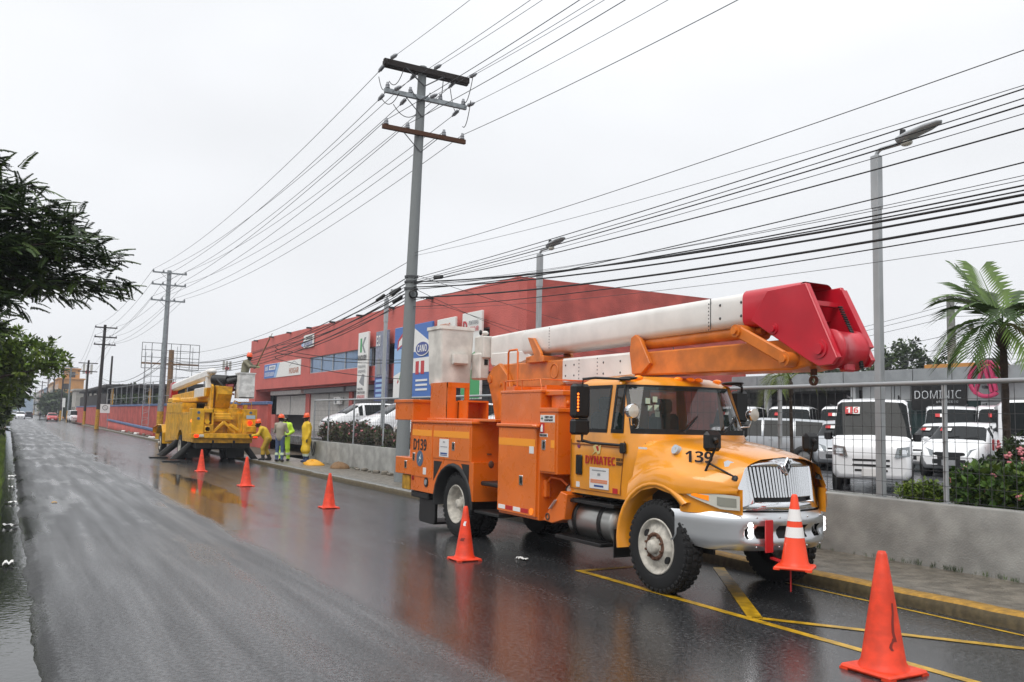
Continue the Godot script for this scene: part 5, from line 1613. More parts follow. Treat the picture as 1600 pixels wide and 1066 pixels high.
	var far = [["slim dark pole rising out of the dark shed roof", 11.5, -128, 9.3, "wood_dark", false], ["dark pole with two crossarms standing against the far end of the red wall", 8.7, -128, 8.6, "wood_dark", true], ["pale concrete pole at the grey doorway beyond the red wall", 8.7, -166, 9.6, "galv", true], ["dark pole beyond the red wall, beside the pale concrete one", 8.6, -187, 10.7, "wood_dark", true], ["dark pole next to the advertising boards far down the street", 8.6, -225, 11.0, "wood_dark", true], ["leaning pale pole among the dark roadside trees far away", 8.6, -262, 10.6, "wood_brown", true], ["distant pole in front of the tan flats", 8.6, -310, 11.0, "wood_dark", true], ["smallest and farthest pole near the end of the street", 8.6, -385, 11.0, "wood_dark", true]]
	for f in far:
		utility_pole(f[0], f[1], f[2], f[3], f[1] + .1, .17, .12, f[4], [[f[3] - .4, f[1] - 1.1, f[1] + 1.2, f[4], .12, []], [f[3] - 1.5, f[1] - 1.1, f[1] + 1.2, f[4], .12, []]] if f[5] else [], 1.9 if f[5] else 0.0)
	# no parking sign on the wooden pole
	var sg = thing("road_sign", "white no parking plate fixed to the dark wooden pole", "sign", V(8.45, 2.0, -98.4))
	var m = M.new(); m.box(V(8.1, 1.75, -98.42), V(9.0, 2.65, -98.38), .005); obj("plate", m, K.white, sg)
	m = M.new(); m.cyl(V(8.85, 0, -98.42), V(8.85, 1.8, -98.42), .03); obj("post", m, K.galv, sg)
	m = M.new(); m.lathe(V(8.55, 2.3, -98.37), V(0, 0, 1), [Vector2(.22, 0), Vector2(.26, 0), Vector2(.26, .01), Vector2(.22, .01)], 20); m.bar(V(8.38, 2.46, -98.36), V(8.72, 2.14, -98.36), .01, .05, 0, V(0, 0, 1)); obj("symbol", m, K.ink, sg)
	sg = thing("road_sign", "white no parking plate with a crossed E seen through the orange bucket rest", "sign", V(9.9, .13, -21.5))
	m = M.new(); m.box(V(9.6, 1.93, -21.52), V(10.0, 2.33, -21.5), .003); obj("plate", m, K.white, sg)
	m = M.new(); m.cyl(V(9.8, .13, -21.54), V(9.8, 2.3, -21.54), .025); obj("post", m, K.galv, sg)
	m = M.new(); m.lathe(V(9.8, 2.13, -21.5), V(0, 0, 1), [Vector2(.15, 0), Vector2(.185, 0), Vector2(.185, .008), Vector2(.15, .008)], 24); m.bar(V(9.68, 2.24, -21.49), V(9.92, 2.02, -21.49), .006, .035, 0, V(0, 0, 1)); obj("ring", m, mat("sign_ring", "8a1e3a", .5), sg)
	text(sg, "E", V(9.8, 2.13, -21.494), .19, K.ink, 0.0)
	# high voltage lines, towards the camera and away
	var up = "wires on the crossarms"
	var ORD = ["first", "second", "third", "fourth", "fifth", "sixth", "seventh", "eighth", "ninth", "tenth", "eleventh", "twelfth", "thirteenth", "fourteenth", "fifteenth", "sixteenth", "seventeenth"]
	var num = 0
	for a in [[8.75, 12.04], [10.1, 12.04], [11.25, 12.04], [8.9, 11.15], [10.0, 11.15], [11.2, 11.15], [8.75, 10.35], [9.4, 10.35], [11.15, 10.35]]:
		wire(sag(V(a[0], a[1] - .05, -22.2 if a[1] > 11 else -22.8), V(a[0], a[1], 17), .75 + .08 * fmod(a[0] * 7.0, 1.0), 30), .007 if a[1] > 11 else .009, "thin wire leaving the %s crossarm of the main pole at its %s end" % [["top", "middle", "bottom"][num / 3], ["left", "centre", "right"][num % 3]], "high voltage wires on the right", "wire_thin")
		num += 1
	num = 0
	for a in [[8.7, 11.96, 7.95, 11.65], [9.7, 11.96, 8.6, 11.65], [10.95, 11.96, 10.05, 11.65], [8.72, 11.11, 7.95, 10.8], [9.4, 11.11, 8.6, 10.8], [11.1, 11.11, 10.05, 10.8], [8.75, 10.35, 7.95, 9.75], [9.4, 10.35, 8.6, 9.75], [10.55, 10.35, 9.4, 9.75], [11.15, 10.35, 10.05, 9.75]]:
		wire(sag(V(a[0], a[1] - .05, -23.4 if a[1] > 11 else -22.8), V(a[2], a[3], -63.4), .7, 24), .0095, "%s thin wire counted from the top between the main pole and the second grey pole" % ORD[num], "high voltage wires to the second pole", "wire_thin")
		num += 1
	num = 0
	for a in [[7.95, 11.65, 7.3, 10.8], [10.05, 11.65, 9.3, 10.8], [7.95, 10.8, 7.3, 9.8], [8.6, 10.8, 8.7, 9.8], [10.05, 10.8, 9.3, 9.8], [7.95, 9.75, 7.3, 9.0], [9.4, 9.75, 8.7, 9.0], [10.05, 9.75, 9.2, 9.0]]:
		wire(sag(V(a[0], a[1], -63.4), V(a[2], a[3], -99.9), .7, 18), .011, "%s thin wire counted from the top between the second grey pole and the wooden pole" % ORD[num], "high voltage wires to the wooden pole", "wire_thin")
		num += 1
	num = 0
	for a in [[7.3, 10.8, 7.8, 8.3], [9.3, 10.8, 9.6, 8.3], [7.3, 9.8, 7.8, 7.2], [9.3, 9.8, 9.6, 7.2]]:
		wire(sag(V(a[0], a[1], -99.9), V(a[2], a[3], -128), .4, 10), .012, "thin wire beyond the dark wooden pole", "far wires", "wire_thin")
	# telephone and service cables
	var g2 = "low cables on the right of the main pole"
	for c in [[6.61, -5.5, 6.24, 6.9, .008, "wire"], [6.52, -5.5, 5.83, 6.6, .006, "wire_thin"], [5.87, -5.5, 5.79, 6.6, .011, "wire"], [5.8, -5.5, 5.68, 6.5, .009, "wire"], [5.75, -5.6, 5.6, 6.4, .013, "wire"], [5.7, -5.6, 5.5, 6.3, .007, "wire_thin"], [5.72, -5.6, 5.33, 6.2, .013, "wire"], [5.25, -5.6, 4.94, 5.7, .011, "wire"], [5.6, -5.6, 4.79, 5.7, .006, "wire_thin"], [5.7, -5.6, 4.74, 5.6, .006, "wire_thin"], [5.77, -5.6, 4.57, 5.6, .022, "wire"], [5.62, -5.6, 4.49, 5.6, .02, "wire"], [5.32, -5.6, 4.34, 5.4, .023, "wire"], [5.05, -5.6, 4.24, 5.2, .011, "wire"], [5.0, -5.6, 4.05, 5.0, .005, "wire_thin"], [5.7, -5.6, 4.62, 5.7, .012, "wire"], [5.55, -12.0, 4.85, 5.5, .014, "wire"]]:
		var thick = c[4] > .018
		var lb = ("%s low cable from the top right of the main pole, thick and black" if thick else "%s low cable from the top right of the main pole, slender and black") % ORD[num]
		num += 1
		wire(para(9.76, -22.8, c[0], c[1], c[2], 17.0, c[3], 9.8, 36), c[4] * .82, lb, "thick low cables" if thick else g2, c[5], "telephone_cable")
	num = 0
	var g3 = "low cables on the left of the main pole"
	for c in [[6.4, 6.0, .9, .008], [5.95, 5.7, 1.2, .014], [5.8, 5.6, 1.3, .016], [5.7, 5.5, 1.0, .01], [5.6, 5.4, .8, .008], [5.5, 5.3, 1.1, .016], [5.4, 5.2, 1.25, .014], [5.2, 5.0, .9, .01]]:
		wire(sag(V(9.72, c[0], -23.1), V(8.98, c[1], -63.4), c[2], 24), c[3], "%s black cable from the top running left from the middle of the main pole" % ORD[num], g3, "wire", "telephone_cable")
		num += 1
	for c in [[5.7, 1.0, .02], [5.2, .9, .018], [5.4, 1.1, .014]]:
		wire(sag(V(8.95, c[0], -63.4), V(8.1, c[0] - .3, -99.9), c[1], 14), c[2], "black cable between the second pole and the dark wooden pole", "low cables to the wooden pole", "wire", "telephone_cable")
	# cables let down while the crew works
	for c in [[5.6, 4.45, 4.6, 3.9], [5.3, 4.2, 4.3, 3.3], [5.5, 4.6, 4.55, 4.0]]:
		var q = V(8.9, c[1], -34.0)
		var P = sag(V(9.7, c[0], -23.1), q, .25, 10)
		P.append_array([q + V(0, -.05, -.25), q + V(.1, -.12, -.28)])
		P.append_array(sag(q + V(.2, -.15, -.1), V(12.4, c[3], -29.0), .15, 8))
		wire(P, .013, "slack black cable looped down in front of the red shop front", "slack cables", "wire", "telephone_cable")
	for c in [[4.6, 6.2, 32.0, -44], [4.4, 5.9, 34.0, -40], [5.0, 6.8, 40.0, -42]]:
		wire(sag(V(9.8, c[0] + 1, -22.9), V(c[2], c[1], c[3]), .5, 16), .008, "thin wire crossing in front of the blank red side wall", "wires across the red wall", "wire", "telephone_cable")
	# poles behind the buildings on the right
	utility_pole("old wooden pole with one crossarm against the red side wall", 32, -43.0, 9.75, 32.1, .2, .15, "wood_brown", [[9.6, 30.9, 33.4, "wood_dark", .14, [31.2, 33.1]]], 0.0, false)
	var pr = utility_pole("bare concrete pole with a street light behind the low grey showroom", 45, -29.8, 9.3, 44.9, .28, .2, "conc", [[9.15, 44.8, 47.5, "wood_dark", .16, [45.6, 46.3, 47.0]]])
	m = M.new(); m.tube([V(45, 6.9, -29.6), V(45.6, 7.4, -29.3)], .03, 6); m.ell(V(45.8, 7.7, -29.2), V(.16, .24, .14), 8); obj("street_light", m, K.galv, pr)
	for k in 8:
		var y = [8.9, 8.6, 8.2, 7.2, 6.5, 6.2, 5.9, 5.6][k]
		wire(sag(V(45, y, -29.8), V(47 + k, y + .6, 10 - k), .7, 12), .012, "%s distant wire from the top behind the showroom, right of the concrete pole" % ORD[k], "distant wires", "wire_thin")
		wire(sag(V(45, y, -29.8), V(60, y - .6 + .1 * k, -75), .6, 12), .014, "%s distant wire from the top behind the showroom, left of the concrete pole" % ORD[k], "distant wires left", "wire_thin")
	m = M.new(); m.tube([V(31.5, 5.2, -37.0), V(31.2, 6.2, -37.0), V(31.9, 7.0, -37.0)], .04, 6); m.ell(V(32.2, 7.3, -37.0), V(.22, .32, .16), 8)
	tag(obj("street_light", m, K.steel_dark), "dark curved street light in front of the blank red wall above the boom", "street light")

# ---------- buildings
func wall_run(st, x0, x1, z0, z1, y0, y1): st.box(V(x0, y0, z0), V(x1, y1, z1))
func red_store():
	var t = thing("store_building", "large red plastered shop building with tall banners and roller shutters", "building", V(30, 0, -66))
	var m = M.new()
	var zs = [-94.5, -38.0]
	m.prx(PV([-94.5, 6.87, -38, 6.87, -38, 9.2, -42, 9.23, -70, 9.42, -94.5, 9.7]), 22.0, 22.5)
	m.box(V(22.0, 4.48, -94.5), V(22.5, 5.5, -38)); m.box(V(22.003, 5.5, -94.5), V(22.5, 6.87, -88.4)); m.box(V(22.003, 5.5, -75.75), V(22.5, 6.87, -73.25)); m.box(V(22.003, 5.5, -41.0), V(22.5, 6.87, -38))
	m.box(V(22.5, 4.3, -94.45), V(37.6, 4.5, -38.4)); m.box(V(22.03, 0.3, -94.5), V(23.6, 4.47, -91.8)); m.box(V(22.03, .3, -40.5), V(23.6, 4.47, -38.05)); 
	m.box(V(23.2, .3, -91.8), V(23.6, 2.0, -88.2)); m.box(V(23.2, .3, -78.0), V(23.6, 4.4, -76.8)); m.box(V(23.2, .3, -66.4), V(23.6, 4.4, -65.6)); m.box(V(23.2, .3, -56), V(23.6, 4.4, -55))
	obj("front_wall", m, K.red_wall, t)
	m = M.new()
	m.prx(PV([-38.4, .3, -38, .3, -38, 9.2, -38.4, 9.2]), 22.5, 37.6)
	obj("side_wall", m, K.red_wall2, t)
	m = M.new()
	m.box(V(22.5, 8.3, -94.4), V(37.6, 8.5, -38.4)); m.box(V(37.3, .3, -94.4), V(37.6, 9.0, -38.4)); m.box(V(22.5, .3, -94.45), V(37.6, 9.0, -94.2))
	obj("roof", m, K.conc, t)
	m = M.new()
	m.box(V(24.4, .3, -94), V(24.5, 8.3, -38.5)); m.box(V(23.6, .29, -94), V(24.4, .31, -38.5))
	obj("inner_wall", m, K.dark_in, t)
	for i in 11:
		var z0 = -73.2 + i * 2.93
		m = M.new(); m.box(V(22.15, 5.52, z0 + .05), V(22.18, 6.85, z0 + 2.88))
		var pn = obj("window", m, K.window_blue if i < 5 else K.glass_dark, t)
		m = M.new(); m.box(V(22.08, 5.5, z0 - .05), V(22.2, 6.87, z0 + .05)); m.box(V(22.08, 5.5, z0 + .05), V(22.2, 5.56, z0 + 2.88)); m.box(V(22.08, 6.81, z0 + .05), V(22.2, 6.87, z0 + 2.88))
		obj("frame", m, K.galv_paint, pn)
	for s in [[-88.2, -78.2, 2.0, 3.9, "shutter_white"], [-76.7, -66.5, .5, 3.9, "shutter_white"], [-65.5, -56.1, .5, 3.9, "shutter_grey"], [-54.9, -48, .5, 3.9, "shutter_grey"], [-47.8, -40.6, .5, 3.9, "shutter_grey"]]:
		m = M.new()
		var n = int((s[3] - s[2]) / .12)
		for k in n: m.box(V(23.3 + .0, s[2] + k * .12, s[0]), V(23.36, s[2] + k * .12 + .112, s[1]), .01)
		var sh = obj("roller_shutter", m, K[s[4]], t)
		m = M.new(); m.box(V(22.7, 3.88, s[0] - .3), V(23.3, 4.28, s[1] + .2), .04)
		obj("shutter_box", m, K.shutter_grey if s[0] > -80 else K.shutter_white, sh)
		m = M.new(); m.box(V(23.27, s[2], (s[0] + s[1]) / 2 - .05), V(23.3, s[3], (s[0] + s[1]) / 2 + .05)); obj("guide_rail", m, K.shutter_grey, sh)
	m = M.new(); m.box(V(22.95, 2.9, -69.4), V(23.2, 3.5, -67.8), .03)
	var ac = obj("air_conditioner", m, K.white, t)
	m = M.new(); m.lathe(V(22.94, 3.2, -68.8), V(-1, 0, 0), [Vector2(.22, 0), Vector2(.22, .02), Vector2(.02, .03)], 16); obj("fan_grille", m, K.ink_grey, ac)
	for k in 8:
		m = M.new(); m.box(V(21.6, 9.5 - .05 * k, -92 + k * 6.2), V(22.1, 9.62 - .05 * k, -91.7 + k * 6.2), .02); obj("floodlight", m, K.trim, t)
	# signs on the front, each a board of its own
	var g = "boards on the red shop front"
	var hs = thing("shop_sign", "long blue and white board reading HOGAR on the red front", "sign", V(21.95, 6.2, -82))
	m = M.new(); m.box(V(21.95, 5.5, -88.35), V(22.05, 6.9, -75.8), .02); obj("board", m, K.banner_white, hs)
	m = M.new(); m.prx(PV([-88.3, 5.53, -88.3, 6.87, -83.4, 6.87, -84.6, 5.53]), 21.942, 21.948); obj("printed_field", m, K.banner_blue, hs)
	m = M.new(); m.prx(PV([-83.4, 6.87, -82.6, 6.87, -83.8, 5.53, -84.6, 5.53]), 21.942, 21.948); obj("printed_field", m, K.banner_sky, hs)
	scribble(hs, V(21.938, 6.5, -87.4), 1.2, .4, K.white, 4); scribble(hs, V(21.938, 5.9, -86.2), 3.6, .36, K.white, 11)
	m = M.new(); m.prx(PV([-86.5, 6.3, -86.4, 6.72, -84.0, 6.72, -84.2, 6.3]), 21.936, 21.942); obj("printed_field", m, K.white, hs)
	scribble(hs, V(21.932, 6.5, -85.3), 1.9, .2, K.ink_blue, 9)
	text(hs, "HOGAR", V(21.938, 5.95, -77.8), .5, mat("sign_tan", "b06a48", .5), -PI / 2, 3.0)
	m = M.new(); m.bar(V(21.94, 6.4, -79.3), V(21.94, 6.82, -77.8), .01, .04); m.bar(V(21.94, 6.82, -77.8), V(21.94, 6.4, -76.3), .01, .04); obj("house_outline", m, K.ink_grey, hs)
	var bs = thing("shop_sign", "small blue and white lettered sign high on the red front", "sign", V(21.9, 8.4, -73.6))
	m = M.new(); m.box(V(21.85, 7.75, -74.8), V(21.95, 8.85, -72.0), .02); obj("board", m, K.banner_white, bs)
	scribble(bs, V(21.84, 8.55, -73.2), 1.8, .28, K.ink, 8); scribble(bs, V(21.84, 8.1, -73.4), 2.4, .48, K.banner_navy, 8)
	m = M.new(); m.prx(PV([-75.5, 8.0, -74.8, 8.4, -74.8, 7.85]), 21.84, 21.9); obj("swoosh", m, K.banner_sky, bs)
	var specs = [
		["tall white banner with a green and grey K mark and KHOURY on the red front", -60.1, -58.1, 3.1, 7.92, "banner_white"],
		["tall grey photographic banner partly behind the far lamp post", -56.6, -54.4, 3.0, 7.75, "banner_grey"],
		["tall blue banner with a red and white house mark left of the main pole", -53.2, -50.6, 3.1, 7.72, "banner_sky"],
		["tall blue and white banner with an oval CANO mark right of the main pole", -50.1, -47.4, 3.1, 7.72, "banner_blue"],
		["pale banner just above the white bucket", -46.7, -44.3, 3.0, 7.7, "banner_white"],
		["white and green banner reading POPULAR at the corner of the red front", -43.4, -41.1, 3.0, 7.75, "banner_white"]]
	for i in specs.size():
		var s = specs[i]
		var b = thing("banner", s[0], "banner", V(21.6, s[3], (s[1] + s[2]) / 2), g)
		m = M.new(); m.box(V(21.55, s[3], s[1]), V(21.7, s[4], s[2]), .02); obj("board", m, K[s[5]], b)
		for y in [3.6, 5.2, 7.2]:
			m = M.new(); m.box(V(21.7, y, s[1] + .6), V(22.05, y + .06, s[1] + .66)); obj("bracket", m, K.steel_dark, b)
		var c = (s[1] + s[2]) / 2
		var lay = [0]
		var pf = func(poly, mt):
			lay[0] += 1
			var q = M.new(); q.prx(PV(poly), 21.545 - lay[0] * .004, 21.549 - lay[0] * .001); obj("print", q, K[mt], b)
		if i == 0:
			pf.call([c - .55, 6.5, c - .55, 7.5, c - .2, 7.5, c - .2, 6.5], "banner_green"); pf.call([c - .2, 7.0, c + .3, 7.55, c + .6, 7.55, c + .1, 7.0, c + .6, 6.45, c + .3, 6.45], "ink_grey")
			text(b, "KHOURY", V(21.5, 6.1, c), .38, K.ink, -PI / 2, 1.7); scribble(b, V(21.5, 5.5, c), 1.5, .18, K.ink_grey, 10); scribble(b, V(21.5, 5.15, c), 1.5, .2, K.ink_grey, 9)
			pf.call([c - .5, 4.4, c + .1, 4.95, c + .5, 4.9, c + .45, 4.1, c, 4.2], "ink_grey")
			scribble(b, V(21.5, 3.9, c - .2), 1.1, .16, K.ink, 8); scribble(b, V(21.5, 3.65, c), 1.6, .16, K.ink, 12); scribble(b, V(21.5, 3.35, c), 1.5, .22, K.banner_red, 10)
		elif i == 1:
			pf.call([s[1] + 1.5, 5.0, s[1] + 1.5, 7.7, s[2] - .05, 7.7, s[2] - .05, 5.0], "banner_navy"); pf.call([s[1] + .05, 3.05, s[1] + .05, 4.6, s[2] - .05, 4.7, s[2] - .05, 3.05], "banner_navy")
			scribble(b, V(21.5, 7.1, c - .5), .8, .7, K.white, 2)
			for k in 4: pf.call([c - .8, 3.3 + k * .33, c - .8, 3.48 + k * .33, c + .7, 3.5 + k * .33, c + .7, 3.32 + k * .33], "banner_sky")
			pf.call([c - .7, 4.8, c - .6, 5.9, c - .2, 5.9, c, 4.8], "ink_grey"); pf.call([c + .2, 4.8, c + .3, 5.8, c + .7, 5.8, c + .8, 4.8], "ink_grey")
		elif i == 2:
			pf.call([s[1] + .05, 6.4, s[1] + .05, 7.7, s[2] - .05, 7.7, s[2] - .05, 6.2], "banner_blue"); pf.call([c - .8, 6.2, c - .7, 6.9, c, 7.3, c + .2, 6.6], "banner_red"); pf.call([c - .6, 6.4, c - .5, 6.8, c, 7.05, c + .05, 6.6], "white"); pf.call([s[1] + .05, 3.15, s[1] + .05, 4.6, c + .6, 5.0, c + 1.1, 3.15], "white"); pf.call([c - .4, 4.2, c, 5.0, c + .9, 5.2, c + .9, 4.95, c + .2, 4.7], "banner_green"); pf.call([c - .6, 4.1, c - .5, 4.4, c - .35, 4.2], "banner_red")
		elif i == 3:
			pf.call([s[1] + .05, 6.0, s[1] + .05, 7.5, c + .9, 6.6, c + 1.2, 6.0], "white"); pf.call([s[1] + .05, 4.7, s[1] + .05, 5.6, s[2] - .05, 5.6, s[2] - .05, 4.7], "white")
			var q = M.new(); q.t = Transform3D(Basis.from_scale(V(1, .42, .95)), V(21.5, 6.15, c + .1)); q.cyl(V(0, 0, 0), V(.012, 0, 0), 1.1, 1.1, 24); obj("print", q, K.white, b)
			q = M.new(); q.t = Transform3D(Basis.from_scale(V(1, .36, .87)), V(21.492, 6.15, c + .1)); q.cyl(V(0, 0, 0), V(.006, 0, 0), 1.1, 1.1, 24); obj("print", q, K.banner_navy, b)
			text(b, "CANO", V(21.485, 6.15, c + .1), .42, K.white, -PI / 2, 1.4)
			for k in 2: pf.call([c - .9 + k * .8, 4.6, c - .9 + k * .8, 5.4, c - .4 + k * .8, 5.4, c - .4 + k * .8, 4.6], "banner_red")
			for k in 3: pf.call([c - .8, 3.6 + k * .28, c - .8, 3.72 + k * .28, c + .9, 3.72 + k * .28, c + .9, 3.6 + k * .28], "white")
		elif i == 4:
			scribble(b, V(21.5, 7.2, c), 1.4, .35, mat("print_orange", "c8744a", .5), 5)
		else:
			pf.call([s[1] + .05, 3.05, s[1] + .05, 5.0, s[2] - .05, 5.8, s[2] - .05, 3.05], "banner_green"); pf.call([c - .2, 4.6, c - .1, 5.4, c + .5, 5.4, c + .6, 4.6], "white")
			text(b, "PINTURAS", V(21.5, 7.15, c + .3), .22, K.ink_grey, -PI / 2, 1.1); text(b, "POPULAR", V(21.5, 6.8, c + .3), .26, K.banner_red, -PI / 2, 1.2); text(b, "D", V(21.5, 6.98, c - .75), .62, K.banner_red, -PI / 2, .5)
			pf.call([c - 1.0, 5.9, c - .4, 6.3, c + .2, 6.2, c - .1, 5.8], "banner_green")
func showroom():
	var t = thing("showroom_building", "low grey car showroom with panelled fascia behind the parked vans", "building", V(33, .65, -20))
	var m = M.new()
	m.box(V(30.6, 3.5, -31.0), V(40, 3.7, -2)); m.box(V(31.0, 4.0, -31.0), V(40, 4.1, -2)); m.box(V(36, .65, -31), V(36.2, 4, -2)); m.box(V(30.3, .65, -31.2), V(36, 4.05, -31.0))
	obj("roof", m, K.conc, t)
	for i in 16:
		m = M.new(); m.box(V(29.7, 3.72, -30.9 + i * 1.6), V(29.76, 4.2, -30.9 + i * 1.6 + 1.56), .006)
		obj("fascia_panel", m, K.fascia, t)
	m = M.new(); m.box(V(29.77, 3.7, -31.0), V(30.6, 4.19, -2)); obj("fascia_frame", m, K.panel_grey, t)
	m = M.new(); m.box(V(33, .65, -30.9), V(33.1, 3.5, -24)); m.box(V(31, .65, -24.2), V(33, 3.5, -24.1)); obj("bay_wall", m, mat("bay", "4a4a4a", .9), t)
	for z in [-29.0, -24.25]:
		m = M.new(); m.box(V(29.95, .65, z - .12), V(30.2, 3.7, z + .12), .01); obj("column", m, K.panel_grey, t)
	for i in 4:
		m = M.new(); m.box(V(30.1, 3.0, -23.9 + i * 1.5), V(30.16, 3.68, -23.9 + i * 1.5 + 1.46), .006); obj("wall_panel", m, K.panel_grey, t)
	for i in 5:
		m = M.new(); m.box(V(30.12, .7, -23.9 + i * 1.0), V(30.15, 2.98, -23.9 + i + .95)); obj("window", m, mat("show_glass", "3c4b4b", .05, {"metal": .2}), t)
	for i in 8:
		m = M.new(); m.box(V(30.1, .65 + (i % 4) * .78, -18.9 + (i / 4) * 3.0), V(30.18, .65 + (i % 4) * .78 + .75, -18.9 + (i / 4) * 3.0 + 2.95), .006); obj("wall_panel", m, K.panel_grey, t)
	for i in 3:
		m = M.new(); m.box(V(30.12, .7, -12.9 + i * 3.0), V(30.15, 3.6, -12.9 + i * 3 + 2.9)); obj("window", m, K.show_glass, t)
	var s = thing("shop_sign", "black sign panel with silver DOMINIC lettering on the showroom", "sign", V(29.9, 3.2, -20.5))
	m = M.new(); m.box(V(29.98, 2.65, -21.6), V(30.08, 3.66, -19.4), .01); obj("board", m, K.sign_black, s)
	text(s, "DOMINIC", V(29.96, 3.22, -20.5), .3, K.chrome, -PI / 2, 1.9, false); scribble(s, V(29.96, 2.96, -20.1), .9, .08, K.chrome, 9)
	var e = thing("emblem_sign", "magenta round monogram mounted on the showroom front by the palm", "sign", V(29.9, 3.7, -18.3))
	m = M.new()
	var P = []
	for i in 21:
		var a = lerpf(.35, TAU - .75, i / 20.0)
		P.append([a])
	var arc = func(a0, a1, r):
		var R = []
		for i in 21:
			var a = lerpf(a0, a1, i / 20.0)
			var d = V(0, sin(a), cos(a))
			var c = V(29.5, 3.72, -18.3)
			R.append([c + d * (r - .07) + V(-.05, 0, 0), c + d * (r + .07) + V(-.05, 0, 0), c + d * (r + .07) + V(.05, 0, 0), c + d * (r - .07) + V(.05, 0, 0)])
		return R
	m.loft(arc.call(1.0, TAU - .9, .6)); obj("ring", m, K.magenta, e)
	m = M.new(); m.bar(V(29.5, 3.2, -18.72), V(29.5, 4.25, -18.38), .1, .13, .01, V(1, 0, 0)); m.bar(V(29.5, 4.25, -18.38), V(29.5, 3.25, -18.1), .1, .13, .01, V(1, 0, 0)); m.bar(V(29.495, 3.6, -18.75), V(29.495, 3.66, -18.25), .09, .1, .01, V(1, 0, 0)); obj("letter", m, K.magenta, e)
	m = M.new(); m.bar(V(29.5, 4.2, -18.15), V(29.5, 3.3, -17.95), .1, .12, .01, V(1, 0, 0)); m.bar(V(29.495, 4.15, -18.05), V(29.495, 4.05, -17.7), .09, .1, .01, V(1, 0, 0)); m.bar(V(29.495, 3.75, -18.0), V(29.495, 3.7, -17.75), .09, .1, .01, V(1, 0, 0)); obj("letter", m, K.magenta, e)
	m = M.new(); m.box(V(29.55, 3.4, -18.5), V(30.1, 3.5, -18.4)); m.box(V(29.55, 3.9, -18.2), V(30.1, 4.0, -18.1)); obj("mounting", m, K.steel_dark, e)
	# things on the roofs behind
	m = M.new(); m.lathe(V(46.5, 4.4, -28.5), Vector3.UP, [Vector2(0.9, 0), Vector2(.95, .1), Vector2(.95, 1.1), Vector2(.6, 1.4), Vector2(.3, 1.5), Vector2(0, 1.5)], 20); m.box(V(45.6, 4.1, -29.4), V(47.4, 4.42, -27.6))
	tag(obj("water_tank", m, K.black), "black plastic water tank on the roof behind the concrete pole", "water tank")
	m = M.new(); m.box(V(44, .3, -30.5), V(50, 5.3, -27.6)); m.box(V(43.8, 5.3, -30.7), V(50.2, 5.5, -27.4))
	tag(obj("back_house", m, K.tan_bldg), "small orange house showing above the showroom roof", "house")
	m = M.new(); m.lathe(V(38, 4.1, -15.6), Vector3.UP, [Vector2(1.1, 0), Vector2(1.2, .1), Vector2(1.2, .35), Vector2(.8, .5), Vector2(0, .55)], 20)
	tag(obj("water_tank", m, K.steel_dark), "dark flat water tank on the showroom roof behind the palm trunk", "water tank")
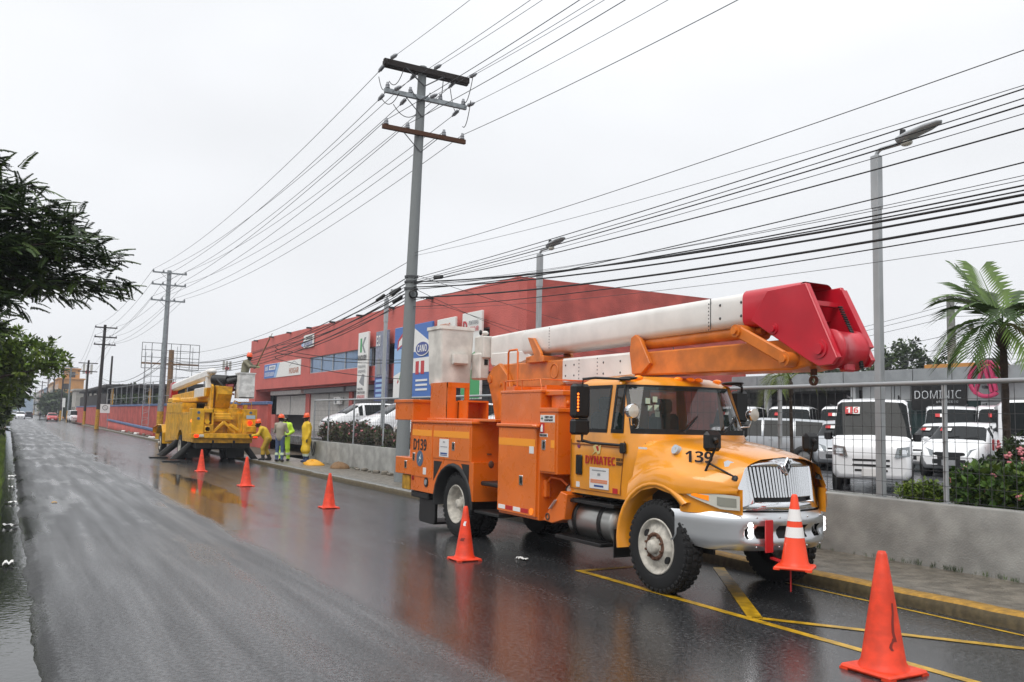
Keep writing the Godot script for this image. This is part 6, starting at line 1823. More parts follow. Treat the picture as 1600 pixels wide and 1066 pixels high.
func left_background():
	# red perimeter wall with a blue coping, in straight runs
	var t = thing("perimeter_wall", "red boundary wall with blue coping behind the yellow truck and poles", "wall", V(10.5, 0, -110))
	var C = [V(12.2, 0, -47.5), V(10.9, 0, -78), V(9.9, 0, -112), V(9.7, 0, -160)]
	for i in 3:
		var m = M.new()
		m.bar(C[i] + V(0, 1.15, 0), C[i + 1] + V(0, 1.15, .02), .2, 2.7)
		obj("wall_run", m, K.red_wall2, t)
		m = M.new(); m.bar(C[i] + V(0, 2.56, 0), C[i + 1] + V(0, 2.56, 0), .3, .18, .02)
		obj("coping", m, K.blue_band, t)
	for i in 5:
		var m = M.new(); var p = C[1].lerp(C[3], .18 * i + .1); m.box(p + V(-.3, 0, -.15), p + V(.05, 2.5, .15)); obj("pilaster", m, K.red_wall, t)
	t = thing("ramp_wall", "low red wall with a sloping blue cap on the pavement beyond the yellow truck", "wall", V(9.4, 0, -86))
	var m = M.new(); m.loft([[V(9.3, -.1, -104), V(9.3, .95, -104), V(9.5, .95, -104), V(9.5, -.1, -104)], [V(9.3, -.1, -69), V(9.3, .55, -69), V(9.5, .55, -69), V(9.5, -.1, -69)]]); obj("wall_run", m, K.red_wall2, t)
	m = M.new(); m.bar(V(9.4, 1.03, -104), V(9.4, .63, -69), .3, .18, .02); obj("coping", m, K.blue_band, t)
	# open shed behind it
	t = thing("open_shed", "dark open sided shed roof on posts behind the red boundary wall", "shed", V(18, 0, -130))
	m = M.new()
	m.loft([[V(9.9, 4.75, -115), V(9.9, 5.15, -115), V(24, 5.75, -115), V(24, 5.2, -115)], [V(9.9, 4.75, -160), V(9.9, 5.15, -160), V(24, 5.75, -160), V(24, 5.2, -160)]])
	obj("roof", m, K.dark_in, t)
	for k in 7:
		m = M.new(); m.box(V(10.6 + k * 2.1, .2, -115.6), V(10.85 + k * 2.1, 5.0, -115.35)); obj("post", m, K.steel_dark if k % 2 else K.pole_yellow, t)
	for k in 5:
		m = M.new(); m.box(V(10.3, .2, -124.0 - k * 8), V(10.55, 4.8, -123.75 - k * 8)); obj("post", m, K.steel_dark, t)
	m = M.new(); m.box(V(10.1, 2.6, -160), V(10.16, 4.1, -116)); m.box(V(23, .2, -160), V(23.2, 5, -116)); obj("screen", m, K.dark_in, t)
	m = M.new(); m.box(V(12.5, .2, -150), V(23, 3.0, -140)); m.box(V(12, 3.0, -151), V(23, 3.2, -139)); obj("stacked_stock", m, K.pale_bldg, t)
	# chain fence on the wall, with scaffold ladders
	t = thing("yard_fence", "tall thin steel frame fence standing on the red boundary wall", "fence", V(11, 2.6, -90))
	for k in range(3, 16):
		var p = C[0].lerp(C[1], k / 6.0) if k < 6 else C[1].lerp(C[2], (k - 6) / 9.0)
		m = M.new(); m.cyl(p + V(0, 2.6, 0), p + V(0, 4.6, 0), .04, .04, 6); obj("post", m, K.steel, t)
	for y in [3.3, 4.55]:
		for i in 2:
			m = M.new(); m.bar((C[i] if i else C[0].lerp(C[1], .5)) + V(0, y, 0), C[i + 1] + V(0, y, 0), .04, .04); obj("rail", m, K.steel, t)
	t = thing("lattice_mast", "thin grey lattice ladder mast standing at the red wall", "mast", V(10.2, 0, -80))
	for x in [-.25, .25]:
		m = M.new(); m.cyl(V(10.1 + x, 0, -80), V(10.1 + x, 7.0, -80), .03, .03, 6); obj("upright", m, K.galv_paint, t)
	m = M.new()
	for k in 22: m.bar(V(9.85, .3 + k * .3, -80), V(10.35, .3 + k * .3 + (.2 if k % 2 else -.0), -80), .025, .025)
	obj("rungs", m, K.galv_paint, t); t.get_child(2).set_meta("kind", "stuff")
	# empty billboard frame
	t = thing("billboard_frame", "empty steel billboard frame on a rusty post behind the second pole", "billboard frame", V(15.6, 0, -105))
	m = M.new(); m.cyl(V(15.6, 0, -105), V(15.6, 9.0, -105), .32, .28, 14); obj("post", m, K.rusty, t)
	for y in [6.85, 7.4, 8.1, 8.9, 9.7]:
		m = M.new(); m.bar(V(12.5, y, -105), V(18.6, y, -105), .06, .06 if y != 7.4 else .2); obj("rail", m, K.steel_dark if y != 7.4 else K.rusty, t)
	for k in 7:
		m = M.new(); m.bar(V(12.5 + k * 1.017, 6.85, -105), V(12.5 + k * 1.017, 9.7, -105), .06, .06); obj("upright", m, K.steel_dark, t)
	for k in 4:
		m = M.new(); m.bar(V(13.0 + k * 1.7, 5.0, -106.2), V(13.0 + k * 1.7, 9.5, -106.2), .05, .05); obj("upright", m, K.steel, t)
	for y in [5.0, 6.0]:
		m = M.new(); m.bar(V(13.0, y, -106.2), V(18.1, y, -106.2), .05, .05); obj("rail", m, K.steel, t)
	for s in [[13.6, 11.3, 6.5, "red and white mobile phone mast rising beyond the dark shed"], [41.3, 13.4, 9.0, "distant mobile phone mast just left of the raised bucket"]]:
		t = thing("phone_mast", s[3], "mast", V(s[0], 0, -200))
		m = M.new(); m.cyl(V(s[0], 0, -200), V(s[0], s[1], -200), .35, .2, 8); obj("tower", m, K.white, t)
		m = M.new()
		for k in 6: m.box(V(s[0] - .9 + (k % 3) * .7, s[1] - 1.8, -199.5 + (k / 3) * .4), V(s[0] - .5 + (k % 3) * .7, s[1] + .2, -199.4 + (k / 3) * .4))
		obj("antennas", m, K.pale_bldg, t)
		m = M.new(); m.cyl(V(s[0], s[1] - 1.4, -199.3), V(s[0], s[1] - 1.4, -199.0), .45, .45, 12); obj("dish", m, K.car_red, t)
	# far houses: [x0, x1, z0, z1, height, material, storeys, label]
	for b in [[9.9, 16, -178, -168, 5.4, "pale_bldg", 1, "grey house with a dark doorway just beyond the red wall"], [10.4, 16, -264, -244, 9.7, "tan_bldg", 3, "tan block of flats with dark balconies far along the street"], [11.6, 15, -256, -244.5, 12.2, "tan_bldg", 4, "tall narrow orange block rising above the tan flats"], [10.2, 16, -304, -268, 9.3, "cream", 3, "cream house left of the tan flats"], [10.2, 16, -344, -308, 8.8, "blue_bldg", 2, "blue grey house in the distance"], [10.2, 16, -392, -350, 9, "rose_bldg", 3, "brick coloured house far down the street"], [10, 16, -470, -398, 9, "pale_bldg", 2, "grey house nearest the end of the street"], [-30, 20, -560, -525, 9, "blue_bldg", 2, "hazy long building closing the end of the street"]]:
		t = thing("house", b[7], "building", V((b[0] + b[1]) / 2, 0, b[3]))
		m = M.new(); m.box(V(b[0], 0, b[2]), V(b[1], b[4], b[3])); m.box(V(b[0] - .3, b[4], b[2] - .3), V(b[1] + .3, b[4] + .3, b[3] + .3)); obj("wall", m, K[b[5]], t)
		for f in b[6]:
			var y = 1.2 + f * 3.0
			for k in maxi(2, int((b[3] - b[2]) / 5.0)):
				var z = b[2] + 2.0 + k * 5.0
				if z > b[3] - 1.5: continue
				m = M.new(); m.box(V(b[0] - .04, y, z), V(b[0] + .1, y + 1.4, z + 1.6)); obj("window", m, K.glass_dark, t)
			for k in maxi(1, int((b[1] - b[0]) / 4.0)):
				if b[1] - b[0] > 30: continue
				m = M.new(); m.box(V(b[0] + 1 + k * 3.6, y, b[3] - .1), V(b[0] + 2.4 + k * 3.6, y + 1.4, b[3] + .04)); obj("window", m, K.glass_dark, t)
			if f > 0 and b[6] > 2:
				m = M.new(); m.box(V(b[0] - 1.1, y - 1.1, b[2] + 1), V(b[0], y - .9, b[3] - 1)); m.box(V(b[0] - 1.1, y - .9, b[2] + 1), V(b[0] - 1.0, y - .1, b[3] - 1)); obj("balcony", m, K.conc, t)
	for s in [[9.3, -205, .9, 2.6, "white advertising board on posts by the far roadside"], [8.9, -212, .7, 2.5, "narrow white board beside the far advertising board"]]:
		m = M.new(); m.box(V(s[0], s[3], s[1]), V(s[0] + s[2], s[3] + 1.9, s[1] + .06)); m.box(V(s[0] + s[2] / 2 - .06, 0, s[1] - .08), V(s[0] + s[2] / 2 + .06, s[3], s[1])); tag(obj("street_board", m, K.white), s[4], "sign")
# unreadable small print: letter-like strokes on a face that looks to -x
func scribble(parent, at, w, h, mt, n):
	var m = M.new()
	var r = RandomNumberGenerator.new()
	r.seed = hash(at)
	for i in n:
		var z = at.z - w / 2 + w * (i + .5) / n
		var lw = w / n * .7
		var k = r.randi_range(0, 3)
		m.bx(V(at.x, at.y, z - lw * .4), V(.004, h, lw * .25))
		if k != 1: m.bx(V(at.x, at.y, z + lw * .35), V(.004, h * (.55 if k == 2 else 1.0), lw * .22))
		if k != 3: m.bx(V(at.x, at.y + h * .42, z), V(.0038, h * .17, lw * .9))
		if k != 0: m.bx(V(at.x, at.y, z), V(.0038, h * .15, lw * .8))
		if k != 2: m.bx(V(at.x, at.y - h * .42, z), V(.0038, h * .17, lw * .9))
	var o = obj("lettering", m, mt, parent)
	o.set_meta("kind", "stuff")
# ---------- cars: rings from back to front, local +z is forwards
var CARS = {
	"van": {"L": [[-1.68, .5, 1.0, 1.2, .62, .66, .6], [-1.66, .3, 1.02, 1.72, .7, .71, .62], [-1.58, .26, 1.02, 1.83, .725, .735, .65], [-1.5, .24, 1.02, 1.86, .73, .737, .655], [-.72, .24, 1.02, 1.88, .735, .737, .66], [-.64, .24, 1.02, 1.88, .735, .737, .66], [.25, .24, 1.02, 1.88, .735, .737, .66], [.33, .24, 1.02, 1.88, .735, .737, .66], [.92, .24, 1.02, 1.84, .735, .735, .65], [1.0, .24, 1.02, 1.8, .735, .733, .64], [1.42, .26, 1.02, 1.12, .73, .725, .7], [1.6, .28, .95, 1.0, .71, .7, .66], [1.67, .3, .85, .9, .68, .66, .62], [1.69, .36, .7, .72, .64, .62, .6]], "side": [3, 5, 7, 9], "ws": [9], "rear": [1], "wh": [1.02, -1.2, .28, .16]},
	"hiace": {"L": [[-2.3, .5, 1.15, 1.3, .75, .8, .74], [-2.28, .32, 1.15, 1.9, .82, .84, .72], [-2.15, .28, 1.15, 2.02, .84, .85, .74], [-2.05, .28, 1.15, 2.05, .845, .85, .75], [-1.0, .28, 1.15, 2.08, .85, .85, .75], [-.9, .28, 1.15, 2.08, .85, .85, .75], [.3, .28, 1.15, 2.08, .85, .85, .75], [.4, .28, 1.15, 2.07, .85, .85, .75], [1.15, .28, 1.15, 2.0, .85, .84, .74], [1.25, .28, 1.15, 1.95, .85, .84, .73], [1.95, .3, 1.12, 1.2, .83, .82, .78], [2.2, .32, .98, 1.04, .8, .78, .72], [2.28, .36, .8, .84, .74, .7, .66]], "side": [3, 5, 7, 9], "ws": [9], "rear": [1], "wh": [1.45, -1.3, .33, .2]},
	"hatch": {"L": [[-1.95, .45, .9, 1.0, .62, .68, .6], [-1.9, .3, .95, 1.15, .74, .76, .6], [-1.75, .22, .98, 1.36, .8, .8, .58], [-1.55, .2, .98, 1.44, .82, .82, .6], [-1.45, .2, .98, 1.46, .825, .825, .61], [-.55, .2, .96, 1.5, .83, .83, .62], [-.47, .2, .96, 1.5, .83, .83, .62], [.35, .2, .94, 1.47, .83, .83, .62], [.45, .2, .94, 1.45, .83, .83, .62], [.62, .2, .93, 1.38, .83, .82, .61], [1.2, .2, .92, 1.02, .82, .8, .72], [1.6, .22, .84, .9, .79, .76, .66], [1.85, .26, .7, .74, .72, .68, .6], [1.95, .34, .56, .58, .62, .6, .55]], "side": [2, 4, 6, 8], "ws": [9], "rear": [1], "wh": [1.25, -1.25, .3, .18]},
	"wagon": {"L": [[-2.1, .5, .95, 1.1, .65, .7, .62], [-2.06, .32, .98, 1.36, .76, .78, .63], [-1.98, .24, .98, 1.46, .8, .81, .64], [-1.9, .22, .98, 1.48, .82, .82, .64], [-1.05, .22, .96, 1.52, .84, .84, .65], [-.97, .22, .96, 1.52, .84, .84, .65], [-.1, .22, .95, 1.53, .84, .84, .65], [-.02, .22, .95, 1.53, .84, .84, .65], [.62, .22, .94, 1.48, .84, .84, .64], [.75, .22, .94, 1.42, .84, .83, .63], [1.3, .22, .93, 1.03, .83, .81, .72], [1.8, .24, .82, .88, .79, .76, .66], [2.05, .3, .66, .7, .7, .66, .58]], "side": [3, 5, 7, 9], "ws": [9], "rear": [1], "wh": [1.3, -1.3, .31, .19]}}
var car_cache = {}
func car(kind, paint, label, at, turn, group = "used cars in the lot", sticker = "", dark_nose = false):
	var key = kind + paint + str(dark_nose) + sticker
	if car_cache.has(key):
		return copy(car_cache[key], at, turn, label, group)
	var D = CARS[kind]
	var nm = {"van": "parked_van", "hiace": "parked_van", "hatch": "parked_car", "wagon": "parked_car"}[kind]
	var t = thing(nm, label, "van" if nm == "parked_van" else "car", at, group)
	t.rotation.y = turn
	car_cache[key] = t
	var R = []
	var W = D.wh
	for s in D.L:
		var arch = s[1]
		var h = [V(-s[4] * .9, arch, s[0]), V(-s[4], arch + .1, s[0]), V(-lerpf(s[4], s[5], .6) - .012, lerpf(s[1], s[2], .6), s[0]), V(-s[5], s[2], s[0]), V(-s[6] - .01, s[3] - .07 if s[3] - s[2] > .2 else lerpf(s[2], s[3], .5), s[0]), V(-s[6] + .06, s[3] - .012, s[0]), V(-s[6] * .5, s[3], s[0]), V(0, s[3] + .01, s[0])]
		var l = h.duplicate()
		for i in range(6, -1, -1): l.append(V(-h[i].x, h[i].y, h[i].z))
		l.append(V(h[0].x, h[0].y, h[0].z))
		R.append(l)
	var glass = func(i, j): return (i in D.side and (j == 3 or j == 10)) or (i in D.ws and j >= 4 and j <= 9) or (i in D.rear and j >= 4 and j <= 9 and false)
	var side_or_ws = func(i, j): return glass.call(i, j)
	var m = M.new()
	m.pts(R, glass)
	for e in [0, R.size() - 1]:
		var c = V(0, (R[e][0].y + R[e][7].y) / 2, R[e][0].z)
		for j in R[e].size() - 1: m.f(c, R[e][j], R[e][j + 1])
	var body = obj("body", m, K[paint], t, false)
	m = M.new()
	m.pts(R, func(i, j): return not (i in D.ws and j >= 4 and j <= 9))
	var ws = obj("windscreen", m, K.car_glass, t, false)
	for i in D.side:
		for j in [3, 10]:
			m = M.new()
			m.pts([R[i], R[i + 1]], func(a, b): return b != j)
			obj("side_window", m, K.car_glass, t, false)
	var nose = D.L[-1]
	var prev = D.L[-2]
	var zf = nose[0]
	var wn = nose[4]
	m = M.new()
	m.box(V(-D.L[4][5] + .1, .3, D.L[1][0] + .2), V(D.L[4][5] - .1, D.L[4][2], D.L[10][0] - .1))
	m.box(V(-.5, .8, .0), V(-.12, 1.25, .12), .03); m.box(V(.12, .8, .0), V(.5, 1.25, .12), .03)
	obj("interior", m, K.seat, t, false)
	# rear glass, lamps
	m = M.new()
	var rr = D.L[1]
	m.bx(V(0, lerpf(rr[2], rr[3], .5), rr[0] - .03), V(rr[6] * 1.8, (rr[3] - rr[2]) * .75, .05), .01)
	obj("rear_window", m, K.glass_dark, t, false)
	var top = prev[3]
	var boxy = kind == "van" or kind == "hiace"
	for sd in [-1, 1]:
		m = M.new()
		if boxy: m.grid(4, 4, func(u, v): return V(sd * lerpf(wn * .66 + .05 * v, prev[4] * 1.025, u), lerpf(.66 + .03 * u, .84 + .03 * u, v) * (1.25 if kind == "hiace" else 1.06), zf + .035 - .06 * u * u - .02 * v))
		else: m.grid(5, 4, func(u, v): return V(sd * lerpf(.4, .78, u), lerpf(.58, .72 + .12 * u, v), lerpf(1.96, 1.55, u * u) * (zf / 1.95) - .06 * v))
		var hl = obj("headlamp", m, K.lens_car, t, false)
		m = M.new()
		if boxy: m.grid(3, 3, func(u, v): return V(sd * lerpf(wn * .8, prev[4] * .95, u), lerpf(.71, .81, v) * (1.25 if kind == "hiace" else 1.06), zf + .045 - .045 * u * u - .02 * v))
		else: m.ell(V(sd * .6, .68, zf * .93), V(.06, .06, .05), 8)
		obj("reflector", m, K.chrome, hl, false)
		m = M.new()
		m.box(V(sd * (rr[5] - .16), .75, rr[0] - .06), V(sd * (rr[5] + .0), 1.05, rr[0] + .05), .02)
		obj("tail_lamp", m, K.red_lens, t, false)
		m = M.new()
		var mz = D.L[9][0] + .12
		m.bx(V(sd * (D.L[9][5] + .1), D.L[9][2] + .08, mz), V(.16, .17 if boxy else .12, .07), .03)
		m.bar(V(sd * (D.L[9][5] - .02), D.L[9][2] + .02, mz), V(sd * (D.L[9][5] + .1), D.L[9][2] + .05, mz), .04, .04)
		obj("mirror", m, K.trim if boxy else K[paint], t, false)
		m = M.new()
		for z in [D.L[6][0] - .2, D.L[6][0] + .55]: m.bx(V(sd * (D.L[6][5] + .012), D.L[6][2] - .1, z), V(.02, .03, .13), .006)
		obj("door_handle", m, K[paint], t, false)
	m = M.new()
	if boxy:
		for k in 3: m.box(V(-.3 - (.04 if k else 0.0), .42 + k * .1, zf - .05), V(.3 + (.04 if k else 0.0), .46 + k * .1, zf + .012), .005)
	else:
		m.box(V(-.42, .36, zf - .1), V(.42, .5, zf + .012), .02); m.box(V(-.36, .6, zf - .12), V(.36, .68, zf * .985), .01)
	obj("grille", m, K.trim, t, false)
	if dark_nose:
		m = M.new()
		m.pts(R.slice(R.size() - 4), func(i, j): return j > 1 and j < 12)
		m.grid(8, 2, func(u, v): return V(lerpf(-.78, .78, u), lerpf(.3, .66, v), zf + .02 - .3 * pow(absf(u * 2 - 1), 3)))
		m.t = Transform3D(Basis.from_scale(V(1.01, 1, 1.01)), Vector3.ZERO)
		obj("bumper", m, K.trim, t, false)
	m = M.new(); m.bx(V(0, .4, zf + .03), V(.34, .15, .015), .004)
	obj("number_plate", m, K.ink_grey if dark_nose else K.paper, t, false)
	m = M.new()
	for x in [-.3, .2]: m.bar(V(x, D.L[10][3] + .03, D.L[10][0] - .03), V(x + .35, D.L[10][3] + .09, D.L[10][0] - .1), .015, .015)
	obj("wiper", m, K.black, t, false)
	if boxy:
		m = M.new()
		for sd in [-1, 1]: m.bar(V(sd * .5, D.L[4][3] + .05, -1.2), V(sd * .5, D.L[4][3] + .05, .8), .03, .03); m.bx(V(sd * .5, D.L[4][3] + .02, .7), V(.03, .06, .05))
		obj("roof_rail", m, K.trim, t, false)
	for z in [W[0], W[1]]:
		for sd in [-1, 1]:
			m = M.new()
			var o = V(sd * (D.L[5][4] + .005), W[2], z)
			m.lathe(o, V(sd, 0, 0), [Vector2(W[2] + .06, -.16), Vector2(W[2] + .06, .006), Vector2(W[2] * .9, .004)], 20)
			obj("wheel_arch", m, K.black, t, false)
			m = M.new()
			m.lathe(o, V(sd, 0, 0), [Vector2(W[2] * .62, -W[3]), Vector2(W[2] * .95, -W[3]), Vector2(W[2], -W[3] * .8), Vector2(W[2], -.02), Vector2(W[2] * .95, .01), Vector2(W[2] * .66, .012), Vector2(W[2] * .62, -.02)], 24)
			var w = obj("wheel", m, K.rubber, t, false)
			m = M.new()
			m.lathe(o, V(sd, 0, 0), [Vector2(W[2] * .64, .012), Vector2(W[2] * .58, -.01), Vector2(W[2] * .56, -.06), Vector2(.0, -.06)], 20)
			for k in 7:
				var a = TAU * k / 7
				m.bar(o + V(sd * -.01, 0, 0), o + V(sd * -.01, sin(a) * W[2] * .58, cos(a) * W[2] * .58), .03, .025)
			obj("rim", m, K.alu if not boxy else K.steel_dark, w, false)
	if sticker.strip_edges():
		var zz = lerpf(D.L[9][0], D.L[10][0], .28)
		var yy = lerpf(D.L[9][3], D.L[10][3], .28)
		var sl = atan2(D.L[10][0] - D.L[9][0], D.L[9][3] - D.L[10][3])
		var o2 = MeshInstance3D.new()
		m = M.new(); m.box(V(-.14, -.085, 0), V(.0, .085, .004)); 
		o2 = obj("sticker", m, K.decal_red, ws, false)
		o2.transform = Transform3D(Basis(V(1, 0, 0), -sl), V(-.36, yy + .01, zz + .03))
		m = M.new(); m.box(V(.0, -.085, 0), V(.14, .085, .004))
		var o3 = obj("sticker", m, K.white, ws, false)
		o3.transform = o2.transform
		if sticker.is_valid_int():
			for q in [[sticker[0], o2, K.white, -.07], [sticker[1], o3, K.decal_red, .07]]:
				var tt = text(q[1], q[0], Vector3.ZERO, .14, q[2], 0.0)
				tt.position = V(q[3], 0, .008)
	return t
func cars():
	var L = .65
	car("van", "car_white", "white van facing the fence with a red and white 16 on its windscreen", V(16.1, L, -12.5), -.95, "used cars in the lot", "16")
	car("wagon", "car_silver", "silver estate car parked sideways behind the truck's bonnet", V(21.4, L, -20.9), -2.42)
	car("hatch", "car_silver", "silver hatchback nosing out between the estate car and the white van", V(22.6, L, -18.6), -.95, "used cars in the lot", "red")
	car("hatch", "car_white", "white hatchback with a black bumper right of the white van", V(23.6, L, -15.2), -1.25, "used cars in the lot", "red", true)
	car("hiace", "car_white", "large white van cut by the right edge of the picture, behind the palm", V(23.4, L, -11.6), .62)
	var rear = [[27.0, -27.6, "white van at the left end of the back row, beside the truck mirror"], [27.3, -25.0, "white van in the back row behind the silver estate car"], [27.5, -22.6, "white van in the back row just left of the white front van"], [27.9, -18.6, "white van in the back row below the black sign"], [27.6, -16.6, "white van in the back row behind the black bumpered hatchback"]]
	for r in rear: car("hiace", "car_white", r[2], V(r[0], L, r[1]), -.95, "used cars in the lot", "red")
	car("hatch", "car_white", "white hatchback half hidden behind the silver hatchback", V(25.6, L, -21.2), -.9, "used cars in the lot", "red")
	car("hatch", "car_white", "white hatchback between the front van and the black bumpered car", V(25.4, L, -17.0), -1.35, "used cars in the lot", "red")
	for r in [[15.0, -40.2, "white hatchback farthest left behind the hedge, nose towards the street"], [14.9, -34.9, "second white hatchback from the left behind the hedge"], [14.9, -30.6, "white hatchback half hidden by the truck's orange cargo box"], [14.9, -24.4, "white hatchback seen through the orange bucket rest"]]:
		car("hatch", "car_white", r[2], V(r[0], .95, r[1]), -1.6, "white cars behind the hedge", " ").scale = Vector3.ONE * 1.1
	# traffic far down the avenue
	car("hatch", "car_red", "small red car driving far down the avenue", V(6.6, 0, -170), 0.0, "distant traffic")
	car("van", "car_white", "white van parked by the far grey doorway", V(9.2, .1, -158), .1, "distant traffic")
	for r in [[2.2, -205, "car_white", "distant white car in the left lane near the trees"], [4.2, -235, "car_dark", "distant dark car in the middle of the avenue"], [1.6, -260, "car_silver", "distant silver car nearest the far end of the avenue"]]:
		car("wagon", r[2], r[3], V(r[0], 0, r[1]), PI if r[0] > 3 else 0.0, "distant traffic")
	var mb = thing("motorcycle", "dark motorcycle with its rider far down the avenue", "motorcycle", V(5.3, 0, -190), "distant traffic")
	var m = M.new()
	for z in [-190.6, -189.4]: m.lathe(V(5.25, .3, z), V(1, 0, 0), [Vector2(.2, 0), Vector2(.3, .0), Vector2(.3, .1), Vector2(.2, .1)], 14)
	m.bar(V(5.3, .45, -190.5), V(5.3, .7, -189.5), .2, .3, .05); m.bar(V(5.0, 1.0, -190.4), V(5.6, 1.0, -190.4), .05, .05)
	obj("frame", m, K.black, mb)
	m = M.new(); m.ell(V(5.3, 1.2, -189.8), V(.25, .42, .2), 8); m.ell(V(5.3, 1.72, -189.85), V(.13, .15, .14), 8); m.bar(V(5.05, 1.3, -189.9), V(5.05, 1.05, -190.35), .1, .1); m.bar(V(5.55, 1.3, -189.9), V(5.55, 1.05, -190.35), .1, .1)
	obj("rider", m, K.car_dark, mb)

# ---------- plants
func leaf_mesh(kind):
	var st = SurfaceTool.new()
	st.begin(Mesh.PRIMITIVE_TRIANGLES)
	var r = RandomNumberGenerator.new()
	r.seed = 77
	var leaf = func(o, d, up, l, w):
		var s = d.cross(up).normalized() * w
		var mid = o + d * l * .5 - up * l * .06
		var tip = o + d * l - up * l * .18
		for tr in [[o, mid + s, mid], [o, mid, mid - s], [mid + s, tip, mid], [mid, tip, mid - s]]:
			for p in tr: st.set_color(Color.WHITE); st.add_vertex(p)
	if kind == "frond":       # feather leaf, leaflets in pairs
		for i in 13:
			var u = i / 12.0
			var o = V(0, -.10 * u * u, u * .42)
			for sd in [-1, 1]: leaf.call(o, V(sd * .9, -.25 - .3 * r.randf(), .5 + .3 * r.randf()).normalized(), Vector3.UP, .13 * (1.0 - .5 * u), .022)
	elif kind == "clump":
		for i in 9:
			var d = V(r.randf_range(-1, 1), r.randf_range(-.5, .8), r.randf_range(-1, 1)).normalized()
			leaf.call(d * .06, d, (Vector3.UP + d * .3).normalized(), r.randf_range(.13, .2), .04)
	elif kind == "small":
		for i in 8:
			var d = V(r.randf_range(-1, 1), r.randf_range(-.2, 1), r.randf_range(-1, 1)).normalized()
			leaf.call(d * .02, d, (Vector3.UP + d * .3).normalized(), r.randf_range(.06, .1), .02)
	elif kind == "grass":
		for i in 7:
			var d = V(r.randf_range(-.5, .5), 1, r.randf_range(-.5, .5)).normalized()
			leaf.call(V(r.randf_range(-.05, .05), 0, r.randf_range(-.05, .05)), d, V(0, 0, 1), r.randf_range(.1, .2), .006)
	st.generate_normals()
	return st.commit()
var LM = {}
func scatter(n, kind, X, C, parent = null):
	if not LM.has(kind): LM[kind] = leaf_mesh(kind)
	var mm = MultiMesh.new()
	mm.transform_format = MultiMesh.TRANSFORM_3D; mm.use_colors = true; mm.mesh = LM[kind]; mm.instance_count = X.size()
	for i in X.size(): mm.set_instance_transform(i, X[i]); mm.set_instance_color(i, C[i])
	var o = MultiMeshInstance3D.new()
	o.multimesh = mm; o.material_override = K.leaf
	if parent == null: o.name = numbered(n); add_child(o)
	else:
		o.name = n; parent.add_child(o, true); o.position = -parent.position
	o.set_meta("kind", "stuff")
	return o
func blob(X, C, c, r, n, s, cols, shell = .55):
	for i in n:
		var d = V(rng.randfn(), rng.randfn(), rng.randfn()).normalized()
		var p = c + d * r * lerpf(shell, 1.0, pow(rng.randf(), .6)) * (1.0 + .12 * rng.randfn())
		X.append(Transform3D(Basis(V(rng.randfn(), rng.randfn(), rng.randfn()).normalized(), rng.randf() * TAU).scaled(Vector3.ONE * s * rng.randf_range(.7, 1.35)), p))
		var k = cols[rng.randi() % cols.size()]
		C.append(k * rng.randf_range(.75, 1.25))
func near_tree():
	rng.seed = 101
	var t = thing("feather_leaf_tree", "dark feathery tree hanging in from the left edge above the road", "tree", V(-3.4, 0, -15.8))
	var m = M.new()
	m.tube([V(-3.4, -.1, -15.8), V(-3.3, 1.2, -15.8), V(-3.1, 2.6, -15.7), V(-2.9, 3.4, -15.7)], .22, 10, .13)
	obj("trunk", m, K.bark, t)
	var tips = [[1.4, 3.92, -15.2], [1.25, 4.3, -15.0], [1.0, 4.75, -15.6], [.85, 4.45, -14.6], [.5, 5.15, -15.4], [.1, 5.5, -15.9], [-.4, 5.75, -15.5], [-1.2, 6.0, -15.6], [.9, 4.0, -16.4], [.3, 3.75, -15.8], [.0, 4.3, -14.8], [-.3, 3.4, -15.2], [.25, 4.7, -16.6], [-.5, 4.9, -14.6], [-1.2, 5.2, -16.8], [-1.4, 4.2, -14.4], [-.1, 5.0, -15.0], [.55, 4.45, -15.9], [-2.5, 6.0, -15.0], [-3.8, 5.6, -15.5], [-4.6, 4.8, -16.0], [-2.6, 5.0, -17.5], [-2.4, 5.0, -13.8], [-.45, 3.75, -16.2], [-.2, 3.15, -15.8], [-.1, 3.5, -15.0], [-.6, 4.4, -15.6], [.3, 4.1, -15.2], [-.3, 5.3, -15.6], [-.7, 3.6, -15.0], [.7, 4.9, -15.1]]
	var X = []
	var C = []
	m = M.new()
	var cols = [Color(.026, .052, .012), Color(.038, .072, .014), Color(.02, .04, .011), Color(.06, .1, .018)]
	for tp in tips:
		var a = V(-2.9, 3.4, -15.7)
		var b = V(tp[0], tp[1], tp[2])
		var mid = a.lerp(b, .5) + V(0, .35, 0)
		var P = []
		for i in 9:
			var u = i / 8.0
			P.append(a.lerp(mid, u).lerp(mid.lerp(b, u), u))
		m.tube(P, .05, 5, .008)
		for i in 230:
			var u = pow(rng.randf(), .65)
			var p = a.lerp(mid, u).lerp(mid.lerp(b, u), u) + V(rng.randfn(), rng.randfn() * .7, rng.randfn()) * .16 * (1.2 - .5 * u)
			if u < .3: continue
			var d = (b - a + V(rng.randfn(), rng.randfn() * .5, rng.randfn()) * 3.6).normalized()
			var x = Vector3.UP.cross(d).normalized()
			X.append(Transform3D(Basis(x, d.cross(x), d).scaled(Vector3.ONE * rng.randf_range(.45, .85)), p))
			C.append(cols[rng.randi() % 4] * rng.randf_range(.8, 1.3))
	obj("limbs", m, K.bark, t)
	scatter("crown", "frond", X, C, t)
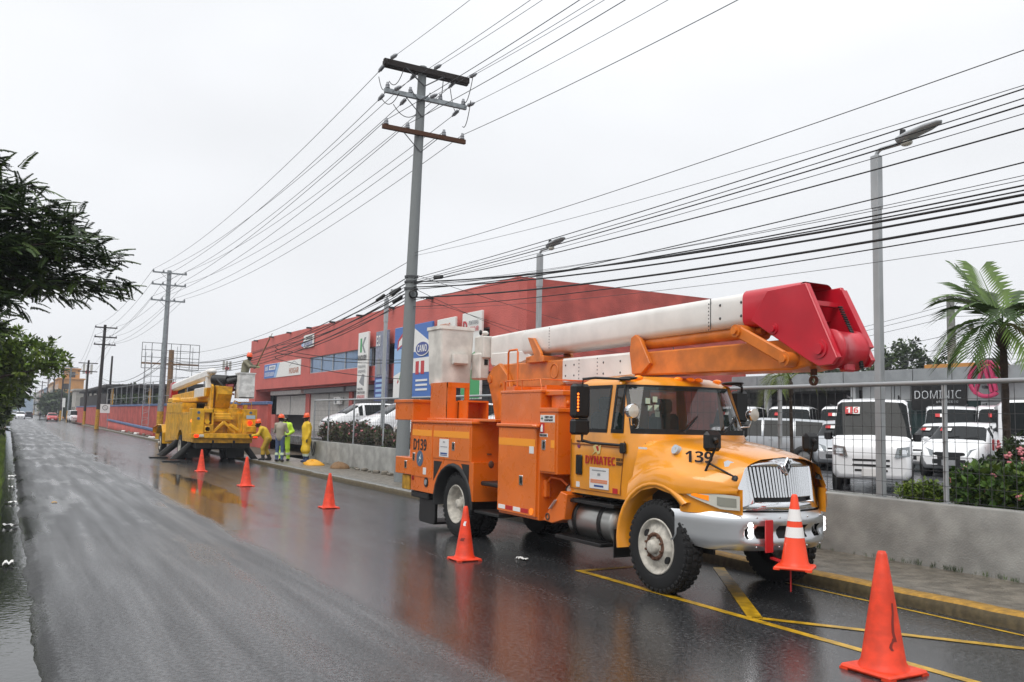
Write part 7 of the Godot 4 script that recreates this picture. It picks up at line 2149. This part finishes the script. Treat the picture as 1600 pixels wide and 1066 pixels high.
func leafy_tree(label, at, blobs, n, s, cols, kind = "clump", group = ""):
	var t = thing("leafy_tree", label, "tree", at, group)
	var m = M.new()
	var top = blobs[0][0]
	m.tube([at, at.lerp(top, .5) + V(.1, 0, 0), top], .2, 8, .08)
	obj("trunk", m, K.bark, t)
	m = M.new()
	var X = []
	var C = []
	for b in blobs:
		m.tube([at.lerp(top, .55), at.lerp(top, .6).lerp(b[0], .5) + V(0, .2, 0), b[0]], .07, 5, .02)
		blob(X, C, b[0], b[1], int(n * b[1].x * b[1].y * b[1].z), s, cols)
	obj("limbs", m, K.bark, t)
	scatter("crown", kind, X, C, t)
func bush(label, at, r, n, s, cols, flowers = 0, nm = "shrub", group = "shrubs behind the fence"):
	var t = thing(nm, label, "shrub", at, group)
	var m = M.new()
	for k in 5: m.tube([at, at + V(cos(k * 1.3) * r.x * .5, r.y * 1.2, sin(k * 1.3) * r.z * .5)], .012, 4, .005)
	obj("stems", m, K.bark, t)
	var X = []
	var C = []
	blob(X, C, at + V(0, r.y, 0), r, n, s, cols, .35)
	scatter("foliage", "small", X, C, t)
	if flowers > 0:
		for k in flowers:
			var d = V(rng.randf_range(-1, .3), rng.randf_range(-.3, 1), rng.randf_range(-1, 1)).normalized()
			m = M.new()
			for q in 6: m.ell(at + V(0, r.y, 0) + d * r * 1.0 + V(rng.randfn(), rng.randfn(), rng.randfn()) * .018, V(.022, .018, .022), 5)
			obj("flower", m, K.petal, t)
func palm(label, at, top, fronds, length, w, cols, trunk_r):
	var t = thing("palm_tree", label, "palm", at, "palms in the car lot bed")
	var m = M.new()
	var R = []
	for i in 15:
		var u = i / 14.0
		R.append(m.ring(at.lerp(top, u), Vector3.UP, trunk_r * (1.0 - .25 * u) * (1.06 if i % 2 else .96), 10))
	m.loft(R)
	obj("trunk", m, K.bark, t)
	for f in fronds:   # [azimuth, rise, droop, shade]
		m = M.new()
		var d = V(cos(f[0]), 0, sin(f[0]))
		var pt = func(u): return top + d * length * u * cos(f[1] * .7) * (1.0 - .25 * u * f[2]) + V(0, length * (sin(f[1]) * u - f[2] * u * u), 0)
		var col = cols[int(f[3])]
		m.col = col
		var P = []
		for i in 9: P.append(pt.call(i / 8.0))
		m.tube(P, .012, 5, .004)
		for i in 20:
			var u = .12 + .88 * i / 19.0
			var o = pt.call(u)
			var tn = (pt.call(minf(1, u + .03)) - pt.call(u - .03)).normalized()
			var sd = tn.cross(Vector3.UP).normalized()
			var up = sd.cross(tn)
			for s in [-1, 1]:
				var l = length * .58 * (1.0 - .5 * absf(u - .45)) * rng.randf_range(.85, 1.1)
				var dd = (sd * s * .7 + tn * .75 + up * .22 + V(0, -.12, 0)).normalized()
				var ww = tn * w
				var mid = o + dd * l * .5
				var tip = o + dd * l + V(0, -l * .22, 0)
				m.col = col * rng.randf_range(.75, 1.25)
				m.f(o, mid + ww, mid); m.f(o, mid, mid - ww); m.f(mid + ww, tip, mid); m.f(mid, tip, mid - ww)
		obj("frond", m, K.leaf, t)
	m = M.new(); m.ell(top + V(0, -.18, 0), V(trunk_r * 1.7, .16, trunk_r * 1.7), 8); obj("crown_shaft", m, K.bark, t)
func plants():
	near_tree()
	rng.seed = 55
	var g1 = [Color(.1, .165, .014), Color(.13, .2, .018), Color(.07, .12, .012), Color(.15, .21, .024)]
	var g2 = [Color(.035, .06, .014), Color(.05, .085, .016), Color(.028, .05, .014)]
	leafy_tree("bright green broadleaf tree below the dark feathery one on the left", V(-2.2, 0, -31), [[V(-1.2, 3.6, -31.5), V(1.3, .9, 1.3)], [V(.6, 3.55, -31.3), V(.9, .55, .9)], [V(1.25, 3.3, -31), V(.5, .35, .5)], [V(-.2, 3.0, -32), V(.8, .7, .8)], [V(-.6, 2.3, -33), V(.6, .6, .7)], [V(-1.5, 1.9, -32.5), V(.9, .9, 1)], [V(-.4, 4.05, -31), V(.8, .4, .8)]], 420, 1.0, g1)
	for k in 6:
		var z = -40.0 - k * 11
		leafy_tree("green tree number %s along the left verge, receding behind the bright one" % ["two", "three", "four", "five", "six", "seven"][k], V(-2.2, 0, z), [[V(-1.3, 3.3, z), V(1.8, 1.4, 2.2)], [V(-.5, 2.8, z + 1), V(1.1, 1.0, 1.5)], [V(-.9, 1.7, z - 1), V(.9, 1.1, 2)]], 75, 1.7, g1 if k % 2 else g2, "clump", "trees along the left verge")
	var X = []
	var C = []
	for i in 5200:
		var z = -1.5 - 70.0 * pow(rng.randf(), 1.6)
		X.append(Transform3D(Basis(Vector3.UP, rng.randf() * TAU).scaled(Vector3.ONE * rng.randf_range(.6, 1.7)), V(-.09 - 1.4 * pow(rng.randf(), 1.5), -.01, z)))
		C.append(g1[rng.randi() % 4] * rng.randf_range(.6, 1.1))
	var gr = scatter("grass", "grass", X, C)
	gr.set_meta("label", "rough green grass along the left gutter"); gr.set_meta("category", "grass")
	X = []
	C = []
	for i in 420:
		X.append(Transform3D(Basis(Vector3.UP, rng.randf() * TAU).scaled(Vector3.ONE * rng.randf_range(.15, .55)), V(10.47 - .05 * rng.randf() * rng.randf(), .13, lerpf(-34, -3, pow(rng.randf(), .7)))))
		C.append(g2[rng.randi() % 3] * rng.randf_range(.8, 1.6))
	gr = scatter("weeds", "grass", X, C)
	gr.set_meta("label", "small weeds growing along the foot of the low wall"); gr.set_meta("category", "weeds")
	# far trees
	leafy_tree("dark roadside trees' nearest crown in front of the far tan flats", V(11.0, 0, -215), [[V(9.6, 3.4, -215), V(3.2, 2.4, 4)], [V(8.2, 2.9, -222), V(2.2, 2.0, 4)]], 22, 4.0, g2, "clump", "far trees")
	leafy_tree("dark tree far behind the steel shed posts", V(24, 0, -170), [[V(20, 4, -170), V(5, 2.6, 3)], [V(27, 4, -172), V(5, 2.5, 3)]], 16, 4.0, g2, "clump", "far trees")
	leafy_tree("dark round tree behind the showroom, left of the tall lamp post", V(51.5, 0, -44), [[V(51.0, 5.6, -44), V(2.2, 1.6, 2)], [V(53.5, 5.4, -43), V(2.0, 1.3, 2)], [V(49.5, 5.2, -45), V(1.4, 1.1, 1.5)]], 70, 1.8, g2, "clump", "trees behind the showroom")
	leafy_tree("dark tree behind the showroom, crossed by the tall lamp post", V(55, 0, -39.5), [[V(54.5, 6.2, -39.8), V(1.6, 1.9, 1.6)], [V(56, 5.4, -38), V(1.8, 1.2, 1.8)]], 80, 1.8, g2, "clump", "trees behind the showroom")
	# hedge by the crew and the shrubs along the fence
	var hg = [Color(.07, .09, .03), Color(.1, .06, .045), Color(.05, .075, .02), Color(.12, .09, .06)]
	for k in 8:
		bush(["reddish hedge bush at the wall's far end beside the raincoat worker", "second hedge bush from the raincoat worker", "third hedge bush from the raincoat worker", "fourth hedge bush from the raincoat worker, in front of the second white car", "fifth hedge bush from the raincoat worker", "sixth hedge bush, near the far lamp post", "low bush beyond the far lamp post beside the orange tail locker", "small bush just left of the orange tail locker"][k], V(11.05, .9, -33.6 + k * 1.15), V(.42, [.42, .36, .4, .42, .34, .32, .24, .24][k], .68), 330, 1.1, hg, [6, 5, 4, 7, 4, 4, 2, 2][k], "flowering_hedge", "hedge by the crew")
	bush("small round green bush next to the tall lamp post", V(11.2, .84, -7.9), V(.3, .17, .34), 420, .75, g1)
	bush("low green bush seen past the truck's bonnet mirror", V(11.2, .84, -10.35), V(.3, .16, .38), 330, .8, g1)
	var bl = [Color(.05, .11, .015), Color(.075, .15, .02), Color(.035, .075, .015), Color(.11, .17, .02)]
	bush("broad leafy bush left of the fence post with a few pink flowers", V(11.2, .84, -7.05), V(.34, .3, .4), 520, 1.35, bl, 4)
	bush("broad leafy bush right of the fence post with pink flowers", V(11.15, .84, -6.45), V(.34, .32, .42), 560, 1.35, bl, 8)
	bush("leafy bush at the right edge of the picture with pink flowers", V(11.15, .84, -5.7), V(.34, .28, .45), 480, 1.2, bl, 8)
	bush("tall dark shrub with pink flower heads around the palm trunk", V(11.9, .95, -7.0), V(.3, .42, .3), 520, .9, g2, 14)
	bush("dark little shrub at the foot of the slender palm", V(11.9, .85, -11.2), V(.28, .2, .3), 260, .9, hg, 2)
	var pc = [Color(.05, .1, .012), Color(.08, .14, .018), Color(.035, .075, .012), Color(.2, .12, .03)]
	palm("sturdy palm with stiff arching fronds at the right edge", V(12.15, .8, -7.25), V(12.1, 3.4, -7.25), [[3.5, .75, .55, 0], [4.1, .95, .45, 1], [4.9, 1.15, .3, 0], [5.8, 1.05, .35, 2], [.2, .9, .5, 0], [1.0, .7, .6, 1], [1.8, .7, .6, 0], [2.6, .7, .6, 2], [3.9, .35, .72, 1], [3.1, .3, .75, 0], [2.2, .15, .6, 1], [1.3, .1, .6, 3], [.4, .1, .6, 3], [4.7, .3, .7, 0], [5.5, .2, .7, 1], [4.4, 1.35, .15, 0], [5.2, 1.4, .12, 1]], 1.0, .03, pc, .06)
	palm("slender young palm with drooping pale fronds behind the truck's hook", V(12.0, .8, -11.0), V(11.95, 2.75, -11.0), [[3.4, .6, 1.1, 1], [3.9, .7, 1.1, 1], [2.8, .9, 1.0, 0], [.4, .9, .9, 1], [5.2, .8, .9, 0]], .75, .014, [Color(.09, .13, .02), Color(.13, .16, .03), Color(.08, .12, .02)], .035)
	palm("small dark palm top behind the showroom roof", V(39, .5, -21.5), V(39, 4.9, -21.5), [[0, .5, .6, 0], [1, .6, .6, 0], [2, .5, .6, 1], [3, .6, .6, 0], [4, .5, .6, 1], [5, .6, .6, 0]], 1.5, .03, [Color(.03, .06, .015), Color(.04, .07, .02)], .12)
func odds_and_ends():
	cone(V(6.11, .003, -4.69), .93, "cone", "largest orange cone close to the camera, scuffed and without bands", [], "traffic cones around the trucks", [[1.72, 1.9, .2, .42, "cone_mark"], [1.95, 2.1, .15, .22, "cone_mark"]])
	cone(V(5.52, .003, -10.85), .72, "cone", "orange cone with a torn white patch beside the truck's rear wheel", [], "traffic cones around the trucks", [[1.9, 2.4, .46, .52, "cone_white"], [2.1, 2.7, .26, .3, "cone_mark"]])
	cone(V(5.94, .003, -17.98), .72, "cone", "plain orange cone standing alone in the middle of the lane", [])
	cone(V(5.63, .003, -24.04), .78, "cone", "orange cone right of the yellow truck's tail, second from the yellow truck", [])
	cone(V(5.65, .003, -30.44), .72, "cone", "orange cone nearest to the yellow truck's tail", [])
	rng.seed = 9
	var m = M.new()
	m.grid(10, 8, func(u, v):
		var a = u * TAU
		var r = sin(v * PI / 2) * (1 + .25 * sin(a * 3) + .1 * sin(a * 5))
		return V(9.75 + cos(a) * r * .3, .14 + .16 * cos(v * PI / 2) * (1 + .3 * sin(a * 2 + v * 4)), -31.6 + sin(a) * r * .75))
	tag(obj("tarpaulin", m, K.tarp), "crumpled yellow tarpaulin lying on the pavement by the wall", "tarpaulin")
	m = M.new()
	m.grid(10, 6, func(u, v):
		var a = u * TAU
		var r = sin(v * PI / 2) * (1 + .2 * sin(a * 3))
		return V(10.0 + cos(a) * r * .3, .14 + .2 * cos(v * PI / 2) * (1 + .2 * sin(a * 4)), -29.4 + sin(a) * r * .5))
	tag(obj("dirt_pile", m, K.rusty), "small heap of brown dirt on the pavement next to the tarpaulin", "dirt")
	for k in 9:
		m = M.new()
		var c = V(10.3 + rng.randf() * .15, .14, -24.5 - k * .55)
		m.t = Transform3D(Basis(V(0, 1, 0), rng.randf() * 3), c)
		m.box(V(-.1, -.02, -.12) * rng.randf_range(.5, 1.1), V(.1, .1, .12) * rng.randf_range(.5, 1.1), .03)
		tag(obj("rubble_stone", m, K.rubble), "broken stone lying against the foot of the low wall", "stone", "stones at the wall foot")
	for k in 14:
		m = M.new()
		m.t = Transform3D(Basis(V(0, 1, 0), rng.randf() * 3), V(rng.randf_range(8.9, 9.3), .13, -48 - k * 3.2))
		m.box(V(-.2, -.05, -.25) * rng.randf_range(.5, 1.4), V(.2, .12, .25) * rng.randf_range(.5, 1.4), .05)
		tag(obj("rubble_stone", m, K.rubble if k % 3 else K.white), "lump of pale rubble scattered on the earth before the red wall", "stone", "rubble before the red wall")
	for s in [[7.0, -10.2, "crumpled white paper scrap on the wet road under the truck's side"]]:
		m = M.new()
		m.grid(6, 5, func(u, v): return V(6.25 + (v - .5) * .08 + .02 * sin(u * 9), .006 + .03 * absf(sin(u * 7 + v * 5)), -10.55 + (u - .5) * .2))
		tag(obj("paper_litter", m, K.white), s[2], "litter")
	for k in 5:
		m = M.new()
		m.t = Transform3D(Basis(V(0, 1, 0), k * 1.1), V(.12 + .03 * k, -.07, -13.0 - k * 4.2))
		m.grid(5, 5, func(u, v): return V((u - .5) * .12, .01 + .05 * absf(sin(u * 5 + k) * cos(v * 6)), (v - .5) * .2 + .03 * sin(u * 7)))
		tag(obj("paper_litter", m, K.white), "white plastic litter lying in the flooded left gutter", "litter", "litter in the gutter")
	m = M.new(); m.grid(3, 3, func(u, v): return V(.95 + (u - .5) * .1, .008 + .012 * sin(u * 3), -20.6 + (v - .5) * .18))
	tag(obj("fallen_leaf", m, K.pole_yellow), "single yellow leaf fallen on the asphalt near the left gutter", "leaf")
	m = M.new(); m.tube(sag(V(10.46, .95, -34.2), V(10.46, .9, -33.6), .55, 12), .02, 5); m.tube(sag(V(10.44, .95, -34.1), V(10.44, .9, -33.7), .4, 12), .02, 5)
	tag(obj("cable_coil", m, K.black), "black cable hanging over the end of the low grey wall", "cable")
func _ready():
	materials()
	camera_and_light()
	ground_and_road()
	fence()
	red_store()
	showroom()
	left_background()
	lamp_post(-8.55, "tall grey lamp post nearest the camera, rising behind the white van")
	lamp_post(-18.25, "grey lamp post in the middle, seen against the blank red side wall")
	lamp_post(-28.4, "farthest grey lamp post, standing just left of the big utility pole")
	poles_and_wires()
	hero_truck()
	yellow_truck()
	cars()
	people()
	plants()
	odds_and_ends()
